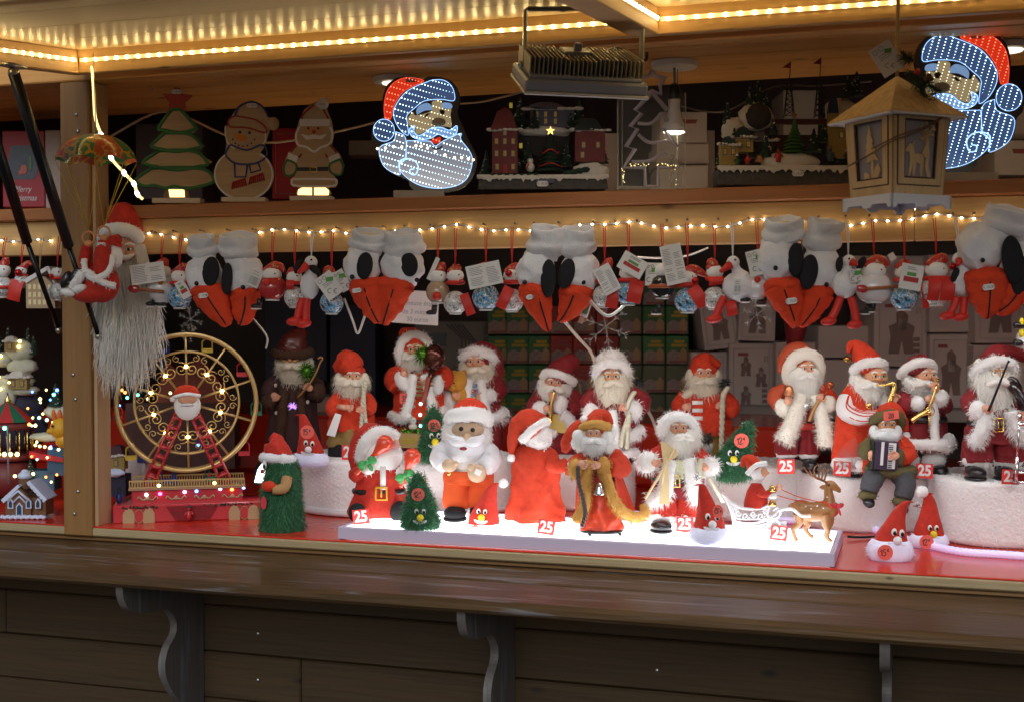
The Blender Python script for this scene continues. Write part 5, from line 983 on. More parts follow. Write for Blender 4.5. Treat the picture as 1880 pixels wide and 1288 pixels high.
coat(f, 880, 838, [(40, 0), (42, 60), (36, 120), (20, 146)], REDD, seed=5); head(f, 874, 664, 20, -6, look=-.1); beard(f, 876, 678, 62, 34, -8, mt=BEARDC, n=420, L=13); sack_cap(f, [(880, 656, 4), (892, 650, 6), (908, 660, 8), (914, 684, 10), (916, 700, 8)], [28, 24, 16, 10, 5], REDD); furtube(f, 'fur_brim', [(849, 660, -10), (856, 648, -16), (880, 644, -20), (904, 654, -14), (908, 664, -4)], [8, 9, 10, 9, 7], FURW, 240, 7)
sleeve(f, [(904, 700, 2), (914, 716, -4), (902, 728, -20)], [15, 17, 14], REDD); furball(f, 'fur_cuff', 899, 724, -24, (15, 12, 13), FURW, 160, 9); hand(f, 887, 726, 8, 190, -34); furball(f, 'fur_cuff', 824, 732, -26, (14, 12, 20), FURW, 170, 9); hand(f, 838, 722, 7, 0, -42); furtube(f, 'coat_trim', [(862, 695, -28), (858, 730, -32), (860, 760, -32)], 8, FURW, 160, 8); furtube(f, 'coat_trim', [(884, 695, -28), (890, 735, -32), (896, 765, -30)], 8, FURW, 160, 8); furtube(f, 'coat_hem', [(890, 768, -30), (912, 764, -20), (928, 754, -4)], 11, FURW, 180, 10)
m = f.mb(); m.bxp((870, 722, -28), (16, 40, 4)); o = f.part('patterned_vest', m, M('vest_blue', (.16, .26, .36), .7), smooth=False); m = f.mb(); m.bxp((870, 716, -30.4), (10, 7, 1)); f.part('vest_mark', m, INKR, o, False); m = f.mb(); m.bxp((869, 729, -30.4), (10, 5, 1)); f.part('vest_mark', m, YEL, o, False)
BEAR = M('bear_yellow', (.58, .27, .03), .8, var=.15, vs=60, sheen=.2); m = f.mb(); m.ell((843, 697, -36), (16, 13, 19), tilt=12).ell((832, 707, -44), (8, 8, 8)).ell((848, 724, -34), (12, 11, 17)).ell((835, 682, -32), 5).ell((853, 682, -30), 5).ell((836, 722, -40), (5, 5, 10)); o = f.part('teddy_bear', m, BEAR); m = f.mb(); m.ell((836, 700, -48), 1.5, nu=6, nv=4).ell((828, 706, -51), 2, nu=6, nv=4); f.part('bear_face', m, EYEB, o, kind='stuff')
f = Fig('christmas_doll', 'dark red doll with a fur brimmed cap playing a gold saxophone, left of centre', 'doll', 1020, 838, 3.52, GROUPD)
coat(f, 1024, 838, [(34, 0), (36, 34), (32, 46)], REDD, 'trousers'); coat(f, 1022, 796, [(46, 0), (44, 26), (40, 56), (24, 84)], REDD, seed=6); head(f, 1018, 702, 18, -6); beard(f, 1018, 713, 60, 34, -8, n=420); sack_cap(f, [(1026, 692, 2), (1034, 678, 4), (1050, 664, 8), (1060, 658, 10)], [28, 24, 17, 10], REDD); furtube(f, 'fur_brim', [(997, 692, 0), (1004, 683, -14), (1024, 686, -22), (1044, 694, -16), (1053, 702, 0)], 8, FURW, 240, 4)
sleeve(f, [(990, 728, 0), (982, 744, -8), (994, 752, -22)], [14, 16, 14], REDD); sleeve(f, [(1052, 728, 0), (1056, 746, -8), (1040, 750, -20)], [15, 17, 15], REDD); furball(f, 'fur_cuff', 991, 748, -28, (15, 14, 15), FURW, 140, 4); furball(f, 'fur_cuff', 1028, 740, -30, (13, 13, 17), FURW, 140, 4, tilt=20); hand(f, 1003, 746, 8, 0, -40); hand(f, 1013, 727, 8, -100, -40)
m = f.mb(); m.tube([(1014, 712, -38), (1016, 717, -44), (1011, 736, -46), (1010, 756, -46), (1008, 768, -46), (1003, 774, -48), (999, 768, -50)], [1.4, 2, 2.6, 3.4, 4.4, 5, 5.5], 10, sm=30); m.lathe((1003, 770, -50), [(5, 0), (9, 5), (8.6, 5.6), (4.4, 1)], 16, nod=60); f.part('saxophone', m, GOLD); m = f.mb(); m.prism([(1008, 756), (1030, 758), (1042, 792), (1004, 788)], -33, -31); f.part('gold_apron', m, M('apron_gold', (.55, .42, .12), .4, .4), smooth=False)
furtube(f, 'coat_hem', [(1030, 756, -32), (1044, 768, -28), (1050, 784, -22)], 11, FURW, 170, 4); furtube(f, 'coat_hem', [(990, 776, -24), (1006, 788, -32), (1020, 792, -34)], 6, FURW, 80, 4)
m = f.mb(); m.tube([(1062, 702, 8), (1066, 725, 8), (1068, 750, 6)], 5, 8); m.fur(40, 9, 1, (0, 0, 1), 1, .6, .4); f.part('twig_bag', m, M('twig_brown', (.16, .11, .05), .8))
f = Fig('christmas_doll', 'dark red doll with white fur hat, long cream beard and silver rope', 'doll', 1130, 848, 3.30, GROUPD)
coat(f, 1128, 830, [(46, 0), (44, 40), (42, 90), (24, 128)], REDD, seed=7, fold=.07); m = f.mb(); m.ell((1122, 668, 6), (31, 26, 26)); m.fur(420, 9, 1, (0, 0, -1), .2, 1, .6); f.part('fur_hat', m, FURW); head(f, 1121, 690, 19, -12, glasses=True); furtube(f, 'fur_brim', [(1093, 690, -6), (1098, 672, -22), (1121, 665, -30), (1144, 672, -22), (1151, 690, -6)], 9, FURW, 300, 8); beard(f, 1124, 702, 62, 64, -12, n=620, L=14, mt=BEARDC)
sleeve(f, [(1158, 722, 2), (1176, 736, -4), (1168, 750, -20)], [16, 19, 15], REDD); furball(f, 'fur_cuff', 1160, 750, -26, (17, 14, 18), FURW, 240, 9); hand(f, 1143, 745, 8, 190, -40); sleeve(f, [(1096, 722, 2), (1082, 736, -4), (1086, 750, -18)], [15, 17, 14], REDD); furball(f, 'fur_cuff', 1083, 756, -26, (15, 13, 19), FURW, 220, 9); hand(f, 1092, 752, 7, 20, -38)
furtube(f, 'coat_trim', [(1120, 750, -32), (1126, 790, -36), (1130, 826, -36)], 9, FURW, 200, 8); furtube(f, 'coat_hem', [(1130, 806, -34), (1156, 798, -26), (1176, 786, -4)], 10, FURW, 220, 9); furtube(f, 'boot_cuff', [(1128, 834, -20), (1146, 830, -34), (1166, 828, -10)], 9, FURW, 160, 6)
for p in ([(1160, 716), (1152, 730), (1147, 745)], [(1151, 755), (1148, 790), (1147, 818)], [(1150, 758), (1140, 790), (1136, 815)]): rope(f, [(*q, -46) for q in p], 4.4, ROPEW)
boot(f, 1148, 848, 30, 24, -10); m = f.mb(); m.tube([(1160, 700, 8), (1182, 722, -4)], [3, 5], 8); m.fur(60, 9, 1, (.3, 0, 1), 1, .6, .5); f.part('pine_basket', m, M('basket_brown', (.13, .10, .07), .8)); tinsel(f, 1172, 703, 13, 4, M('pine_dark', (.02, .03, .03), .5), 110, 'pine_twig')
f = Fig('christmas_doll', 'orange red doll with beret and red and white striped scarf end', 'doll', 1288, 838, 3.50, GROUPD)
coat(f, 1290, 838, [(34, 0), (36, 20), (34, 44)], M('ochre_trousers', (.36, .22, .03), .8), 'trousers', fold=.08); coat(f, 1291, 796, [(46, 0), (48, 26), (42, 56), (26, 86)], RED, seed=8); head(f, 1289, 684, 18, -8); beard(f, 1290, 698, 58, 38, -10, n=520, L=15, mt=BEARDC); sack_cap(f, [(1290, 680, 0), (1294, 668, 2), (1304, 664, 4), (1322, 672, 4)], [25, 24, 15, 5], RED); furball(f, 'wild_beard', 1262, 722, -6, (18, 12, 8), BEARDC, 130, 12, tilt=-35)
sleeve(f, [(1256, 730, 0), (1246, 744, -6), (1252, 752, -20)], [14, 15, 13], RED); sleeve(f, [(1326, 730, 0), (1338, 746, -6), (1328, 754, -20)], [16, 19, 15], RED); hand(f, 1254, 744, 8, -20, -32); hand(f, 1319, 742, 8, 190, -36)
m = f.mb(); m.bxp((1275, 750, -33), (19, 42, 3)); o = f.part('scarf_end', m, RED, smooth=False); m = f.mb()
for i in range(3): m.bxp((1275, 736 + i * 14, -35), (19.4, 7, 1.4))
f.part('scarf_stripe', m, FURW, o, kind='stuff'); rope(f, [(1330, 708, -36), (1321, 722, -40), (1319, 745, -42), (1318, 790, -42), (1317, 826, -42)], 5, ROPEW, 'rope_staff'); tinsel(f, 1325, 702, 13, -30, MATS['pine_dark'], 120, 'pine_twig'); tinsel(f, 1290, 800, 15, -52, M('tinsel_dark', (.05, .06, .05), .35, .4), 150, 'tinsel_posy'); m = f.mb(); m.lathe((1292, 826, -48), [(8, 0), (13, 18)], 12); f.part('grey_pot', m, M('pot_grey', (.4, .38, .36), .7))
# ---- right hand side
f = Fig('christmas_doll', 'doll in an open cream fur coat with copper bell and burgundy trousers', 'doll', 1470, 864, 3.12, GROUPD); CRF = M('cream_fur', (.82, .77, .68), .9, sheen=.2)
for s_ in (-1, 1): coat(f, 1464 + s_ * 20, 832, [(21, 0), (20, 20), (17, 48)], REDD, 'trouser_leg', sy=.9); furball(f, 'leg_cuff', 1464 + s_ * 20, 832, 0, (20, 17, 10), FURW, 140, 4); boot(f, 1463 + s_ * 21, 865, 28, 28, -6)
coat(f, 1470, 800, [(30, 0), (33, 30), (32, 60), (20, 84)], REDD, 'vest'); belt(f, 1470, 780, 70, 13, 0, None, M('belt_red', (.42, .03, .02), .5)); head(f, 1476, 676, 17, -10); beard(f, 1473, 690, 58, 56, -12, n=640, L=13); furtube(f, 'fur_hood', [(1447, 706, 0), (1444, 680, -8), (1454, 658, -14), (1474, 650, -18), (1494, 658, -14), (1502, 680, -8), (1500, 704, 0)], [9, 11, 12, 12, 12, 10, 8], CRF, 330, 4, sm=28); sack_cap(f, [(1472, 664, 6), (1464, 650, 6), (1448, 648, 6), (1436, 664, 4), (1431, 684, 0)], [28, 25, 13, 9, 4], M('cap_rust', (.42, .06, .02), .7))
furtube(f, 'coat_front', [(1464, 724, -26), (1454, 750, -34), (1442, 780, -38), (1430, 806, -38)], [11, 14, 15, 17], CRF, 420, 8); furtube(f, 'coat_front', [(1490, 724, -26), (1498, 756, -34), (1504, 790, -38), (1506, 812, -36)], [10, 13, 14, 15], CRF, 400, 8)
sleeve(f, [(1440, 716, 0), (1422, 726, -6), (1426, 744, -20)], [14, 15, 13], MATS['cap_rust']); sleeve(f, [(1506, 716, 0), (1524, 734, -6), (1516, 744, -20)], [14, 15, 13], RED); furball(f, 'fur_cuff', 1430, 746, -28, (14, 13, 17), CRF, 180, 4, tilt=-15); furball(f, 'fur_cuff', 1513, 740, -26, (15, 13, 17), CRF, 180, 4); hand(f, 1437, 733, 8, -80, -38); hand(f, 1500, 728, 8, 190, -38)
m = f.mb(); m.lathe((1439, 722, -40), [(9, 0), (9.6, 4), (7, 14), (3, 18)], 14).ell((1439, 723, -40), 4); f.part('copper_bell', m, M('copper', (.6, .25, .12), .3, .8)); m = f.mb(); m.ell((1514, 704, -36), (7, 6, 7)).tube([(1500, 730, -42), (1512, 706, -38)], 1.6, 6); f.part('rattle', m, M('rattle_red', (.35, .08, .03), .25, .6)); m = f.mb(); m.ell((1471, 744, -38), (6.5, 2, 6.5)); f.part('silver_badge', m, SILVER); rope(f, [(1494, 730, -42), (1484, 746, -42), (1476, 768, -40)], 3.6, M('cane_gold', (.5, .25, .1), .3, .6), 'twisted_cane')
STRIPE = M('sleeve_stripe', (.80, .76, .76), .8)
f = Fig('christmas_doll', 'doll in bright red dungarees and striped sleeves playing a saxophone', 'doll', 1580, 868, 3.06, GROUPD)
coat(f, 1574, 846, [(48, 0), (46, 40), (38, 90), (30, 126), (16, 144)], RED, 'dungarees', seed=9, fold=.06); furtube(f, 'dungaree_hem', [(1532, 850, -6), (1560, 848, -34), (1596, 848, -34), (1618, 850, -6)], 13, FURW, 240, 5); head(f, 1602, 690, 20, -10, glasses=True, look=.15); beard(f, 1592, 706, 58, 40, -10, n=520, L=13); furball(f, 'side_whiskers', 1570, 700, -2, (13, 12, 22), BEARD, 150, 10)
sack_cap(f, [(1594, 674, 2), (1586, 656, 2), (1572, 638, 2), (1560, 634, 0), (1554, 648, -4)], [27, 24, 15, 8, 4], RED); furtube(f, 'fur_brim', [(1564, 682, -2), (1572, 670, -18), (1592, 664, -24), (1612, 666, -18), (1620, 676, -2)], 9, FURW, 240, 4); m = f.mb(); m.ell((1552, 659, -4), 6.5); f.part('brass_bell', m, M('brass', (.4, .25, .07), .25, 1))
m = f.mb(); m.tube([(1554, 730, -2), (1548, 752, -14), (1572, 764, -28), (1602, 760, -38)], [16, 17, 15, 11], 16, sm=16, wr=.08); o = f.part('sleeve', m, STRIPE); pth = cat([(1554, 730, -2, 16), (1548, 752, -14, 17), (1572, 764, -28, 15), (1602, 760, -38, 11)], 16)
for i in range(1, 9):
    a = 2 * math.pi * i / 9; m = f.mb(); m.tube([(p[0] + math.cos(a) * 2, p[1] + math.sin(a) * p[3] * .98, p[2] - abs(math.cos(a)) * p[3] * 1.02) for p in pth], 1.3, 4); f.part('sleeve_stripe', m, RED, o)
m = f.mb(); m.tube([(1610, 730, -4), (1626, 744, -16), (1628, 738, -28)], [13, 13, 10], 12, sm=10); f.part('sleeve', m, STRIPE); hand(f, 1606, 757, 9, -10, -46); hand(f, 1631, 732, 10, -120, -40); m = f.mb(); m.ell((1585, 742, -34), (5.5, 3, 5.5)); f.part('brass_button', m, GOLD)
m = f.mb(); m.tube([(1598, 704, -36), (1612, 704, -44), (1624, 700, -46), (1627, 708, -46), (1620, 728, -48), (1613, 748, -50), (1607, 766, -52), (1612, 776, -54), (1622, 770, -56), (1626, 756, -56)], [1.6, 2.4, 3.6, 4, 5, 6, 7, 7.5, 9, 11], 12, sm=44)
for i in range(5): m.ell((1622 - i * 3.2, 722 + i * 9, -54), (3.2, 2, 3.2), nu=8, nv=6)
f.part('saxophone', m, GOLD); boot(f, 1560, 872, 30, 20, -8)
f = Fig('christmas_doll', 'burgundy doll with curly beard blowing a gold trumpet', 'doll', 1690, 872, 3.02, GROUPD)
for s_ in (-1, 1): furball(f, 'leg_cuff', 1690 + s_ * 24, 842, 0, (22, 18, 18), FURW, 160, 4); boot(f, 1692 + s_ * 27, 874, 32, 27, -8)
coat(f, 1692, 828, [(40, 0), (44, 12), (42, 24)], REDD, 'trousers'); coat(f, 1692, 818, [(48, 0), (44, 30), (38, 66), (22, 104)], REDD, seed=10); belt(f, 1692, 768, 80, 13, 0, (1701, 16, 19)); head(f, 1693, 688, 19, -10, look=.2); beard(f, 1687, 702, 60, 30, -10, n=300, L=7); m = f.mb(); rn = random.Random(5)
for i in range(90):
    a = rn.uniform(0, 6.3); r_ = rn.random() ** .5; x, y = 1686 + r_ * 32 * math.cos(a), 710 + r_ * 26 * math.sin(a); m.ring((x, y, -28 - rn.random() * 8 + r_ * 22), 3 + rn.random() * 2, .8, 8, 3, yaw=rn.uniform(-60, 60), nod=rn.uniform(-60, 60))
f.part('beard_curls', m, M('beard_grey', (.66, .64, .62), .8), kind='stuff')
sack_cap(f, [(1682, 676, 2), (1680, 662, 2), (1676, 654, 2)], [29, 24, 10], REDD); furtube(f, 'fur_brim', [(1652, 690, 2), (1658, 674, -16), (1680, 664, -26), (1702, 668, -18), (1710, 682, 0)], 9, FURW, 240, 4)
sleeve(f, [(1664, 724, 0), (1656, 742, -8), (1668, 744, -24)], [15, 17, 14], REDD); sleeve(f, [(1720, 724, 0), (1728, 742, -8), (1718, 738, -24)], [15, 17, 14], REDD); furball(f, 'fur_cuff', 1674, 738, -32, (13, 12, 14), FURW, 140, 4); furball(f, 'fur_cuff', 1714, 728, -34, (15, 12, 16), FURW, 150, 4, tilt=30); hand(f, 1690, 729, 8, -10, -44); hand(f, 1700, 710, 9, -120, -46)
m = f.mb(); m.tube([(1706, 694, -40), (1700, 708, -52), (1694, 724, -54), (1688, 740, -54)], [3.6, 2, 2, 2.4], 10, sm=14).lathe((1704, 697, -44), [(3, 0), (5, 3), (4.4, 3.4)], 12); f.part('trumpet', m, GOLD); m = f.mb(); m.tube([(1658, 768, -46), (1672, 758, -48), (1684, 752, -50), (1690, 750, -51)], [5.5, 4, 5, 9], 14, sm=16).ring((1690, 750, -51), 8, 1, 18, 6); f.part('trumpet_bell', m, GOLD)
furtube(f, 'coat_front', [(1700, 722, -30), (1702, 750, -34), (1702, 790, -38), (1706, 812, -40)], 8, FURW, 200, 4); furtube(f, 'coat_hem', [(1652, 812, -10), (1676, 812, -36), (1706, 812, -40), (1728, 814, -28), (1738, 804, -6)], [11, 10, 11, 13, 13], FURW, 320, 5)
f = Fig('christmas_doll', 'fiddler doll with very long white beard holding a thin black bow', 'doll', 1820, 876, 2.90, GROUPD)
for s_ in (-1, 1): coat(f, 1822 + s_ * 27, 846, [(27, 0), (27, 30), (22, 64)], REDD, 'trouser_leg', sy=.9); furball(f, 'leg_cuff', 1822 + s_ * 27, 846, 0, (29, 20, 14), FURW, 260, 9); boot(f, 1812 + s_ * 27, 877, 36, 28, -8)
coat(f, 1824, 812, [(52, 0), (48, 34), (42, 70), (24, 112)], REDD, seed=11); belt(f, 1822, 776, 84, 13, 0, (1818, 18, 24)); head(f, 1821, 684, 20, -10, glasses=True); beard(f, 1821, 700, 70, 78, -12, n=900, L=18, wd=1.1); furtube(f, 'fur_brim', [(1788, 690, 2), (1796, 672, -18), (1822, 662, -26), (1848, 670, -18), (1856, 684, 2)], 11, FURW, 340, 7); sack_cap(f, [(1826, 668, 4), (1836, 654, 6), (1856, 648, 8), (1890, 656, 10), (1905, 668, 8)], [30, 24, 14, 11, 6], REDD)
sleeve(f, [(1790, 722, 0), (1776, 738, -8), (1784, 752, -24)], [15, 17, 14], REDD); furball(f, 'fur_cuff', 1783, 750, -30, (16, 13, 18), FURW, 240, 9); hand(f, 1793, 746, 9, 10, -42); m = f.mb(); m.tube([(1796, 750, -48), (1811, 706, -54), (1826, 664, -56), (1829, 660, -56)], [2.6, 2, 1.7, 2.8], 7); f.part('fiddle_bow', m, BLACKM)
m = f.mb(); m.tube([(1840, 698, -36), (1858, 728, -46), (1872, 752, -52), (1884, 770, -54)], [9, 5, 4, 6], 10).ell((1846, 706, -38), (12, 6, 20), tilt=-32); f.part('fiddle', m, M('fiddle_black', (.02, .012, .014), .2, coat=.6)); sleeve(f, [(1858, 722, 0), (1878, 744, -8), (1872, 762, -24)], [15, 17, 14], M('brown_sleeve', (.07, .03, .035), .7)); furball(f, 'fur_cuff', 1870, 774, -28, (17, 13, 18), FURW, 240, 9); hand(f, 1860, 762, 9, -150, -42)
furtube(f, 'coat_front', [(1798, 752, -30), (1790, 786, -34), (1776, 812, -30)], 13, FURW, 380, 10); furtube(f, 'coat_front', [(1840, 752, -32), (1850, 786, -34), (1868, 800, -28)], 13, FURW, 380, 10)
f = Fig('microphone_stand', 'small silver microphone stand with a red and chrome drum at its foot', 'toy stand', 1868, 884, 2.75); m = f.mb(); m.tube([(1866, 884, 0), (1867, 838, 0)], 3.4, 8).tube([(1867, 838, 0), (1870, 770, 0)], 2, 8).ell((1870, 764, 0), (5, 5, 6)).ell((1875, 778, 0), (8, 4, 4)); f.part('stand_rod', m, SILVER); m = f.mb(); m.lathe((1878, 886, 10), [(14, 0), (14, 18), (14.6, 18), (14.6, 20), (0, 20)], 20); f.part('drum', m, M('drum_red', (.3, .02, .02), .25)); m = f.mb(); m.lathe((1878, 886, 10), [(14.8, -.5), (14.8, 3)], 20).lathe((1878, 886, 10), [(14.9, 17), (14.9, 21)], 20); f.part('drum_rim', m, SILVER, kind='stuff')
f = Fig('christmas_doll', 'seated doll in grey trousers and fur cuffs playing a small accordion', 'doll', 1618, 868, 2.985, GROUPD); TWEED = M('grey_tweed', (.075, .078, .09), .9, var=.4, vs=160)
coat(f, 1628, 868, [(42, 0), (40, 24), (34, 52), (18, 74)], RED, seed=12, sy=.7); furtube(f, 'fur_hem', [(1588, 856, -16), (1604, 862, -32), (1636, 862, -34), (1664, 862, -26), (1674, 864, -6)], 10, OLIVE, 260, 6)
for p, e in (([(1606, 866, -14), (1592, 876, -34), (1584, 896, -40)], (1582, 903)), ([(1644, 866, -14), (1652, 880, -34), (1646, 908, -40)], (1643, 914))):
    m = f.mb(); m.tube(p, [18, 19, 16], 14, sm=12, wr=.12); f.part('trouser_leg', m, TWEED); furball(f, 'leg_cuff', e[0], e[1], -40, (17, 14, 10), OLIVE, 150, 5); m = f.mb(); m.ell((e[0] - 1, e[1] + 10, -50), (11, 16, 7), nod=30); f.part('shoe', m, BOOT)
head(f, 1624, 778, 17, -10, glasses=True, look=-.05); m = f.mb(); m.ell((1621, 797, -18), (28, 18, 15), wr=.2).ell((1600, 790, -14), (9, 9, 12)).ell((1642, 790, -14), (9, 9, 12)).ell((1621, 787, -28), (14, 5, 5)); m.fur(240, 8, 1.2, (0, -.3, -1), .8, .6, .3); f.part('beard', m, M('beard_silver', (.78, .79, .8), .4, sheen=.3))
sack_cap(f, [(1630, 768, 4), (1636, 756, 4), (1652, 762, 6), (1662, 782, 6), (1664, 792, 4)], [24, 20, 12, 8, 3], RED); furtube(f, 'fur_brim', [(1602, 774, 2), (1610, 764, -14), (1628, 758, -20), (1646, 764, -12), (1654, 778, 2)], 10, OLIVE, 240, 5); furball(f, 'pompom', 1664, 799, 2, 7, FURW, 60, 3)
sleeve(f, [(1654, 812, 0), (1662, 830, -12), (1644, 838, -30)], [15, 17, 14], RED); furball(f, 'fur_cuff', 1638, 834, -34, (12, 12, 17), OLIVE, 150, 5); sleeve(f, [(1600, 812, 0), (1586, 822, -14), (1582, 828, -24)], [13, 14, 12], OLIVE, 'fur_sleeve'); furball(f, 'fur_cuff', 1581, 824, -28, (13, 12, 17), OLIVE, 150, 5); hand(f, 1588, 829, 9, 60, -44); hand(f, 1625, 829, 9, 175, -60)
m = f.mb(); m.bxp((1612, 830, -40), (44, 52, 26), tilt=4, bev=2); o = f.part('accordion', m, M('accordion_violet', (.05, .03, .06), .3, coat=.4), smooth=False); m = f.mb()
for i in range(5): m.bxp((1588 + i * 2.6, 829, -40), (1.3, 52, 25 - (i % 2) * 3), tilt=4)
f.part('bellows', m, M('bellows_green', (.03, .05, .03), .5, .3), o, False, 'stuff'); m = f.mb(); m.bxp((1604, 826, -54), (5, 42, 1.4), tilt=4); f.part('treble_strip', m, WHITE, o, False)
m = f.mb(); m.bxp((1621, 830, -54), (13, 46, 2), tilt=4); f.part('keyboard', m, WHITE, o, False); m = f.mb()
for i in range(12): m.bxp((1618 - (i - 6) * .25, 811 + i * 3.6, -55.6), (7, 1.7 if i % 3 else .6, 1.4), tilt=4)
f.part('black_key', m, INK, o, False, 'stuff'); m = f.mb()
for i in range(34): a = R(110 + i * 3.6); m.tube([(1592, 862, 16), (1592 + 62 * math.cos(a), 862 - 62 * abs(math.sin(a)) * (.95 if i < 20 else .9) + (i - 17) * .2, 4)], .35, 3, cap=False)
f.part('clear_bristle_fan', m, M('bristle', (.6, .5, .5), .3, alpha=.45), kind='stuff')
m = f.mb(); m.prism([(1610, 752), (1636, 749), (1638, 764), (1610, 769)], -40, -39); s_ = f.part('price_tag', m, STICK, smooth=False); m = f.mb(); pen(m, '20', 1623, 759, 8.5, -41, .7); f.part('price_text', m, INK, s_)
# ---- front row on the light panel
tp = lambda v: G(940, v, ZPAN)[1]
f = Fig('maraca_doll', 'seated red plush doll raising two orange red maracas with green bows', 'doll', 700, 945, tp(946))
coat(f, 697, 945, [(52, 0), (56, 12), (50, 30), (44, 52), (42, 70), (38, 92), (20, 104)], REDV, 'suit', seed=3, sy=.8); belt(f, 696, 900, 88, 13, 0, (704, 20, 22), bm=M('buckle_orange', (.75, .36, .03), .4))
for s_, x, y in ((-1, 662, 936), (1, 736, 932)): m = f.mb(); m.tube([(697 + s_ * 20, 930, -14), (697 + s_ * 40, 934, -30)], [20, 15], 12, sm=8); f.part('trouser_leg', m, REDV); m = f.mb(); m.ell((x, y, -38), (17, 16, 20), tilt=s_ * 20); f.part('boot', m, FELTB)
m = f.mb(); m.bxp((707, 872, -35), (10, 42, 4)); f.part('white_front', m, FURW); m = f.mb(); m.ell((705, 832, -14), (36, 28, 34)); m.fur(420, 5, 1, (0, 0, -1), .5, .9, .5); f.part('beard', m, FURW); m = f.mb(); m.ell((726, 812, -30), (12, 10, 8)).ell((731, 806, -36), 5); f.part('face', m, M('plush_pink', (.66, .36, .32), .7))
m = f.mb(); m.tube([(690, 838, 4), (684, 812, 8), (676, 802, 10), (660, 815, 10), (652, 840, 8), (654, 862, 4)], [30, 32, 26, 18, 14, 9], 16, sm=18, wr=.1); f.part('cap', m, REDV); furtube(f, 'fur_brim', [(664, 842, -16), (672, 816, -26), (690, 796, -24), (712, 792, -14), (730, 802, -4)], [11, 13, 14, 12, 9], FURW, 420, 5, sm=20)
sleeve(f, [(664, 868, -6), (656, 868, -18), (670, 858, -30)], [14, 13, 11], REDV); sleeve(f, [(728, 868, -6), (738, 874, -16), (742, 868, -28)], [14, 13, 11], REDV); furball(f, 'mitten', 680, 854, -38, (13, 11, 12)); furball(f, 'mitten', 742, 862, -36, (12, 11, 12))
for a, b, c in (((659, 864), (690, 830), (710, 810)), ((739, 886), (750, 858), (760, 834))):
    m = f.mb(); d0, d1 = (-50, -52); dx, dy = c[0] - a[0], c[1] - a[1]; L_ = math.hypot(dx, dy); m.tube([(a[0], a[1], d0), (a[0] + dx * .25, a[1] + dy * .25, d0), (b[0], b[1], d0), (c[0] - dx / L_ * 14, c[1] - dy / L_ * 14, d1), (c[0], c[1], d1), (c[0] + dx / L_ * 12, c[1] + dy / L_ * 12, d1), (c[0] + dx / L_ * 18, c[1] + dy / L_ * 18, d1)], [4, 4.4, 3.6, 9, 15, 13, 4], 16, sm=28); o = f.part('maraca', m, MAR)
    m = f.mb(); x, y = a[0] + dx * .42, a[1] + dy * .42
    for q in (-1, 1): m.ell((x + q * 9, y - q * 4, d0 - 5), (9, 4, 7), tilt=q * 24).ell((x + q * 6, y + 9, d0 - 4), (4, 3, 8), tilt=-q * 28)
    m.ell((x, y, d0 - 7), 4.5); f.part('green_bow', m, GRNRIB, o)
f = Fig('plush_doll', 'large plush bearded doll with bead eyes, orange trousers and big tan hands', 'doll', 858, 950, tp(951)); ORG = M('orange_felt', (.64, .08, .014), .9, sheen=.03, var=.12, vs=25)
for s_, x, w_ in ((-1, 838, 26), (1, 882, 24)):
    m = f.mb(); m.lathe((x, 932, 0), [(w_ * .78, 0), (w_ * .95, 8), (w_, 22), (w_ * .94, 44), (w_ * .98, 62), (w_ * .7, 74)], 24, sy=.85, rings=16, fold=.09, fk=5, seed=x); f.part('trouser_leg', m, ORG)
boot(f, 836, 951, 42, 30, -4, FELTB); boot(f, 880, 948, 38, 26, 4, FELTB)
coat(f, 860, 886, [(42, 0), (44, 12), (42, 24)], ORG, 'trouser_waist', sy=.7); coat(f, 858, 872, [(38, 0), (40, 20), (34, 40), (20, 58)], M('shirt_white', (.78, .74, .70), .8), 'shirt')
sleeve(f, [(826, 818, 4), (808, 836, -6), (818, 850, -24)], [16, 19, 15], WPL); sleeve(f, [(888, 818, 4), (902, 840, -4), (890, 856, -24)], [16, 20, 16], WPL); m = f.mb(); m.ell((827, 849, -36), (14, 9, 12)); m.ell((838, 845, -40), (6, 5, 5)); f.part('hand', m, TAN); m = f.mb(); m.ell((877, 863, -38), (17, 10, 17), tilt=20).ell((866, 852, -42), (6, 5, 8), tilt=-30); f.part('hand', m, TAN); m = f.mb(); m.bxp((879, 860, -48.6), (12, 10, .8), tilt=24); f.part('hand_patch', m, PAPER, smooth=False)
m = f.mb(); m.ell((857, 800, 2), (47, 30, 44)); m.fur(1500, 7, 1, (0, 0, -1), .3, 1, .5); f.part('head_fur', m, FURW); m = f.mb(); m.ell((859, 787, -16), (31, 16, 17)); f.part('face', m, TAN); m = f.mb(); m.ell((859, 801, -31), (9, 8, 10)); f.part('nose', m, M('nose_tan', (.66, .47, .3), .7))
for x, y in ((848, 783.5), (869, 785.5)): m = f.mb(); m.ell((x, y, -31), (4.3, 3, 4.3)); f.part('bead_eye', m, EYEB)
for s_ in (-1, 1): m = f.mb(); m.tube([(856, 806, -30), (856 + s_ * 18, 806, -33), (856 + s_ * 34, 797, -24)], [8, 10, 4], 10, sm=10); f.part('moustache', m, WPL)
m = f.mb(); m.lathe((855, 854, -10), [(8, 0), (22, 8), (36, 26), (38, 44), (30, 54)], 22, sy=.62, rings=12, fold=.05); m.fur(260, 5, 1, (0, 0, -1), .7, .7, .4); f.part('beard', m, WPL); m = f.mb(); m.ell((852, 819, -33), (7, 3, 3.4)); f.part('mouth', m, M('mouth_red', (.3, .02, .02), .5))
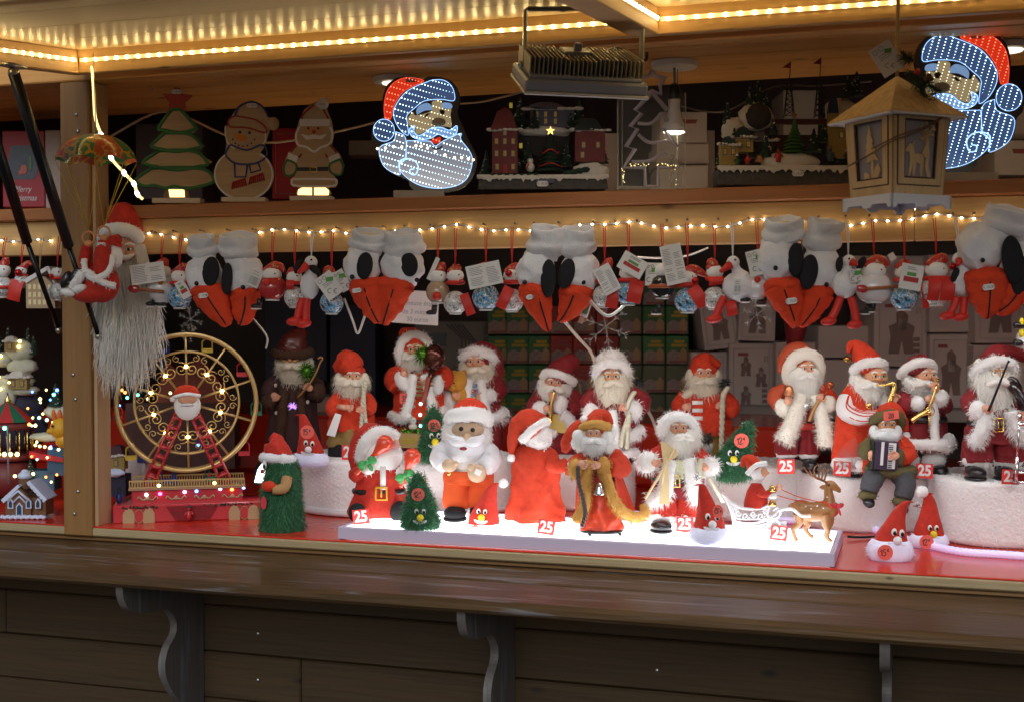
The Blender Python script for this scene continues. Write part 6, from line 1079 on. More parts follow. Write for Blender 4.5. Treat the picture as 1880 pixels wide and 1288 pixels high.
m = f.mb(); m.lathe((863, 764, 0), [(33, 0), (33, 10), (28, 22), (16, 31), (4, 35)], 24, rings=12, sy=.85, fold=.03); f.part('cap', m, RED); furtube(f, 'fur_brim', [(826, 774, -2), (832, 762, -18), (860, 757, -28), (890, 762, -18), (896, 776, -2)], [11, 13, 14, 13, 11], FURW, 380, 4, sm=20); m = f.mb(); m.ell((826, 863, -31), (4, 2, 5)); f.part('gold_button', m, GOLD); m = f.mb(); m.bxp((864, 939, -14), (11, 13, 1)); f.part('white_label', m, PAPER, smooth=False)
def face_bits(f, u, v, d, eye=5.5, gap=12, nose=None, nr=7, smile=True, tilt=0, white=True, par=None):
    c, s_ = math.cos(R(tilt)), math.sin(R(tilt)); at = lambda x, y: (u + x * c - y * s_, v + x * s_ + y * c)
    for q in (-1, 1):
        m = f.mb(); m.ell((*at(q * gap / 2, 0), d), (eye * .72, eye * .4, eye * 1.0), tilt=tilt); o = f.part('eye', m, EYEW, par); m = f.mb(); m.ell((*at(q * gap / 2 + .6, eye * .25), d - eye * .4), (eye * .45, eye * .2, eye * .6)); f.part('pupil', m, EYEB, o if par is None else par)
    m = f.mb(); m.ell((*at(.5, eye + nr * .9), d - nr * .5), nr); f.part('nose', m, nose or WPL, par)
    if smile:
        y0 = eye + nr * 1.5; pl = [at(nr * 2.0 * math.cos(R(a)), y0 + nr * 1.25 * math.sin(R(a))) for a in range(10, 171, 16)] + [at(nr * 1.6 * math.cos(R(a)), y0 + nr * .35 * math.sin(R(a))) for a in range(165, 14, -16)]
        m = f.mb(); m.prism(pl, d - 1.6, d + 2); f.part('smile', m, WPL, par, False)
def conehat(lb, u, v, t, w_, apex, rim=None, tilt=0, seed=0, group='red felt hats with faces', yaw=0, sy=.8):
    f = Fig('novelty_hat', lb, 'novelty hat', u, v, t, group); ru = 0
    if rim: 
        rw, rh = rim; m = f.mb(); n = 24
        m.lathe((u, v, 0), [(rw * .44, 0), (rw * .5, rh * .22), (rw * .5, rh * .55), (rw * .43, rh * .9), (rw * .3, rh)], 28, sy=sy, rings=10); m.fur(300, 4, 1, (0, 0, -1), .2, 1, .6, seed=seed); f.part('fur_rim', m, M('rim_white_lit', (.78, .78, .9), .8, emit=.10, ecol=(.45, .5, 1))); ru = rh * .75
    vb = v - ru; H = vb - apex[1]; pts = [(u, vb + 2, 0, w_ * .5), (u + (apex[0] - u) * .06, vb - H * .2, 0, w_ * .43), (u + (apex[0] - u) * .25, vb - H * .48, 0, w_ * .30), (u + (apex[0] - u) * .55, vb - H * .78, 0, w_ * .18), (apex[0] - (4 if apex[0] > u else -4), apex[1] + 4, 0, w_ * .10), (apex[0] + (6 if apex[0] > u else -6), apex[1] + 6, 0, w_ * .05)]
    q = cat(pts, 22); m = f.mb(); n = 28; vs = []; fs = []
    for i, p in enumerate(q):
        for j in range(n):
            a = 2 * math.pi * j / n; g = i / 21; rr = p[3] * (1 + .07 * (1 - abs(g - .5)) * math.sin(4 * a + seed + g * 4) + .05 * noise.noise(Vector((a * 2, g * 6, seed)))); vs.append(m.P((p[0] + rr * math.cos(a), p[1] + (2.5 * noise.noise(Vector((a * 1.2, seed, 1))) if i == 0 else 0), rr * math.sin(a) * sy)))
    for i in range(21):
        for j in range(n): fs.append((i * n + j, i * n + (j + 1) % n, (i + 1) * n + (j + 1) % n, (i + 1) * n + j))
    fs += [tuple(range(n))[::-1], tuple(range(21 * n, 22 * n))]; m.add(vs, fs); f.part('cone', m, REDV); f.sy = sy; return f
def startip(f, u, v, mt, L=8):
    m = f.mb()
    for i in range(12): a = RN.uniform(0, 6.3); m.tube([(u, v, 0), (u + L * math.cos(a), v + L * math.sin(a), RN.uniform(-4, 4))], [1.4, .3], 4)
    f.part('tinsel_tip', m, mt)
f = conehat('small red hat with yellow nose and fallen round 12 sticker, before the plush doll', 888, 958, tp(959), 58, (914, 882), None, seed=1); face_bits(f, 885, 934, -25, 5, 12, YEL, 6.5, tilt=6); furball(f, 'pompom', 924, 886, 0, 8.5, FURW, 70, 3); m = f.mb(); round_sticker(f, 873, 967, 10.5, '12', -40, f.o, -20, 1.12)
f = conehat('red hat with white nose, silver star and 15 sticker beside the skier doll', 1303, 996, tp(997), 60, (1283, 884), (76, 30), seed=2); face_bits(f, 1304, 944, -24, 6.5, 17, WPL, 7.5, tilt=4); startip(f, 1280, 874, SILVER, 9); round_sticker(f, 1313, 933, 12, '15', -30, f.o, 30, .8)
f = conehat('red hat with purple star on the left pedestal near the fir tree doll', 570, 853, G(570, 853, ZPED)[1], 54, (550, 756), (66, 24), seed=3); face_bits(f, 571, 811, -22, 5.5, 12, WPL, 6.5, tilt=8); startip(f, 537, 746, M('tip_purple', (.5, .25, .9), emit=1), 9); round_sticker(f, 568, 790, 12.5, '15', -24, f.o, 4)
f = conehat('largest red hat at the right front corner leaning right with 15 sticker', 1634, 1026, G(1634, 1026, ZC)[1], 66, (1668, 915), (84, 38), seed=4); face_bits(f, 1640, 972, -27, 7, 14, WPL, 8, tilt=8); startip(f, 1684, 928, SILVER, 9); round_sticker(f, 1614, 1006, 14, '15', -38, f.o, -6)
f = conehat('red hat with yellow nose and white bobble behind the rope light', 1705, 1003, G(1705, 1003, ZC)[1], 60, (1706, 900), (70, 26), seed=5); face_bits(f, 1705, 964, -24, 5.5, 12, YEL, 6.5, tilt=2); furball(f, 'pompom', 1691, 901, -4, 11, FURW, 90, 3); round_sticker(f, 1690, 988, 13, '12', -34, f.o, -6)
def facetree(lb, u, v, t, w_, apex, eyes, stick, txt='12', seed=0, star=None, n=2200):
    f = Fig('fir_tree_toy', lb, 'toy tree', u, v, t, 'green tinsel trees with faces'); H = v - apex[1]; m = f.mb()
    m.lathe((u, v, 0), [(w_ * .40, 0, 0), (w_ * .47, H * .1, 0), (w_ * .38, H * .35, 0), (w_ * .26, H * .65, (apex[0] - u) * .5), (w_ * .12, H * .93, (apex[0] - u) * .95), (w_ * .05, H, apex[0] - u)], 20, rings=12, sy=.8, fold=.08); m.fur(n * 2, 13, .9, (0, 0, -1), .35, 1, .7, seed=seed); f.part('tinsel_foliage', m, GRNP); m2 = f.mb(); m2.v, m2.f = list(m.v), list(m.f); m2.tips(n, 14, .8, (0, 0, -1), .3, 1, .8, seed=seed + 9); f.part('tinsel_tips', m2, M('plush_green_light', (.06, .24, .10), .7), kind='stuff')
    face_bits(f, eyes[0], eyes[1], eyes[2], 5.2, 13, YEL, 6.6); round_sticker(f, stick[0], stick[1], stick[2], txt, stick[3], f.o)
    if star: startip(f, star[0], star[1], star[2], 8)
    return f
facetree('dark green tinsel tree with face and 12 sticker on the light panel', 772, 968, tp(969), 66, (766, 868), (773, 934, -24), (769, 904, 12, -20), seed=1, star=(777, 878, GOLD))
facetree('green tinsel tree with face behind the big plush doll', 800, 838, 3.22, 58, (795, 748), (800, 797, -22), (798, 779, 11.5, -16), seed=2)
facetree('green tinsel tree leaning right on the pedestal above the reindeer sleigh', 1346, 873, G(1346, 873, ZPED)[1], 64, (1374, 775), (1342, 828, -24), (1357, 806, 13.5, -22), seed=3, star=(1367, 780, SILVER))
f = Fig('tree_costume_toy', 'tall green furry tree toy in a red cap with a tan arm, left end', 'toy tree', 520, 972, G(520, 972, ZC)[1])
m = f.mb(); m.lathe((518, 972, 0), [(37, 0), (38, 10), (36, 40), (33, 80), (30, 108), (26, 128), (14, 140)], 24, rings=16, sy=.85); m.fur(7000, 11, .9, (0, 0, -1), .8, .8, .6, seed=4); f.part('green_fur', m, GRNP); m2 = f.mb(); m2.v, m2.f = list(m.v[:400]), [q for q in m.f if max(q) < 400]; m2.tips(2600, 13, .9, (0, 0, -1), .8, .9, .7, seed=8); f.part('fur_tips', m2, M('plush_green_light', (.06, .24, .10), .7), kind='stuff'); m = f.mb(); m.tube([(532, 872, -26), (528, 890, -36), (508, 892, -42)], [10, 10, 8], 12, sm=12); f.part('tan_sleeve', m, M('arm_tan', (.42, .24, .10), .8)); m = f.mb(); m.ell((502, 886, -42), (14, 9, 10)); f.part('red_mitten', m, RED); m = f.mb(); m.ell((491, 849, -24), (4.5, 4, 9)); o = f.part('eye', m, EYEW); m = f.mb(); m.ell((491, 852, -28), (2.2, 2, 4)); f.part('pupil', m, EYEB, o); m = f.mb(); m.ell((486, 862, -20), 4); f.part('nose', m, INKR)
sack_cap(f, [(510, 838, 0), (508, 820, 0), (505, 806, 0), (498, 800, 0)], [27, 23, 15, 7], REDV); furtube(f, 'fur_brim', [(484, 838, -2), (490, 836, -18), (512, 838, -26), (532, 840, -16), (538, 842, 0)], 8, WPL, 150, 3); furball(f, 'pompom', 526, 838, -26, 9, WPL, 60, 3); m = f.mb(); m.prism([(491 + 5 * math.cos(R(a)), 917 + 12 * math.sin(R(a))) for a in range(0, 360, 20)], -34, -33); f.part('price_sticker', m, M('sticker_dark', (.55, .03, .05), .5), smooth=False)
f = Fig('velvet_doll', 'red velvet robed doll turned away with a drooping cap and white bobble', 'doll', 983, 954, tp(955)); RVV = M('velvet_orange', (.54, .04, .011), .85, sheen=.04, var=.35, vs=80, bump=.9, bs=30)
coat(f, 983, 954, [(51, 0), (49, 14), (42, 44), (40, 76), (42, 100), (38, 124), (24, 138)], RVV, 'robe', seed=2, fold=.17, fk=4, sy=.72, rings=30, n=64); m = f.mb(); m.tube([(1008, 846, -16), (1026, 852, -24), (1040, 842, -26)], [17, 13, 8], 14, sm=14, wr=.2); f.part('sleeve', m, RVV); m = f.mb(); m.ell((988, 802, -4), (26, 24, 28)); m.fur(380, 6, 1, (.3, 0, -1), .4, 1, .6); f.part('hair', m, FURW); m = f.mb(); rn = random.Random(9)
for i in range(40): a, b = rn.uniform(0, 6.3), rn.random(); m.ring((990 + 24 * b * math.cos(a), 806 + 22 * b * math.sin(a), -26 + b * 8), 3.6, 1, 9, 4, yaw=rn.uniform(-50, 50), nod=rn.uniform(-50, 50))
f.part('hair_curls', m, FURW, kind='stuff'); m = f.mb(); m.tube([(986, 788, 0), (972, 776, -2), (954, 778, -4), (944, 796, -6), (940, 818, -6), (940, 832, -6)], [29, 28, 19, 12, 8, 5], 16, sm=22, wr=.16); f.part('cap', m, RVV); furball(f, 'pompom', 939, 838, -8, 7.5, FURW, 60, 3); furtube(f, 'fur_brim', [(958, 806, -20), (972, 790, -28), (990, 776, -24), (1004, 772, -8)], 8, FURW, 220, 4)
f = Fig('small_face_toy', 'tiny red toy with round eyes and yellow beak behind the velvet robed doll', 'novelty hat', 1052, 866, 2.98); m = f.mb(); m.lathe((1050, 872, 8), [(12, 0), (13, 14), (9, 26), (3, 32)], 16); f.part('cone', m, REDV); face_bits(f, 1050, 850, -3, 4.2, 11, YEL, 5, smile=False)
f = Fig('staff_doll', 'robed doll with golden fur trim, silver bell and dark twisted staff', 'doll', 1104, 976, tp(977)); SILK = M('gold_silk', (.50, .04, .012), .32, .25, var=.7, vs=45, sheen=.2)
m = f.mb(); m.lathe((1104, 975, 0), [(40, 0), (41, 2), (40, 5)], 24, sy=.8).bxp((1081, 977, -26), (6, 5, 5)).bxp((1136, 976, -24), (6, 5, 5)); f.part('turntable', m, BOOT); coat(f, 1104, 970, [(41, 0), (40, 10), (33, 40), (24, 74), (20, 78)], SILK, 'silk_skirt', fold=.09, fk=6, seed=5, rings=20); coat(f, 1100, 906, [(28, 0), (30, 40), (24, 70), (14, 86)], REDD, 'vest')
ORV = RVV; rows = []
for i in range(10):
    g = i / 9; rows.append([(1122 + g * 14 + (16 + 34 * g) * (j / 6) * .62, 842 + g * 104 - j * 1.5 * g, -30 + 12 * g * 0 + j * 7 - 4 * math.sin(j * 1.7 + i * .4)) for j in range(7)])
m = f.mb(); m.sheet(rows); f.part('robe_side', m, ORV); rows = [[(1074 - i * .8 - j * 3.6 + i * .3, 846 + i * 12, -24 + j * 6) for j in range(5)] for i in range(9)]; m = f.mb(); m.sheet(rows); f.part('robe_side', m, ORV); rows = [[(1060 + j * 14, 838 + i * 14, 22) for j in range(7)] for i in range(9)]; m = f.mb(); m.sheet(rows); f.part('robe_back', m, ORV)
furtube(f, 'gold_trim', [(1080, 840, -30), (1074, 880, -34), (1070, 925, -34), (1054, 950, -30)], [9, 9, 10, 9], GOLDF, 520, 7); furtube(f, 'gold_trim', [(1108, 850, -32), (1116, 890, -36), (1132, 924, -34), (1160, 944, -26), (1182, 940, -10), (1180, 928, 4)], [9, 10, 10, 10, 9, 7], GOLDF, 700, 7, sm=24)
sleeve(f, [(1130, 838, 0), (1140, 856, -10), (1116, 852, -28)], [16, 19, 16], ORV); furball(f, 'gold_cuff', 1106, 850, -34, (12, 12, 17), GOLDF, 260, 7); hand(f, 1093, 848, 8, 170, -44); furball(f, 'gold_cuff', 1055, 856, -34, (14, 12, 19), GOLDF, 280, 7); sleeve(f, [(1072, 838, 0), (1058, 846, -14), (1055, 852, -24)], [13, 14, 13], ORV); hand(f, 1065, 845, 9, 0, -46)
head(f, 1088, 793, 15, -14); m = f.mb()
for x, y, r_ in ((1063, 800, 13), (1066, 818, 11), (1056, 812, 9), (1114, 802, 13), (1116, 820, 11), (1124, 814, 8), (1074, 786, 8), (1106, 788, 8)): m.ell((x, y, -10), (r_, r_, r_ * 1.15), wr=.3)
m.fur(340, 6, 1, (0, 0, -1), .4, 1, .7); f.part('curly_hair', m, FURW); beard(f, 1088, 806, 50, 30, -18, n=330, L=8, mt=MATS['beard_silver']); sack_cap(f, [(1096, 784, 2), (1100, 770, 2), (1112, 764, 0), (1122, 778, -6)], [26, 22, 12, 5], ORV); m = f.mb(); m.tube([(1072, 776, 10), (1056, 790, 12), (1042, 814, 12), (1036, 830, 10)], [10, 14, 13, 5], 14, sm=14, wr=.15); f.part('hood_tail', m, ORV); furtube(f, 'gold_brim', [(1068, 784, -6), (1076, 778, -22), (1094, 775, -28), (1112, 780, -18), (1118, 786, -2)], 8, GOLDF, 220, 3); furball(f, 'pompom', 1125, 788, -10, 7.5, FURW, 60, 3); furball(f, 'pompom', 1072, 768, -4, 7, FURW, 60, 3)
m = f.mb(); m.lathe((1097, 900, -46), [(11, 0), (10, 3), (7, 12), (4, 20), (1, 22)], 16); f.part('silver_bell', m, SILVER); rope(f, [(1058, 850, -50), (1060, 880, -50), (1068, 910, -50), (1072, 935, -48), (1066, 958, -46)], 4, M('staff_dark', (.07, .05, .05), .4), 'twisted_staff')
f = Fig('skier_doll', 'doll in white fur with long white beard holding pale wooden skis', 'doll', 1238, 970, tp(971)); SKI = M('ski_wood', (.68, .52, .28), .5)
for s_ in (-1, 1): coat(f, 1242 + s_ * 24, 944, [(27, 0), (27, 24), (22, 56)], REDV, 'trouser_leg', sy=.9, fold=.08); furball(f, 'leg_cuff', 1240 + s_ * 26, 946, -2, (30, 22, 13), FURW, 330, 10)
boot(f, 1211, 971, 40, 26, -14); boot(f, 1258, 970, 36, 24, -6)
coat(f, 1244, 912, [(46, 0), (46, 24), (42, 60), (24, 102)], REDD, seed=13); belt(f, 1240, 878, 78, 12, -2, (1235, 16, 20)); m = f.mb(); m.prism([(1232, 840), (1252, 840), (1250, 874), (1230, 874)], -33, -30); f.part('pale_vest', m, M('vest_pale', (.66, .66, .42), .7), smooth=False)
m = f.mb(); m.ell((1242, 786, 6), (36, 26, 32)); m.fur(560, 9, 1, (0, 0, -1), .3, 1, .6); f.part('fur_hood', m, FURW); head(f, 1243, 783, 19, -16); beard(f, 1250, 798, 62, 46, -16, n=560, L=13); furtube(f, 'fur_brim', [(1216, 794, -14), (1222, 770, -26), (1244, 762, -30), (1266, 772, -24), (1274, 796, -10)], 9, FURW, 340, 7)
furtube(f, 'coat_front', [(1260, 838, -30), (1266, 870, -36), (1274, 905, -34), (1290, 912, -20)], [13, 14, 15, 14], FURW, 460, 10, sm=18); furtube(f, 'coat_front', [(1226, 840, -30), (1220, 875, -34), (1212, 905, -32), (1190, 914, -20)], [12, 13, 14, 14], FURW, 420, 10, sm=18); sleeve(f, [(1268, 830, 0), (1284, 840, -10), (1292, 850, -24)], [16, 17, 15], REDV); furball(f, 'fur_cuff', 1297, 852, -28, (19, 15, 18), FURW, 330, 10); hand(f, 1287, 852, 8, 190, -44); sleeve(f, [(1214, 830, 0), (1200, 838, -10), (1190, 844, -22)], [15, 16, 14], REDV); furball(f, 'fur_cuff', 1185, 844, -28, (21, 16, 20), FURW, 360, 10); hand(f, 1197, 843, 8, 0, -46)
for p, w_ in (([(1205, 803), (1216, 806), (1218, 840), (1222, 915), (1203, 915), (1210, 840)], 4), ([(1218, 808), (1238, 824), (1232, 832), (1216, 840), (1212, 916), (1206, 914), (1210, 838)], 3)): m = f.mb(); m.prism(p, -58 - w_, -55 - w_); f.part('ski', m, SKI, smooth=False)
for a, b in (((1232, 816), (1178, 906)), ((1214, 832), (1208, 880))): m = f.mb(); m.tube([(*a, -63), (*b, -60)], 2.4, 7); f.part('ski_pole', m, SKI)
rope(f, [(1280, 838, -46), (1276, 852, -48), (1282, 868, -46)], 5, ROPEW); rope(f, [(1296, 872, -40), (1310, 895, -38), (1322, 915, -30)], 4, ROPEW); tinsel(f, 1288, 800, 12, 14, MATS['tinsel_dark'], 90, 'tinsel_posy')
# sleigh and reindeer
f = Fig('sleigh_toy', 'white scrolled sleigh with a small red doll pulled by a brown reindeer', 'sleigh toy', 1440, 990, tp(991)); SW = M('sleigh_white', (.82, .82, .84), .3)
for d in (-14, 14):
    m = f.mb()
    for p, r_ in (([(1328, 906), (1340, 920), (1362, 930), (1392, 930), (1408, 924), (1414, 918)], 2.6), ([(1336, 984), (1370, 986), (1410, 982), (1428, 966), (1424, 952), (1412, 952), (1414, 962)], 2.2), ([(1330, 908), (1346, 945), (1350, 984)], 2), ([(1350, 958), (1380, 962), (1410, 956), (1428, 944)], 2), ([(1410, 924), (1406, 942), (1420, 948), (1430, 938), (1424, 928), (1416, 934)], 2.4)): m.tube([(*q, d) for q in p], r_, 7, sm=26)
    for x, y, r_ in ((1352, 938, 6), (1366, 944, 7), (1380, 940, 6), (1394, 944, 7), (1360, 972, 6), (1376, 974, 6), (1392, 972, 6), (1404, 968, 5), (1402, 934, 5), (1346, 926, 5)): m.tube([(x + r_ * (1 - i / 22) * math.cos(i * .5), y + r_ * (1 - i / 22) * math.sin(i * .5), d) for i in range(18)], 1.5, 5)
    f.part('sleigh_side', m, SW)
m = f.mb(); m.bxp((1382, 950, 0), (60, 3, 26)).bxp((1352, 934, 0), (4, 26, 26), tilt=-18); f.part('sleigh_seat', m, SW, smooth=False); m = f.mb(); m.tube([(1424, 934, -15), (1448, 930, -20), (1466, 942, -24), (1482, 942, -24)], 3, 7, sm=20); f.part('shaft', m, SW); m = f.mb(); m.bxp((1424, 962, -6), (34, 16, 12)); f.part('battery_box', m, M('box_clear', (.66, .68, .72), .3), smooth=False)
m = f.mb(); m.lathe((1388, 930, 0), [(22, 0), (21, 14), (17, 30), (9, 44)], 18, sy=.8, rings=10, fold=.05); o = f.part('rider_coat', m, REDV); m = f.mb(); m.ell((1392, 868, 0), (14, 12, 15)); m.fur(120, 5, 1, (0, 0, -1), .6, .8, .4); f.part('rider_hair', m, FURW, o); m = f.mb(); m.ell((1400, 865, -6), (8, 8, 9)).ell((1407, 866, -10), 3); f.part('rider_face', m, SKIN, o); m = f.mb(); m.tube([(1386, 858, 0), (1378, 846, 0), (1366, 842, 0), (1362, 856, 0)], [15, 13, 7, 3], 12, sm=12); f.part('rider_cap', m, RED, o); m = f.mb(); m.tube([(1370, 868, -6), (1384, 852, -13), (1404, 848, -8)], 5, 8, sm=10); m.fur(90, 3, 1); f.part('rider_brim', m, FURW, o); m = f.mb(); m.tube([(1390, 900, -12), (1402, 904, -18), (1420, 894, -18)], [8, 7, 5], 10, sm=8); f.part('rider_sleeve', m, REDV, o); m = f.mb(); m.ell((1426, 890, -18), 6); f.part('rider_hand', m, SKINP, o)
for y in (893, 919): m = f.mb(); m.lathe((1414, y + 5, -18), [(8, 0), (7, 3), (5, 9), (2, 11)], 14); f.part('gold_bell', m, GOLD)
m = f.mb(); m.ell((1414, 906, -18), (9, 9, 7)); f.part('white_ball', m, WHITE)
DEER = M('reindeer_brown', (.34, .15, .045), .4, var=.35, vs=22, coat=.3)
m = f.mb(); m.tube([(1458, 936, 0), (1466, 934, 0), (1488, 938, 0), (1510, 936, 0), (1526, 930, 0), (1533, 920, 0)], [9, 18, 18, 18, 17, 8], 16, sm=24).tube([(1520, 936, 0), (1522, 915, 0), (1520, 898, 0), (1522, 890, 0)], [16, 10, 7.5, 8], 14, sm=14).tube([(1516, 890, 0), (1526, 890, 0), (1536, 896, 0), (1541, 900, 0)], [8, 9, 5.5, 4], 12, sm=12)
for d, pts in ((-9, [(1464, 940), (1464, 958), (1454, 968), (1457, 982), (1461, 990)]), (9, [(1480, 946), (1484, 962), (1480, 970), (1488, 982), (1494, 986)]), (-9, [(1512, 940), (1514, 960), (1518, 972), (1517, 984), (1524, 992)]), (9, [(1522, 938), (1526, 958), (1522, 972), (1518, 984), (1522, 990)])): m.tube([(*p, d) for p in pts], [11, 7, 4.4, 3.6, 4.2], 10, sm=16)
for s_ in (-1, 1): m.ell((1511, 893, s_ * 7), (6, 2.5, 3), tilt=-20)
m.ell((1452, 928, 0), (5, 4, 7), tilt=30); o = f.part('reindeer', m, DEER); m = f.mb()
for s_ in (-1, 1):
    m.tube([(1516, 884, s_ * 5), (1504, 878, s_ * 12), (1490, 872, s_ * 18), (1480, 858, s_ * 20)], [2.2, 2.2, 1.7, .8], 7, sm=16).tube([(1500, 876, s_ * 14), (1498, 862, s_ * 18), (1506, 852, s_ * 18)], [1.8, 1.5, .7], 6, sm=10).tube([(1510, 880, s_ * 9), (1514, 866, s_ * 12), (1518, 858, s_ * 12)], [1.7, 1.4, .7], 6, sm=10)
f.part('antlers', m, M('antler_bronze', (.30, .13, .06), .3, .5), o, kind='stuff'); m = f.mb(); m.ell((1519, 888, -8.5), 2.2); f.part('eye', m, EYEB, o); m = f.mb(); m.ell((1541, 901, 0), (2.2, 3, 2)); f.part('nostril', m, INK, o); m = f.mb()
for x, y in ((1475, 926), (1485, 930), (1496, 925), (1507, 929), (1490, 938), (1516, 910)): m.ell((x, y, -16.5 if x < 1512 else -9.5), (1.7, 1, 1.7), nu=8, nv=5)
f.part('white_spots', m, WPT, o, kind='stuff'); m = f.mb(); m.tube([(1424, 892, -16), (1460, 908, -14), (1500, 918, -12), (1516, 918, -14)], .9, 5, sm=20).tube([(1424, 906, -14), (1450, 914, -12), (1480, 918, -12)], .9, 5, sm=16).tube([(1509, 918, -13), (1520, 926, -18), (1531, 930, -12)], 1.6, 5, sm=10); f.part('reins', m, RED, kind='stuff'); m = f.mb()
for q in (-1, 1): m.ell((1533 + q * 6, 925, -14), (7, 3, 4.6), tilt=q * -28).ell((1533 + q * 4, 936, -14), (2.4, 1.4, 8), tilt=-q * 20)
f.part('neck_bow', m, M('bow_red', (.55, .03, .05), .5)); m = f.mb(); m.tube([(1470, 986, -6), (1480, 982, -4), (1478, 992, -4), (1496, 984, -2), (1508, 980, 2)], .9, 5, sm=30); f.part('gold_thread', m, GOLD)
# price cards
for lb, u, v, zz, tl, pu in (('red 25 card leaning before the maraca doll', 663, 961, ZPAN, -6, 0), ('red 25 card at the hem of the velvet robed doll', 1003, 980, ZPAN, 8, 0), ('red 25 card by the boots of the skier doll', 1257, 975, ZPAN, 2, .04), ('red 25 card between the sleigh and the reindeer', 1430, 991, ZPAN, 6, .02), ('red 25 card at the feet of the cream coated doll', 1443, 869, ZPED, 0, .03), ('red 25 card before the dungarees doll with saxophone', 1546, 873, ZPED, 2, .03), ('red 25 card at the boots of the trumpet doll', 1697, 877, ZPED, 2, .03), ('red 25 card before the left boot of the fiddler', 1787, 872, ZPED + .01, 6, .0), ('red 25 card beside the microphone stand at the right edge', 1855, 888, ZPED + .01, 2, .03), ('red price card half hidden behind the maraca doll', 643, 843, ZPED + .006, 0, .03)):
    cardsign(lb, u, v, zz, tl, push=pu)
# ================================================================== hanging goods under the beam
BEAK = M('beak_red', (.70, .055, .014), .9, var=.2, vs=30, bump=.5, bs=150); LIN = M('lining_cream', (.66, .60, .48), .95); PETAL = M('petal_black', (.010, .010, .014), .85); RIB = M('ribbon_red', (.62, .03, .02), .5)
def yat(u, v, Y=2.672): return PY(u, v, Y)[1]
def slipper(f, cuff, body, petal, eye, beak, seed, d=0):
    cu, cv, cw, ch, ct = cuff; cw *= 1.1; ch *= .92; m = f.mb()
    m.lathe((cu, cv + ch / 2, d), [(cw * .34, -6), (cw * .38, ch * .05), (cw * .50, ch * .18), (cw * .53, ch * .42), (cw * .47, ch * .6), (cw * .48, ch * .86), (cw * .46, ch), (cw * .40, ch * 1.02), (cw * .36, ch * .8), (cw * .32, ch * .35)], 40, sy=.62, rings=34, fold=.03, fk=3, seed=seed, cap=False, tilt=ct, nod=20); m.jit(5, 30, seed + cu); o = f.part('cuff', m, WPL)
    m = f.mb(); m.ell((cu, cv - ch * .1, d), (cw * .38, cw * .24, ch * .3), tilt=ct); f.part('lining', m, LIN, o)
    bu, bv, rx, rz, bt = body; m = f.mb(); m.ell((bu, bv, d), (rx, rx * .72, rz), tilt=bt, nu=32, nv=22, wr=.12, wf=2.2).ell(((bu + cu) / 2, (bv + cv) / 2 + 6, d), (cw * .38, cw * .3, abs(bv - cv) * .5 + 6), tilt=(bu - cu) * -.5, nu=28, nv=18); m.jit(4, 17, bu); o = f.part('upper', m, WPL)
    m = f.mb(); q = cat([(*p[:2], d - 4, p[2]) for p in beak], 18); m.tube([p[:3] for p in q], [p[3] for p in q], 26, flat=.66, wr=.1); m.ell((beak[0][0], beak[0][1], d - 4), (beak[0][2], beak[0][2] * .66, beak[0][2] * .5), nu=26, nv=14); m.jit(3.4, 15, bu); b = f.part('beak', m, BEAK)
    m = f.mb(); sx = 1 if seed % 2 else -1; m.tube([(p[0] + sx * p[3] * .12, p[1], p[2] - p[3] * .66 - .4) for p in q[2:]], 1.5, 5); f.part('beak_seam', m, PETAL, b)
    pu, pv, px_, pz, pt_ = petal; m = f.mb(); m.ell((pu, pv, d - rx * .66), (px_, 5, pz), tilt=pt_, nu=16, nv=12); f.part('black_petal', m, PETAL)
    m = f.mb(); m.ell((eye[0], eye[1], d - rx * .62), (4.4, 4, 4.4)); f.part('bead_eye', m, EYEB, o)
def pair(lb, u, v, sl, stk, tg=None, Y=2.66):
    f = Fig('bird_slippers', lb, 'slippers', u, v, PY(u, v, Y)[1], 'pairs of bird slippers hanging from the beam')
    for i, s_ in enumerate(sl): slipper(f, *s_, seed=i + int(u) % 7, d=i * 3)
    price_sticker(f, *stk, f.o, -8)
    if tg: swing_tag(f, *tg, parent=None)
    m = f.mb(); m.tube([(u, 432, 10), (u + 2, 455, -6), (u, 470, -4)], 1.2, 5); f.part('loop', m, M('loop_cord', (.3, .25, .18), .7)); return f
pair('bird slippers nearest the post with a barcode tag standing up behind', 412, 500, [((375, 452, 50, 44, -6), (375, 506, 33, 42, 0), (392, 499, 16, 27, 6), (366, 521), [(384, 534, 34), (398, 560, 27), (412, 584, 17), (418, 598, 6)]), ((436, 452, 66, 48, 5), (448, 505, 35, 42, 0), (421, 512, 10, 29, 4), (450, 528), [(450, 536, 29), (450, 560, 26), (445, 584, 17), (440, 596, 6)])], (379, 543, 18, 9, -26), (474, 511, 22, 34, 24, -28, 'bars', False))
pair('bird slippers with the widest beaks, second pair from the post', 706, 500, [((676, 442, 66, 40, 4), (664, 488, 34, 38, 0), (672, 489, 15, 25, 8), (649, 509), [(674, 522, 33), (680, 550, 27), (690, 578, 17), (696, 592, 6)]), ((742, 448, 68, 52, -4), (739, 490, 39, 42, 0), (753, 487, 16, 22, -6), (767, 515), [(722, 524, 38), (714, 552, 31), (706, 580, 19), (702, 596, 7)])], (658, 534, 17, 8, -28))
pair('bird slippers with long pointed beaks in the middle, cuffs wide open', 1025, 510, [((1001, 444, 60, 60, 4), (984, 496, 36, 40, 8), (1006, 512, 14, 35, 2), (963, 519), [(982, 532, 31), (990, 562, 24), (1000, 590, 13), (1006, 608, 4)]), ((1060, 444, 60, 58, 0), (1066, 500, 36, 40, -6), (1039, 503, 15, 28, 14), (1070, 519), [(1058, 536, 33), (1048, 560, 25), (1036, 580, 14), (1027, 590, 5)])], (972, 546, 12, 9, -26))
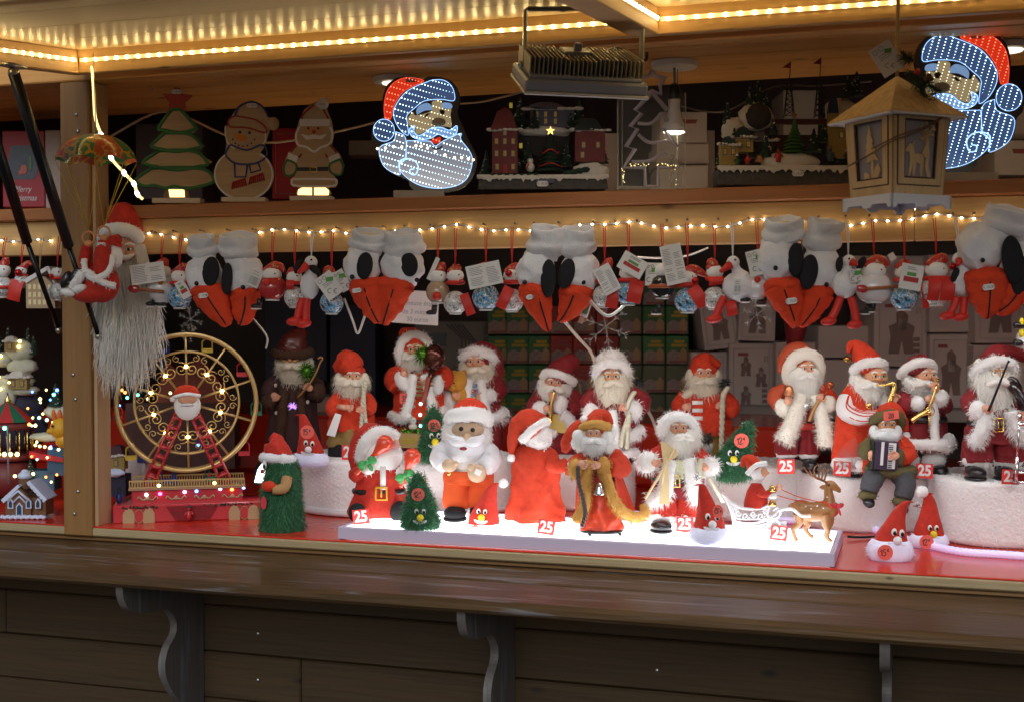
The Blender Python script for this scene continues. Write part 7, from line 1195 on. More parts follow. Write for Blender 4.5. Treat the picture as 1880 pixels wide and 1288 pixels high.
pair('bird slippers left of the hanging lantern foot, fourth pair', 1470, 500, [((1438, 424, 66, 48, -3), (1428, 474, 38, 44, 0), (1455, 478, 15, 31, 2), (1419, 493), [(1436, 524, 35), (1446, 554, 28), (1456, 582, 17), (1462, 600, 7)]), ((1506, 432, 62, 62, 6), (1508, 492, 36, 44, -8), (1480, 500, 17, 32, 8), (1513, 523), [(1502, 536, 30), (1492, 562, 24), (1478, 586, 15), (1470, 598, 6)])], (1447, 553, 21, 11, -30))
pair('largest bird slippers at the right edge with bent white cuffs', 1822, 500, [((1838, 404, 78, 52, 12), (1800, 452, 44, 46, -14), (1848, 478, 20, 44, -8), (1794, 479), [(1812, 510, 42), (1812, 540, 36), (1812, 566, 24), (1812, 584, 8)]), ((1890, 420, 60, 60, 10), (1876, 492, 36, 46, -10), (1866, 506, 17, 36, 10), (1890, 520), [(1862, 530, 32), (1846, 556, 24), (1830, 572, 12)])], (1802, 528, 22, 11, -36))
def noisemat(name, cols, scale, rough=.25, trans=0, alpha=1):
    if name in MATS: return MATS[name]
    m = M(name, cols[0], rough, trans=trans, alpha=alpha, coat=.5); t = m.node_tree; N = t.nodes.new; b = t.nodes['Principled BSDF']
    tc = N('ShaderNodeTexCoord'); n = N('ShaderNodeTexNoise'); n.inputs['Scale'].default_value = scale; n.inputs['Detail'].default_value = 6; r = N('ShaderNodeValToRGB'); r.color_ramp.interpolation = 'CONSTANT'
    el = r.color_ramp.elements
    for i, c in enumerate(cols):
        p = .34 + .34 * i / len(cols) if i else 0
        e = el[i] if i < 2 else el.new(p); e.position = p; e.color = (*c, 1)
    t.links.new(tc.outputs['Object'], n.inputs['Vector']); t.links.new(n.outputs['Fac'], r.inputs[0]); t.links.new(r.outputs[0], b.inputs['Base Color']); return m
BALLB = noisemat('ball_blue', [(.05, .05, .06), (.10, .32, .55), (.12, .36, .6), (.62, .64, .68), (.08, .14, .08), (.13, .35, .6)], 95); BALLC = noisemat('ball_crackle', [(.72, .71, .7), (.5, .5, .5), (.8, .8, .79), (.22, .22, .22), (.76, .75, .74)], 120, .15); BALLW = M('ball_white', (.72, .72, .74), .2, coat=.6); BALLT = M('ball_tan', (.42, .29, .19), .2, coat=.6); BALLK = M('ball_black', (.012, .012, .014), .12, coat=.8); BALLR = M('ball_red', (.45, .03, .03), .15, coat=.8); HATP = noisemat('hat_print', [(.42, .02, .015), (.5, .025, .02), (.45, .02, .015), (.5, .03, .02), (.5, .3, .08)], 130, .45); CARROT = M('carrot_felt', (.7, .22, .03), .7)
ORN = 'hanging baubles dressed as snowmen and animals'
def ribbon(f, u, v0, v1, mt=None, w_=1.6): m = f.mb(); m.tube([(u - 2, v0, 14), (u - 1.4, (v0 + v1) / 2, 2), (u, v1, 0)], w_ * .6, 5).tube([(u + 2.4, v0, 14), (u + 1.6, (v0 + v1) / 2, 2), (u, v1, 0)], w_ * .6, 5); f.part('ribbon', m, mt or RIB)
def bauble(lb, u, v, r, ball, hook=None, headv=None, hat=None, scarf=None, tags=(), boots=None, guitar=None, bell=None, nose=None, belt_=None, sr=.42, rx=1.0):
    f = Fig('christmas_bauble', lb, 'bauble', u, v, yat(u, v), ORN); hv = headv or v - r * .95
    hk_ = hook or u; ribbon(f, (hk_ + u) / 2, 434 - (u - 100) * .021, hv - r * .75)
    m = f.mb(); m.ell((u, v, 0), (r * rx, r * .92, r), nu=20, nv=14); o = f.part('ball', m, ball); m = f.mb(); m.lathe((u, v + r * .98, 0), [(r * .5, 0), (r * .55, 1.5), (r * .5, 3)], 16); f.part('ball_foot', m, M('glass_foot', (.6, .6, .58), .15, coat=.5), o)
    if headv: m = f.mb(); m.ell((u, hv, -2), (r * .72, r * .62, r * .6)); m.fur(120, 3, 1, (0, 0, 0), 0, 1, .6); h = f.part('fleece_head', m, FURW)
    else: h = None
    if h:
        for s_ in (-1, 1): m = f.mb(); m.ell((u + s_ * r * .22 + 2, hv - 2, -r * .6), 1.6, nu=8, nv=5); f.part('eye', m, EYEB, h)
    if nose: m = f.mb(); m.ell((nose[0], nose[1], -r * .85), nose[2]); f.part('nose', m, nose[3])
    if hat: m = f.mb(); q = [(u - r * .55, hv - r * .15, 0), (u + hat[0] * .3, hv - r * .55, 0), (u + hat[0], hv - r * .5 + hat[1], 0), (u + hat[0] * 1.6, hv - r * .2 + hat[1], -2)]; m.tube(q, [r * .34, r * .46, r * .34, r * .14], 14, sm=12, wr=.2); f.part('hat', m, HATP)
    if belt_: m = f.mb(); m.ring((u, v, 0), r * 1.0, r * .16, 24, 8, sx=rx, sz=.94, nod=90); f.part('belt_band', m, belt_)
    if scarf is not None:
        m = f.mb(); m.ring((u, hv + r * .55, 0), r * .66, r * .17, 24, 8, nod=90); s_ = f.part('scarf', m, RIB)
        for pl in scarf:
            (x0, y0), (x1, y1), w_ = pl; dx, dy = x1 - x0, y1 - y0; L_ = math.hypot(dx, dy); nx, ny = -dy / L_ * w_ / 2, dx / L_ * w_ / 2; m = f.mb(); m.sheet([[(x0 + dx * g + nx * e * -1, y0 + dy * g + ny * e * -1, -r * (.75 + .25 * math.sin(g * 3.1)) - 2 + 1.5 * math.sin(e * 3 + g * 5)) for e in (-1, -.3, .4, 1)] for g in [i / 6 for i in range(7)]]); f.part('scarf_end', m, RIB, s_)
    if bell: m = f.mb(); m.ell((bell[0], bell[1], -r * .95), 6.5); f.part('bell', m, M('bell_red', (.5, .02, .02), .15, .7))
    if boots:
        for x, y in boots: m = f.mb(); m.ell((x - 3, y, -4), (10, 9, 5)).tube([(x + 3, y - 14, 0), (x + 2, y, 0)], 5.5, 9); b = f.part('boot', m, BOOT); m = f.mb(); m.ell((x - 3, y + 5, -4), (10.5, 9.5, 1.6)); f.part('sole', m, PAPER, b)
    if guitar: (x0, y0), (x1, y1) = guitar; m = f.mb(); m.tube([(x0, y0, -r - 2), (x1, y1, -r - 2)], 3.2, 6, flat=.5); g_ = f.part('guitar_neck', m, M('guitar_wood', (.35, .12, .05), .5)); m = f.mb(); m.ell((x0, y0, -r - 2), (11, 3.4, 7.5), tilt=6); f.part('guitar_body', m, BALLR, g_)
    for i, tg in enumerate(tags): swing_tag(f, *tg, seed=i + 1)
    return f
bauble('white bauble with red guitar and open leaflet, first right of the post', 297, 530, 26, BALLW, headv=501, hat=(6, -6), guitar=((254, 531), (308, 536)), boots=((281, 558), (300, 558)), nose=(301, 519, 5, CARROT), tags=((281, 503, 62, 36, -8, -34, 'leaf'),))
bauble('blue painted bauble with snowman head right of the guitar bauble', 330, 546, 22, BALLB, headv=508, hat=(8, -8), scarf=[], tags=((344, 532, 18, 34, -30, -30, 'logo'),))
bauble('shiny red belted bauble with black boot beside the first slippers', 500, 528, 25, BALLR, headv=505, hat=(14, -2), nose=(494, 520, 7, RIB), boots=((474, 562),))
bauble('crackle glass bauble with snowman head behind the first stork', 541, 546, 20, BALLC, headv=509, hat=(-8, 2), scarf=[((536, 515), (536, 532), 14)])
bauble('blue painted bauble with white scene card and black recycling marks', 609, 556, 22, BALLB, headv=512, hat=(-8, -6), scarf=[], tags=((609, 525, 34, 46, -36, -30, 'ce'), (632, 516, 20, 40, -30, -24, 'ce')))
bauble('tan bauble with red button and black boots beside the second slippers', 804, 536, 22, BALLT, headv=508, hat=(8, -10), boots=((795, 574),), nose=(803, 544, 8, RIB), tags=((796, 494, 8, 44, 24, -8, 'none'),))
bauble('crackle glass snowman bauble with red nose and long scarf', 836, 556, 22, BALLC, headv=507, hat=(2, -8), scarf=[((852, 540), (866, 578), 17)], nose=(848, 518, 5, BALLR))
bauble('blue painted bauble under a big white printed leaflet', 892, 546, 25, BALLB, headv=506, hat=(-14, 4), tags=((890, 506, 62, 42, -12, -36, 'leaf'),))
bauble('crackle bauble with red bell and scarf left of the middle slippers', 940, 552, 22, BALLC, headv=506, hat=(8, -6), scarf=[((936, 528), (918, 566), 20)], bell=(934, 503))
bauble('crackle bauble with long red scarf and grey leaflet', 1110, 544, 22, BALLC, headv=504, hat=(8, -14), scarf=[((1128, 520), (1120, 566), 22)], tags=((1112, 514, 32, 52, -28, -34, 'leaf'),))
bauble('blue painted bauble with red scarf loop and red lettered tag', 1154, 538, 24, BALLB, headv=502, hat=(4, -12), scarf=[((1168, 515), (1160, 556), 26)], tags=((1158, 488, 48, 34, 30, -34, 'logo'),))
bauble('black shiny bauble with orange stripe, boots and tall leaflet', 1216, 526, 24, BALLK, headv=497, boots=((1208, 572),), tags=((1232, 487, 38, 72, -12, -36, 'leaf'), (1196, 504, 24, 42, 2, -8, 'ce')), belt_=M('belt_rust', (.4, .09, .02), .5))
bauble('blue painted bauble with red bell and wide red scarf end', 1262, 552, 24, BALLB, headv=510, hat=(22, 2), scarf=[((1268, 528), (1290, 562), 24)], bell=(1273, 516))
bauble('crackle bauble with snowman head behind the hanging stork', 1312, 548, 22, BALLC, headv=500, hat=(-8, -8), scarf=[((1310, 510), (1312, 524), 26), ((1336, 552), (1342, 580), 20)])
bauble('white bauble with red button half behind the fourth slippers', 1391, 528, 22, BALLW, headv=505, boots=((1370, 550), (1400, 556)), nose=(1387, 514, 6, RIB), tags=((1382, 484, 32, 46, -14, -36, 'ce'),))
bauble('widest white bauble with guitar and gold patterned hat', 1604, 528, 30, BALLW, headv=498, hat=(16, -2), guitar=((1574, 531), (1640, 527)), boots=((1590, 572), (1600, 568)), tags=((1636, 472, 12, 14, -30, -4, 'none'),), rx=1.15)
bauble('blue painted bauble under a white tag with red lettering', 1660, 546, 25, BALLB, headv=500, hat=(2, -8), scarf=[((1686, 520), (1694, 566), 12)], tags=((1661, 510, 40, 46, 10, -38, 'logo'),))
bauble('crackle bauble in red scarf and hat with shiny red bell', 1718, 534, 29, BALLC, headv=496, hat=(12, -8), scarf=[((1706, 508), (1704, 552), 22), ((1730, 508), (1730, 552), 26)], bell=(1739, 490))
bauble('white and red bauble at the left edge beside the gas strut', 6, 528, 20, BALLC, headv=497, hat=(6, -10), belt_=RIB); bauble('red scarfed bauble with red bell between strut and little house', 40, 516, 14, BALLC, headv=498, hat=(12, -8), scarf=[((38, 515), (28, 552), 24)], bell=(39, 501)); bauble('crackle snowman bauble touching the post on its left side', 106, 536, 17, BALLC, headv=502, scarf=[], nose=(99, 507, 4, RIB))
f = Fig('hanging_house', 'small hanging wooden house with lit cut out windows left of the post', 'ornament', 74, 566, yat(74, 566)); m = f.mb(); m.prism([(48, 566), (48, 512), (82, 508), (96, 520), (102, 566)], 0, 30); f.part('house_wall', m, PLYW, smooth=False); m = f.mb(); m.prism([(44, 514), (88, 489), (92, 494), (50, 520)], -3, 33).prism([(86, 491), (91, 489), (106, 520), (100, 522)], -3, 33); f.part('roof', m, WPT, smooth=False); ribbon(f, 74, 436, 494, TW, 1.2)
for x in range(5):
    for y in range(3): m = f.mb(); m.bxp((55 + x * 9, 527 + y * 14, -.4), (5, 9, 1)); f.part('window', m, M('dim_window', (.5, .42, .25), .5, emit=.12, ecol=(1, .8, .4)), smooth=False)
def stork(lb, u, v, hd, beak, body, legs, tags=(), dn=False, hook=None, wings=()):
    f = Fig('stork_plush', lb, 'plush toy', u, v, yat(u, v, 2.662), 'plush storks hanging from the beam'); ribbon(f, hd[0], 434 - (u - 100) * .021, hd[1] - 12, WPL, 2); bu, bv, rx, rz = body
    m = f.mb(); m.ell((bu, bv, 0), (rx, rx * .75, rz), wr=.06).tube([(bu, bv - rz * .6, 0), ((bu + hd[0]) / 2, (bv - rz * .6 + hd[1]) / 2, -2), (hd[0], hd[1], -4)], [rx * .6, 9, 10], 12, sm=10).ell((hd[0], hd[1], -5), (12, 10, 12)); b = f.part('plush_body', m, WPL)
    m = f.mb(); m.tube([(hd[0] + (beak[0] - hd[0]) * .3, hd[1] + (beak[1] - hd[1]) * .3, -14), (*beak, -20)], [8, 4], 10); m.ell((*beak, -20), 4); f.part('beak', m, RIB, b); m = f.mb(); m.ell((hd[0] + (2 if beak[0] < hd[0] else -2), hd[1] - 4, -14), 2); f.part('eye', m, EYEB, b)
    for x, y, tl in wings: m = f.mb(); m.ell((x, y, -10), (7, 5, 14), tilt=tl); f.part('black_wing', m, PETAL, b)
    for l in legs: m = f.mb(); q = [(p[0], p[1], -2) for p in l]; m.tube(q, 7.2, 10, sm=8); m.ell((l[-1][0] - 4, l[-1][1] + 2, -6), (15, 10, 8), tilt=-8); f.part('red_leg', m, RIB)
    for i, tg in enumerate(tags): swing_tag(f, *tg, seed=i + 3)
stork('plush stork with crossed red legs between baubles, left one', 567, 530, (572, 482), (553, 500), (569, 524, 18, 26), [[(556, 548), (550, 568), (545, 588)], [(564, 548), (562, 570), (562, 592)]], wings=((549, 490, 20), (578, 494, -50)))
stork('plush stork hanging sideways with one red leg and barcode, middle one', 1348, 515, (1345, 482), (1322, 498), (1358, 526, 32, 28), [[(1330, 545), (1320, 566), (1314, 584)]], tags=((1349, 526, 12, 26, 4, -26, 'bars'),), wings=())
stork('plush stork with long dangling red legs right of the fourth slippers', 1556, 520, (1557, 480), (1566, 486), (1552, 522, 24, 26), [[(1543, 546), (1534, 570), (1524, 588)], [(1562, 546), (1570, 575), (1572, 594)]], tags=((1564, 507, 20, 24, -6, -26, 'ce'),), wings=((1538, 486, 4), (1578, 484, 30)))
stork('plush stork half hidden behind the right edge slippers', 1762, 520, (1758, 476), (1752, 486), (1766, 515, 22, 28), [[(1756, 545), (1750, 565), (1742, 578)], [(1770, 545), (1768, 570), (1766, 580)]], wings=((1750, 505, 20),))
# clear snowflakes and wires
def flake(lb, u, v, r, t):
    f = Fig('clear_snowflake', lb, 'snowflake ornament', u, v, t, 'clear plastic snowflakes'); m = f.mb()
    for i in range(6):
        a = R(60 * i + 20); c, s_ = math.cos(a), math.sin(a); m.tube([(u, v, 0), (u + r * c, v + r * s_, 0)], 1.4, 5)
        for g in (.5, .8):
            for q in (-.7, .7): m.tube([(u + r * g * c, v + r * g * s_, 0), (u + r * g * c + r * .28 * math.cos(a + q), v + r * g * s_ + r * .28 * math.sin(a + q), 0)], 1.5, 5)
    f.part('snowflake', m, M('flake_clear', (.42, .40, .36), .15, alpha=.17, coat=.4))
flake('clear snowflake above the big wheel, upper one', 350, 586, 22, 3.25); flake('clear snowflake just above the rim of the big wheel', 348, 612, 16, 3.3); flake('largest clear snowflake below the middle baubles', 1112, 600, 44, 3.2); flake('clear snowflake under the boots by the white bauble', 1390, 578, 28, 3.2)
WCAB = M('cable_white', (.72, .70, .66), .4)
cable('white cable bent to a V under the second slippers', [(632, 548, 2.95), (648, 590, 2.95), (657, 612, 2.95), (668, 585, 2.95), (676, 560, 2.95)], 2.2, WCAB); cable('white cable bent to a V under the middle baubles', [(1078, 540, 2.8), (1090, 560, 2.8), (1118, 580, 2.8), (1150, 556, 2.82), (1160, 540, 2.82)], 3, WCAB); cable('cream cable falling from the middle slippers to the pedestal', [(1036, 590, 2.95), (1062, 620, 3.1), (1084, 645, 3.2), (1094, 672, 3.3)], 3.2); cable('cream cable running down behind the white hatted doll', [(1176, 735, 3.45), (1196, 765, 3.45), (1208, 800, 3.45)], 3); cable('thin cream cable under the first slippers', [(460, 580, 3.1), (482, 606, 3.1), (491, 622, 3.1), (488, 640, 3.1)], 2); cable('white wire crossing behind the right baubles', [(1170, 472, 3.1), (1210, 474, 3.1), (1260, 470, 3.1), (1300, 455, 3.1)], 2, WCAB); cable('black cable behind the rope light', [(1556, 984, 2.94), (1590, 985, 2.95), (1640, 978, 3.0), (1660, 962, 3.02)], 2.2, BLACKM)
f = Fig('usb_plug', 'small green and white usb plug hanging by the middle slippers', 'plug', 1075, 570, 2.8); m = f.mb(); m.bxp((1076, 566, 0), (15, 34, 5), tilt=18, bev=1.5); f.part('plug_body', m, WHITE, smooth=False); m = f.mb(); m.bxp((1076, 567, -2.8), (9, 20, 1), tilt=18); f.part('circuit', m, M('pcb_green', (.10, .3, .15), .5), smooth=False); m = f.mb(); m.bxp((1067, 588, 0), (9, 12, 3), tilt=18); f.part('connector', m, M('usb_metal', (.4, .22, .17), .4, .6), smooth=False)
# parachuting doll in front of the post
t = PY(178, 300, 2.545)[1]; f = Fig('parachute_doll', 'toy parachutist in red suit under a green and red patterned canopy', 'parachute toy', 178, 430, t); k = f.s
CG = noisemat('canopy_green', [(.02, .12, .05), (.02, .15, .06), (.02, .13, .05), (.45, .24, .03), (.03, .16, .07)], 45, .3); CR = noisemat('canopy_red', [(.35, .05, .02), (.4, .06, .02), (.45, .25, .04), (.38, .05, .02), (.4, .07, .03)], 40, .3)
for i in range(8):
    m = f.mb(); a0, a1 = 2 * math.pi * (i + .3) / 8, 2 * math.pi * (i + 1.3) / 8; rows = []
    for r_ in range(9):
        e_ = R(88 * r_ / 8); rad = 71 * math.sin(e_); y = 247 + 55 * (1 - math.cos(e_)); row = []
        for j in range(6):
            g = j / 5; a = a0 + (a1 - a0) * g; bul = 1 + .05 * math.sin(math.pi * g); row.append((178 + rad * bul * math.cos(a), y - (7 * math.sin(math.pi * g) if r_ == 8 else 0), rad * bul * math.sin(a) * .9))
        rows.append(row)
    m.sheet(rows); f.part('canopy_gore', m, CG if i % 2 else CR)
YC = M('cord_yellow', (.55, .38, .03), .6); HOOKS = [(164, 424, -4), (192, 415, -4)]
for i in range(8): a = 2 * math.pi * (i + .3) / 8; m = f.mb(); h_ = HOOKS[0] if math.cos(a) < 0.1 else HOOKS[1]; m.tube([(178 + 71 * math.cos(a), 301, 64 * math.sin(a)), h_], .75, 4); f.part('cord', m, YC)
m = f.mb(); m.tube([(172, 100, 6), (175, 170, 3), (178, 248, 0)], 1, 5); f.part('hanging_cord', m, M('cord_gold', (.6, .5, .2), .4))
for x, y in ((164, 437), (192, 427)): m = f.mb(); m.ring((x, y, -4), 11, 2, 20, 7).ell((x, y + 11, -4), (8, 6, 7)); f.part('hand_ring', m, M('hand_orange', (.68, .30, .13), .5))
SU = REDV; m = f.mb(); m.tube([(162, 452, -4), (156, 478, 0), (162, 500, 4)], [10, 12, 14], 14, sm=12, wr=.1); f.part('sleeve', m, SU); m = f.mb(); m.tube([(192, 444, -6), (192, 470, -12), (194, 500, -8)], [10, 16, 18], 14, sm=12, wr=.1); f.part('sleeve', m, SU)
m = f.mb(); m.ell((184, 520, 4), (34, 28, 36), wr=.08).ell((168, 538, 2), (38, 26, 18), tilt=-6); f.part('suit', m, SU); furtube(f, 'white_trim', [(150, 520, -20), (168, 500, -28), (190, 516, -28), (214, 526, -14)], 6, FURW, 130, 4); furtube(f, 'white_trim', [(160, 478, -18), (166, 500, -26), (182, 512, -30), (205, 500, -22), (210, 470, -12)], 6, FURW, 130, 4); furtube(f, 'white_trim', [(158, 500, -22), (145, 518, -22), (138, 530, -20)], 7, FURW, 100, 4); m = f.mb(); m.ell((129, 537, -12), (15, 10, 8), tilt=12).ell((150, 530, -18), (15, 10, 8), tilt=-12); m.fur(90, 3, 1); f.part('leg_cuff', m, FURW)
for x, y in ((126, 514), (143, 508)): m = f.mb(); m.ell((x, y, -16), (9, 8, 17), tilt=24); f.part('boot', m, BOOT)
m = f.mb(); m.ell((210, 470, 4), (14, 14, 22)); m.fur(140, 5, 1, (0, 0, -1), .4, 1, .6); f.part('hair', m, FURW); m = f.mb(); m.tube([(208, 450, 4), (212, 440, 4), (218, 446, 4)], [15, 12, 6], 12, sm=8); f.part('cap', m, SU); price_sticker(f, 191.5, 451, 17, 9, -20, f.o)
# big mask with tinsel beard beside the post
f = Fig('bearded_mask', 'large hanging bearded face with red cap and very long glittering tinsel beard', 'mask', 228, 460, PY(228, 460, 2.70)[1]); m = f.mb(); m.lathe((226, 428, 0), [(34, 0), (33, 14), (28, 34), (18, 50), (5, 56)], 22, sy=.8, rings=12, fold=.05, lean=0); f.part('cap', m, REDV); furtube(f, 'fur_brim', [(192, 440, -6), (204, 428, -26), (230, 424, -32), (252, 430, -20), (256, 440, -6)], 13, FURW, 220, 4); furball(f, 'pompom', 248, 424, -26, 9, FURW, 70, 3); head(f, 230, 462, 28, -6, look=.2)
for s_ in (-1, 1): m = f.mb(); m.tube([(233, 474, -38), (233 + s_ * 12, 475, -38), (233 + s_ * 22, 468, -30)], [4, 5, 2], 8, sm=8); f.part('moustache', m, FURW)
m = f.mb(); m.ell((231, 482, -34), (9, 3, 3)); f.part('mouth', m, M('mouth_rose', (.5, .08, .07), .5)); m = f.mb(); rn = random.Random(21)
for i in range(2700):
    a = rn.uniform(-.2, math.pi + .2); r0 = rn.uniform(22, 36); x0, d0 = 230 + r0 * math.cos(a), -30 * math.sin(a) * rn.random() - 4; y0 = 452 + (30 if abs(math.cos(a)) < .75 else 0) + rn.uniform(-4, 12); L_ = rn.uniform(120, 250) * (.75 + .25 * rn.random()); x1 = 226 + (x0 - 226) * rn.uniform(1.3, 2.0) + rn.uniform(-8, 8); q = []
    ph, am = rn.uniform(0, 6), rn.uniform(1, 4)
    for j in range(11): g = j / 10; q.append((x0 + (x1 - x0) * g + am * (.3 + g) * math.sin(g * 13 + ph), y0 + L_ * g, d0 + 6 * math.sin(g * 8 + ph)))
    m.tube(q, [.55] * 10 + [.3], 3, cap=False)
b_ = f.mb(); b_.lathe((229, 660, -10), [(20, 0), (34, 50), (36, 110), (34, 160), (27, 190)], 20, sy=.6, rings=14, fold=.2, fk=9); f.part('beard_core', b_, BEARDC); f.part('tinsel_beard', m, M('tinsel_white', (.90, .87, .82), .5), kind='stuff')
# big wheel toy
f = Fig('ferris_wheel_toy', 'gold toy ferris wheel on a red base with coloured lights and fence', 'toy ferris wheel', 345, 948, G(345, 950, ZC)[1], yaw=13); WG = M('wheel_gold', (.62, .42, .18), .32, .5); WR = M('wheel_red', (.48, .03, .04), .32, coat=.3); cx, cy = 345, 738
for d in (-9, 9):
    m = f.mb(); m.ring((cx, cy, d), 124, 4.2, 72, 8).ring((cx, cy, d), 93, 2.2, 64, 6); f.part('wheel_rim', m, WG)
    for i in range(10):
        a = R(36 * i + 17); m = f.mb(); m.tube([(cx + 16 * math.cos(a), cy + 16 * math.sin(a), d), (cx + 124 * math.cos(a), cy + 124 * math.sin(a), d)], 2, 6); f.part('spoke', m, WG)
for i in range(10):
    a = R(36 * i + 35); m = f.mb()
    for q in (-1, 1):
        c0 = (cx + 62 * math.cos(a + q * .16), cy + 62 * math.sin(a + q * .16)); m.tube([(c0[0] + 13 * (1 - j / 30) * math.cos(q * j * .42 + a), c0[1] + 13 * (1 - j / 30) * math.sin(q * j * .42 + a), -9) for j in range(26)], 1.1, 5); c0 = (cx + 82 * math.cos(a + q * .1), cy + 82 * math.sin(a + q * .1)); m.tube([(c0[0] + 7 * (1 - j / 22) * math.cos(-q * j * .45 + a), c0[1] + 7 * (1 - j / 22) * math.sin(-q * j * .45 + a), -9) for j in range(18)], .9, 5)
    f.part('scrollwork', m, WG, kind='stuff')
YG = M('wheel_lamp', (1, .75, .25), emit=14)
for i in range(10): a = R(36 * i + 17); m = f.mb(); m.ell((cx + (66 if i % 2 else 62) * math.cos(a), cy + (66 if i % 2 else 62) * math.sin(a), -13), (3.4, 2.4, 2.8)); f.part('lamp', m, YG)
for i in range(10):
    a = R(36 * i + 35); x, y = cx + 124 * math.cos(a), cy + 124 * math.sin(a); m = f.mb(); m.tube([(x, y, 0), (x - 9, y + 8, 0), (x - 9, y + 26, 0), (x + 9, y + 26, 0), (x + 9, y + 8, 0), (x, y, 0)], 1.6, 5).bxp((x, y + 24, 0), (20, 8, 14)); f.part('gondola', m, (WR, M('gond_green', (.02, .14, .08), .5), M('gond_blue', (.02, .04, .22), .5), M('gond_yellow', (.5, .34, .03), .5))[i % 4], smooth='auto')
for s_ in (-1, 1):
    for d in (-17, 17):
        x1, y1 = cx + s_ * 70, 888; m = f.mb(); dx, dy = x1 - (cx + s_ * 9), y1 - 748; L_ = math.hypot(dx, dy); nx, ny = -dy / L_ * 9, dx / L_ * 9; P0 = (cx + s_ * 9, 748)
        for q in (-1, 1): m.tube([(P0[0] + nx * q * .8, P0[1] + ny * q * .8, d), (x1 + nx * q, y1 + ny * q, d)], 2.8, 6)
        for g in range(9): m.tube([(P0[0] + dx * g / 8 + nx, P0[1] + dy * g / 8 + ny, d), (P0[0] + dx * g / 8 - nx, P0[1] + dy * g / 8 - ny, d)], 3.2, 6)
        f.part('support_leg', m, WR)
m = f.mb(); m.ell((cx + 1, cy + 4, -22), (24, 8, 27)); o = f.part('hub_face', m, FURW); m = f.mb(); m.ell((cx + 1, cy - 7, -28), (17, 4, 9)); f.part('hub_skin', m, SKIN, o); m = f.mb(); m.lathe((cx, cy - 14, -22), [(24, 0), (22, 8), (14, 17), (3, 20)], 18, sy=.4); f.part('hub_cap', m, RED, o); m = f.mb(); m.tube([(cx - 24, cy - 11, -26), (cx, cy - 17, -31), (cx + 24, cy - 13, -26)], 3.6, 8, sm=8).ell((cx - 25, cy - 8, -25), 5); f.part('hub_brim', m, FURW, o); m = f.mb()
for q in (-1, 1): m.tube([(cx + 1, cy + 2, -31), (cx + 1 + q * 12, cy + 2, -31)], [3, 1.5], 7)
f.part('moustache', m, WPL, o)
m = f.mb(); m.bxp((345, 915, 20), (196, 42, 76), bev=2); f.part('upper_base', m, WR, smooth=False); m = f.mb(); m.bxp((347, 934, 10), (262, 32, 96), bev=2); f.part('lower_base', m, WR, smooth=False); m = f.mb(); m.bxp((345, 892, 18), (206, 4, 84)); f.part('deck', m, M('deck_tan', (.35, .2, .12), .6), smooth=False)
for d in (-22, 58):
    m = f.mb(); m.bxp((345, 877, d), (204, 2.4, 2)).bxp((345, 889, d), (204, 2.4, 2)); fe = f.part('fence', m, WG, smooth=False); m = f.mb()
    for i in range(44): m.bxp((244 + i * 4.7, 883, d), (1.7, 13, 1.4))
    f.part('fence_bars', m, WG, fe, False, 'stuff')
for i, (c, x, y) in enumerate((((.3, .9, .8), 273, 902), ((1, .1, .7), 297, 901), ((.6, .4, 1), 340, 899), ((.1, .25, 1), 361, 898), ((.5, .6, 1), 403, 895), ((1, .25, .05), 424, 897), ((.2, .4, 1), 445, 894), ((.9, .8, .3), 295, 886), ((.8, .8, .2), 393, 884))): m = f.mb(); m.ell((x, y, -22), (3.2, 2.4, 3)); f.part('coloured_lamp', m, M('lamp_col%d' % i, c, emit=6))
LG = M('line_gold', (.42, .30, .16), .45)
for x in (243, 278, 428, 462): m = f.mb(); m.prism([(x - 10, 950), (x - 10, 934), (x - 6, 926), (x, 923), (x + 6, 926), (x + 10, 934), (x + 10, 950)], -39.4, -38); f.part('arched_window', m, LG, smooth=False)
for x in (261, 446): m = f.mb(); m.tube([(x + 8 * math.cos(R(a)), 938 + 12 * math.sin(R(a)), -38.6) for a in range(0, 361, 24)], .7, 4); f.part('oval_line', m, LG)
for x in (275, 325, 375, 425):
    m = f.mb()
    for q in (-1, 1): m.tube([(x, 908, -19), (x + q * 8, 912, -19), (x + q * 15, 906, -19), (x + q * 18, 910, -19)], 1.3, 5, sm=14)
    m.ell((x, 909, -19), (3.4, 1.4, 4)); f.part('gilt_swag', m, LG)
m = f.mb(); m.prism([(308, 922), (400, 922), (384, 948), (324, 948)], -39.6, -38); f.part('centre_panel', m, REDD, smooth=False); tinyman(f, 348, 946, 26, WR, -48); tinyman(f, 322, 890, 24, BPT, 0); tinyman(f, 384, 890, 26, WR, 0); tinyman(f, 224, 918, 26, BPT, 0)
m = f.mb(); rn = random.Random(2)
for i in range(60): x = 232 + rn.random() * 60 + (0 if i % 2 else 140 + rn.random() * 30); m.ell((x, 922 + rn.uniform(-2, 2), -39), 1.7, nu=6, nv=4)
f.part('leaf_garland', m, FIRM, kind='stuff')
# work light glowing behind the tree toy
f = Fig('work_light', 'small black work light shining upright behind the green tree toy', 'work light', 492, 892, 3.3, yaw=-28); m = f.mb(); m.prism([(455, 890), (462, 858), (494, 820), (512, 822), (514, 890)], 0, 12); f.part('housing', m, BLACKM, smooth=False); m = f.mb(); m.prism([(462, 886), (470, 862), (496, 832), (508, 833), (508, 886)], -2, 0); f.part('glowing_window', m, M('work_glow', (.92, 1, .9), emit=4), smooth=False)
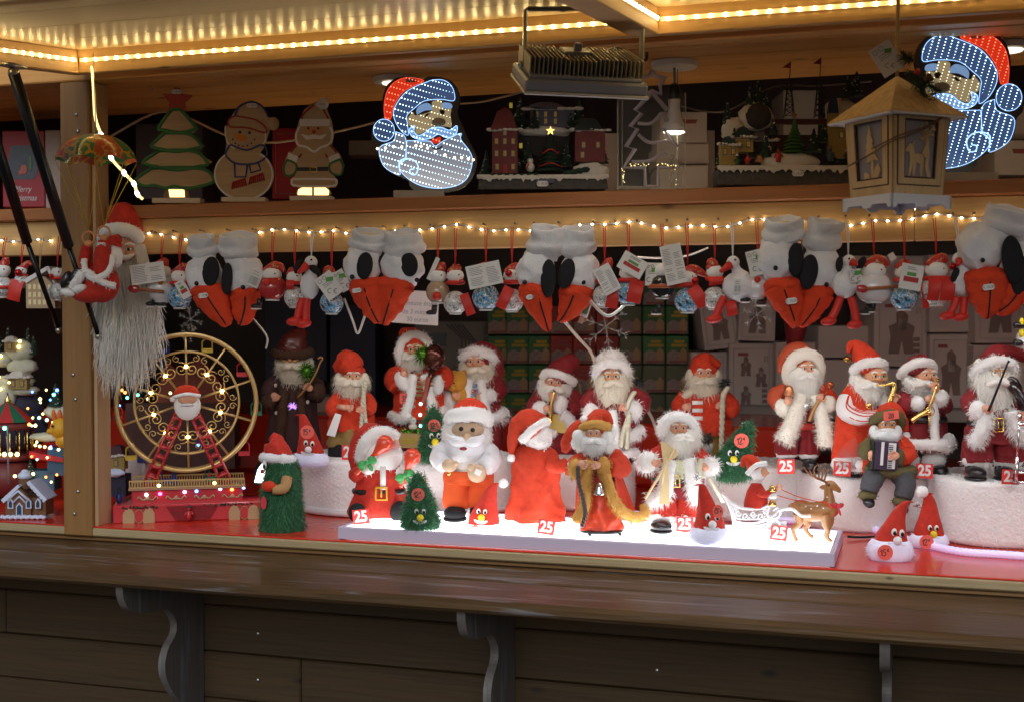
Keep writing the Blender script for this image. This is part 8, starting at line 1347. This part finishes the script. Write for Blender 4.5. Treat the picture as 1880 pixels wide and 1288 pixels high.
# left bay village display
f = Fig('mountain_village', 'tall lit snowy mountain village at the left edge behind the struts', 'christmas village', 34, 800, 3.75); mound(f, 30, 790, 50, 40, 20, 30, 'rock', M('night_rock', (.03, .03, .06), .8)); mound(f, 26, 740, 44, 50, 20, 26, 'rock', MATS['night_rock']); LSN = M('lit_snow', (.55, .55, .45), .8, var=.2, vs=50)
for u, v, rx, rz in ((26, 700, 42, 12), (14, 722, 20, 34), (40, 642, 26, 20), (44, 672, 28, 14), (10, 660, 16, 14), (48, 716, 26, 9)): mound(f, u, v, rx, rz, -6, 16, 'snow_bank', LSN)
for u, v, h in ((4, 640, 30), (20, 632, 32), (56, 640, 38), (66, 650, 34), (35, 655, 26)): fir(f, u, v, h, h * .42, -8)
house(f, 44, 712, 34, 20, 20, -18, OCHRE, MATS['snow_paint'], [(10, (-8, 8))], roofh=14); house(f, 30, 644, 20, 18, 16, -18, OCHRE, MATS['snow_paint'], [(9, (0,))], roofh=10)
for u, v in ((48, 626), (13, 652), (3, 675), (9, 690), (29, 700), (46, 636), (2, 660), (12, 712)): m = f.mb(); m.ell((u, v, -26), 3); f.part('lamp', m, M('lamp_yellow', (1, .85, .3), emit=4))
f = Fig('carousel_toy', 'toy carousel with red and green striped tent roof and warm lamps', 'toy carousel', 18, 905, 3.6)
for i in range(12): a0, a1 = R(30 * i), R(30 * i + 30); m = f.mb(); m.sheet([[(16 + 6 * math.cos(a), 738, 6 * math.sin(a)) for a in (a0, (a0 + a1) / 2, a1)], [(16 + 26 * math.cos(a), 752, 26 * math.sin(a)) for a in (a0, (a0 + a1) / 2, a1)], [(16 + 50 * math.cos(a), 772, 44 * math.sin(a)) for a in (a0, (a0 + a1) / 2, a1)]]); f.part('roof_gore', m, INKR if i % 2 else MATS['gond_green'])
m = f.mb(); m.lathe((16, 740, 0), [(5, 0), (6, 6), (2, 12), (1, 20)], 10); f.part('finial', m, GOLD); m = f.mb(); m.lathe((16, 786, 0), [(48, 0), (50, 6), (48, 12)], 30, sy=.9).lathe((16, 842, 0), [(52, 0), (54, 4), (52, 10)], 30, sy=.9).lathe((16, 905, 0), [(50, 0), (52, 30), (48, 60)], 30, sy=.9); f.part('body', m, M('carousel_red', (.14, .02, .02), .5))
for i in range(16): a = R(22.5 * i); m = f.mb(); m.tube([(16 + 44 * math.cos(a), 842, 38 * math.sin(a)), (16 + 44 * math.cos(a), 780, 38 * math.sin(a))], 1.2, 5); f.part('pole', m, GOLD)
for x in (-8, 2, 16, 27, 38, 50): m = f.mb(); m.ell((x, 828, -46), (4, 3, 4)); f.part('lamp', m, MATS['lamp_yellow'])
m = f.mb(); m.tube([(38, 880, -56), (37, 778, -56)], 1.6, 6); f.part('lamp_post', m, M('pole_blue', (.2, .22, .3), .4)); m = f.mb(); m.ell((32, 780, -56), 3.6); f.part('lamp', m, M('lamp_green', (.15, 1, .6), emit=5))
f = Fig('gingerbread_house', 'gingerbread house with white icing on the red counter, lit bluish', 'toy house', 48, 948, G(48, 950, ZC)[1]); GB = M('gingerbread', (.16, .075, .035), .7, var=.2, vs=60); ICE = M('icing_bluelit', (.60, .66, .85), .6); m = f.mb(); m.prism([(16, 944), (16, 914), (40, 890), (62, 914), (62, 944)], -14, 40).bxp((74, 928, 12), (26, 32, 40)).lathe((44, 896, 6), [(11, 0), (11, 20), (9, 22)], 14); f.part('wall', m, GB, smooth=False)  # bluish light on the white icing is put into its colour
m = f.mb(); m.prism([(52, 884), (58, 880), (90, 914), (84, 920)], -10, 44).prism([(40, 886), (44, 890), (14, 920), (9, 914)], -18, 42); rf = f.part('roof', m, ICE, smooth=False); m = f.mb()
for i in range(6): m.tube([(54 + i * 5.6, 884 + i * 6, -11), (54 + i * 5.6 - 6, 890 + i * 6, -11)], .8, 4)
f.part('roof_lattice', m, GB, rf); m = f.mb(); m.ell((44, 873, 6), (13, 13, 8)).ell((44, 866, 6), (7, 7, 5)); f.part('snow_cap', m, ICE); m = f.mb()
for i in range(16): m.ell((12 + i * 5, 945 + (i % 2), -18), (5, 6, 4), nu=8, nv=6)
f.part('icing_base', m, ICE, kind='stuff'); m = f.mb(); m.tube([(20, 916, -16), (40, 898, -16), (60, 916, -16)], 2.4, 6).tube([(30, 920, -16), (42, 908, -16), (54, 920, -16)], 1.8, 6); f.part('icing_line', m, ICE, kind='stuff')
for x in (26, 59, 76): m = f.mb(); m.prism([(x - 5, 930), (x - 5, 918), (x, 911), (x + 5, 918), (x + 5, 930)], -17, -13); w_ = f.part('window', m, ICE, smooth=False); m = f.mb(); m.prism([(x - 3, 928), (x - 3, 919), (x, 914), (x + 3, 919), (x + 3, 928)], -18, -16.6); f.part('pane', m, M('pane_dark', (.02, .05, .09), .3), w_, False)
m = f.mb(); m.prism([(36, 944), (36, 926), (42, 919), (48, 926), (48, 944)], -17, -13); w_ = f.part('door_frame', m, ICE, smooth=False); m = f.mb(); m.prism([(38, 944), (38, 927), (42, 922), (46, 927), (46, 944)], -18, -16.6); f.part('door', m, MATS['pane_dark'], w_, False)
f = Fig('yellow_animal_toy', 'yellow toy animal with orange crest peeping from behind the post', 'toy animal', 112, 812, 3.5); m = f.mb(); m.ell((112, 786, 0), (20, 18, 20)).ell((118, 808, 0), (16, 14, 14)); f.part('body', m, M('toy_yellow', (.68, .36, .02), .5)); m = f.mb(); m.ell((97, 790, -8), (8, 8, 6)); f.part('muzzle', m, MATS['toy_yellow'])
for x in (100, 110, 120): m = f.mb(); m.ell((x, 764, 0), (4.5, 4, 14), tilt=(x - 108)); f.part('crest', m, M('toy_orange', (.65, .14, .02), .5))
m = f.mb(); m.ell((103, 780, -17), 2.6); f.part('eye', m, EYEB)
f = Fig('winter_kiosk', 'small blue kiosk toy with snow roof and string of lamps by the post', 'toy kiosk', 92, 900, 3.55); m = f.mb(); m.bxp((108, 846, 10), (34, 50, 40)).bxp((78, 880, 10), (50, 36, 40)); f.part('wall', m, M('kiosk_blue', (.03, .09, .16), .6), smooth=False); m = f.mb(); m.prism([(60, 826), (122, 838), (122, 846), (60, 838)], -16, 30); f.part('awning', m, WR, smooth=False); mound(f, 90, 802, 36, 8, 10, 20, 'snow_roof', LSN); mound(f, 100, 756, 24, 14, 20, 20, 'snow_roof', LSN); fir(f, 60, 900, 60, 30, -10); fir(f, 100, 745, 42, 26, 10)
for x, y in ((74, 814), (82, 816), (91, 817), (100, 819), (116, 822)): m = f.mb(); m.ell((x, y, -22), 2.6); f.part('lamp', m, MATS['lamp_yellow'])
for x, y, c in ((109, 722, 'lamp_green'), (84, 730, 'lamp_yellow'), (82, 764, 'lamp_cyan'), (96, 768, 'lamp_cyan'), (64, 776, 'lamp_col5'), (75, 778, 'lamp_yellow'), (37, 870, 'lamp_yellow'), (70, 866, 'lamp_yellow'), (79, 877, 'lamp_yellow'), (80, 892, 'lamp_yellow'), (115, 714, 'lamp_col3')): m = f.mb(); m.ell((x, y, -24), 3); f.part('lamp', m, MATS[c])
for i in range(22): m = f.mb(); m.ell((RN.choice((62, 70, 78, 86, 94, 102, 108)) + RN.uniform(-4, 4), 700 + RN.random() * 190, -20), 2.2, nu=8, nv=6); f.part('lamp', m, MATS[RN.choice(('lamp_yellow', 'lamp_col3', 'lamp_cyan', 'lamp_col5', 'lamp_yellow'))])
f = Fig('cuckoo_house_toy', 'small toy house with snowy roof between post and big wheel', 'toy house', 216, 905, 3.5); m = f.mb(); m.bxp((214, 890, 10), (38, 40, 36)); f.part('snow_rock', m, MATS['night_rock'], smooth=False); house(f, 216, 860, 30, 24, 24, 4, OCHRE, MATS['bridge_red'], [(12, (0,))], roofh=22); mound(f, 212, 866, 22, 8, -10, 8, 'snow_bank', ICE)
f = Fig('scene_box', 'white toy box standing behind the left leg of the big wheel', 'toy box', 250, 900, 3.6); m = f.mb(); m.bxp((248, 872, 20), (36, 62, 40), bev=1); f.part('box_body', m, CART, smooth=False); m = f.mb(); m.bxp((262, 842, 8), (18, 12, 20)); f.part('box_sign', m, MATS['gond_blue'], smooth=False)
# colourful lights behind the wheel
f = Fig('lit_village', 'dark toy village with coloured lamps seen through the big wheel', 'christmas village', 330, 860, 4.0); m = f.mb(); m.bxp((330, 800, 30), (200, 120, 50)); f.part('village_body', m, M('village_dark', (.07, .03, .025), .7, var=.5, vs=40), smooth=False); m = f.mb(); m.prism([(280, 742), (300, 660), (330, 690), (360, 656), (400, 700), (420, 742)], 20, 60); f.part('village_roof', m, M('village_red', (.2, .035, .02), .6, var=.4, vs=30), smooth=False)
for i in range(11): m = f.mb(); m.ell((215 + RN.random() * 210, 690 + RN.random() * 130, -4), 2.6, nu=8, nv=6); f.part('lamp', m, MATS[RN.choice(('lamp_yellow', 'lamp_yellow', 'lamp_col3', 'lamp_col5', 'lamp_green'))])
# ------------------------------------------------------------------ stock at the back
TB = 4.5; GRB = M('box_green', (.045, .17, .06), .6, var=.1, vs=20); RDB = M('box_print_red', (.36, .035, .03), .6); GGB = M('box_grey_green', (.13, .15, .09), .6); YTX = M('print_yellow', (.55, .34, .02), .6); PRT = M('print_scene', (.32, .25, .24), .7, var=.6, vs=70); HSE = M('print_house', (.42, .26, .14), .7)
cols = [900.6, 930, 971, 1010.7, 1052, 1094, 1136.7, 1179.5, 1222, 1265]; rows_ = [510, 562, 615, 669, 722, 775]; proto = {}; ORD = ['first', 'second', 'third', 'fourth', 'fifth', 'sixth', 'seventh', 'eighth', 'ninth']
def copy_tree(o, parent=None):
    c = o.copy(); COL.objects.link(c)
    if parent: c.parent = parent
    for ch in list(o.children): copy_tree(ch, c)
    return c
for ci in range(9):
    for ri in range(5):
        if ri == 0 and ci < 4: continue
        kind = 'r' if ci in (3, 4, 5) else ('g' if ci == 6 or (ri > 2 and ci > 6) else 'n'); uc = (cols[ci] + cols[ci + 1]) / 2; vb = rows_[ri + 1] - 1.5; t_ = PY(uc, vb, TB)[1]
        lb = '%s toy box, %s from the left in the %s row of the back stack' % ({'r': 'red', 'g': 'grey green', 'n': 'green'}[kind], ORD[ci], ORD[ri])
        if kind not in proto:
            f = Fig('toy_box', lb, 'toy box', uc, vb, t_, 'printed toy boxes stacked at the back'); W_ = 40.5; m = f.mb(); m.bxp((uc, vb - 25.4, 20), (W_, 50.8, 40), bev=.8); f.part('box_body', m, {'r': RDB, 'g': GGB, 'n': GRB}[kind], smooth=False)
            m = f.mb(); m.prism([(uc - 19, vb - 1), (uc + 19, vb - 1), (uc + 19, vb - 22), (uc + 10, vb - 30), (uc + 4, vb - 22), (uc - 8, vb - 26), (uc - 19, vb - 20)], -.6, .2); f.part('printed_scene', m, PRT, smooth=False); m = f.mb(); m.prism([(uc + 5, vb - 4), (uc + 5, vb - 22), (uc + 11, vb - 30), (uc + 17, vb - 22), (uc + 17, vb - 4)], -1, -.4); f.part('printed_house', m, HSE, smooth=False)
            m = f.mb(); m.prism([(uc - 16, vb - 2.5), (uc + 18, vb - 2.5), (uc + 18, vb - 6), (uc - 16, vb - 6)], -1.2, -.8); f.part('printed_band', m, MATS['print_red'], smooth=False)
            if kind != 'g':
                for j, (x0, x1, y) in enumerate(((-6, 13, 43), (-11, 16, 36))):
                    m = f.mb(); x = x0; rn = random.Random(j + 3)
                    while x < x1: w_ = rn.uniform(2, 3); m.prism([(uc + x, vb - y + rn.uniform(-.6, .6)), (uc + x + w_, vb - y), (uc + x + w_, vb - y + 5), (uc + x, vb - y + 5)], -.8, -.2); x += w_ + .8
                    f.part('printed_title', m, YTX if kind == 'n' else MATS['print_red'], smooth=False, kind='stuff')
            proto[kind] = (f.o, f.s)
        else:
            c = copy_tree(proto[kind][0]); c.location = PT(uc, vb, t_); c['label'] = lb; q = t_ / F / proto[kind][1]; c.scale = (q, q, q)
RN.seed(5)
for lb, u0, u1, v0, v1, tl, pr in (('white carton leaning left with a printed bearded figure', 1288, 1352, 548, 640, -8, 'fmn'), ('white carton behind the clear snowflake under the white bauble', 1356, 1424, 545, 626, 2, 'fm'), ('small white carton behind the beret doll', 1268, 1334, 646, 745, 0, 'f'), ('white carton with three printed figures', 1338, 1420, 630, 752, 0, 'ftrbn'), ('white carton behind the fur coated doll', 1424, 1498, 628, 745, 0, ''), ('plain white carton above the dungarees doll', 1502, 1600, 598, 656, 0, ''), ('white carton left of the trumpet doll at the bench', 1502, 1602, 660, 748, 0, 'b'), ('large white carton with printed figure above the trumpet doll', 1604, 1702, 540, 672, 0, 'fmrbn'), ('white carton behind the trumpet doll', 1606, 1702, 676, 748, 0, 'm'), ('plain white carton right of the large printed one', 1706, 1786, 532, 610, 0, ''), ('white carton with faint printed figure left of the fiddler', 1706, 1782, 613, 748, 0, 'fmr'), ('white carton with dark boots print above the fiddler', 1790, 1880, 520, 630, 0, 'fmn'), ('white carton behind the fiddler at the right edge', 1786, 1895, 633, 748, 0, ''), ('white carton high up under the beam at the right', 1560, 1700, 470, 536, 0, ''), ('white carton under the beam beside the last slippers', 1704, 1800, 468, 528, 0, '')):
    carton(lb, u0, u1, v0, v1, 4.42 + RN.uniform(0, .03), tilt=tl, prints=pr, dep=.3)
carton('grey box with printed maze lines behind the hooded doll', 762, 898, 590, 762, 4.5, M('carton_grey', (.20, .185, .175), .7), dep=.25, name='box', cat_='box'); f = Fig('maze_print', 'grey maze line pattern card on the grey box at the back', 'printed card', 830, 700, PY(830, 700, 4.49)[1]); m = f.mb(); m.bxp((830, 676, 1), (116, 160, 1.4)); f.part('card', m, MATS['carton_grey'], smooth=False); m = f.mb()
for i in range(5): m.tube([(820 + i * 7, 596, -.4), (848 + i * 7, 622 + i * 2, -.4), (848 + i * 7, 660 - i * 3, -.4), (822 + i * 6, 690, -.4), (790, 690 + i * 8, -.4)], 1, 4)
f.part('maze_lines', m, M('line_dark', (.07, .06, .06), .7), kind='stuff'); m = f.mb(); m.prism([(789, 612), (820, 612), (820, 636), (789, 636)], -.8, 0); f.part('dark_square', m, MATS['pane_dark'], smooth=False)
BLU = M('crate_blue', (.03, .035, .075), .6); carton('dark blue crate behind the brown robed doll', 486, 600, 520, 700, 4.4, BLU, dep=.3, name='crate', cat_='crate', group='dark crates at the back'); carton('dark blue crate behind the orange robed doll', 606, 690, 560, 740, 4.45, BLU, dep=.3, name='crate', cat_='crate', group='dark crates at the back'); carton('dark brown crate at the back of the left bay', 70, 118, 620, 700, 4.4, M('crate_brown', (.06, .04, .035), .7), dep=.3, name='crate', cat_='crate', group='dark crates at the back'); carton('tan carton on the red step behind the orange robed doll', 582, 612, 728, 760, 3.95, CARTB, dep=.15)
f = Fig('paper_sign', 'white paper sign with three lines of french text behind the second slippers', 'sign', 768, 570, PY(768, 570, 3.2)[1]); m = f.mb(); m.prism([(722, 532), (806, 536), (804, 598), (718, 592)], 0, 1); f.part('sheet', m, CART, smooth=False)
for b, v_ in (('lumineuse étoile', 556), ('de 3 mètres', 572), ('30 euros', 586)): o = obj('sign_text', text(b, 12.5 * f.s, .004, .9), INKG, f.o); o.location = f.mb().P((766, v_ + 1, -.8)); o.rotation_euler = (0, R(3), 0)
f = Fig('white_plush', 'white plush with yellow and black limbs peeping in at the right edge', 'plush toy', 1876, 640, 2.85); m = f.mb(); m.ell((1884, 622, 0), (16, 14, 20)); m.fur(160, 6, 1, (0, 0, -1), .3, 1, .5); f.part('body', m, FURW)
for y, mt in ((592, YEL), (612, YEL)): m = f.mb(); m.ell((1873, y, -6), (5, 5, 9)); f.part('yellow_tuft', m, mt)
for y in (597, 629): m = f.mb(); m.tube([(1878, y, -4), (1860, y, -6)], 6, 9); f.part('black_limb', m, BOOT)
f = Fig('red_cap', 'dark red cap hanging at the back behind the fourth slippers', 'cap', 1462, 630, 3.9); m = f.mb(); m.tube([(1462, 580, 0), (1460, 615, 0), (1452, 650, 0)], [22, 18, 6], 14, sm=12, wr=.15); f.part('felt', m, REDD)
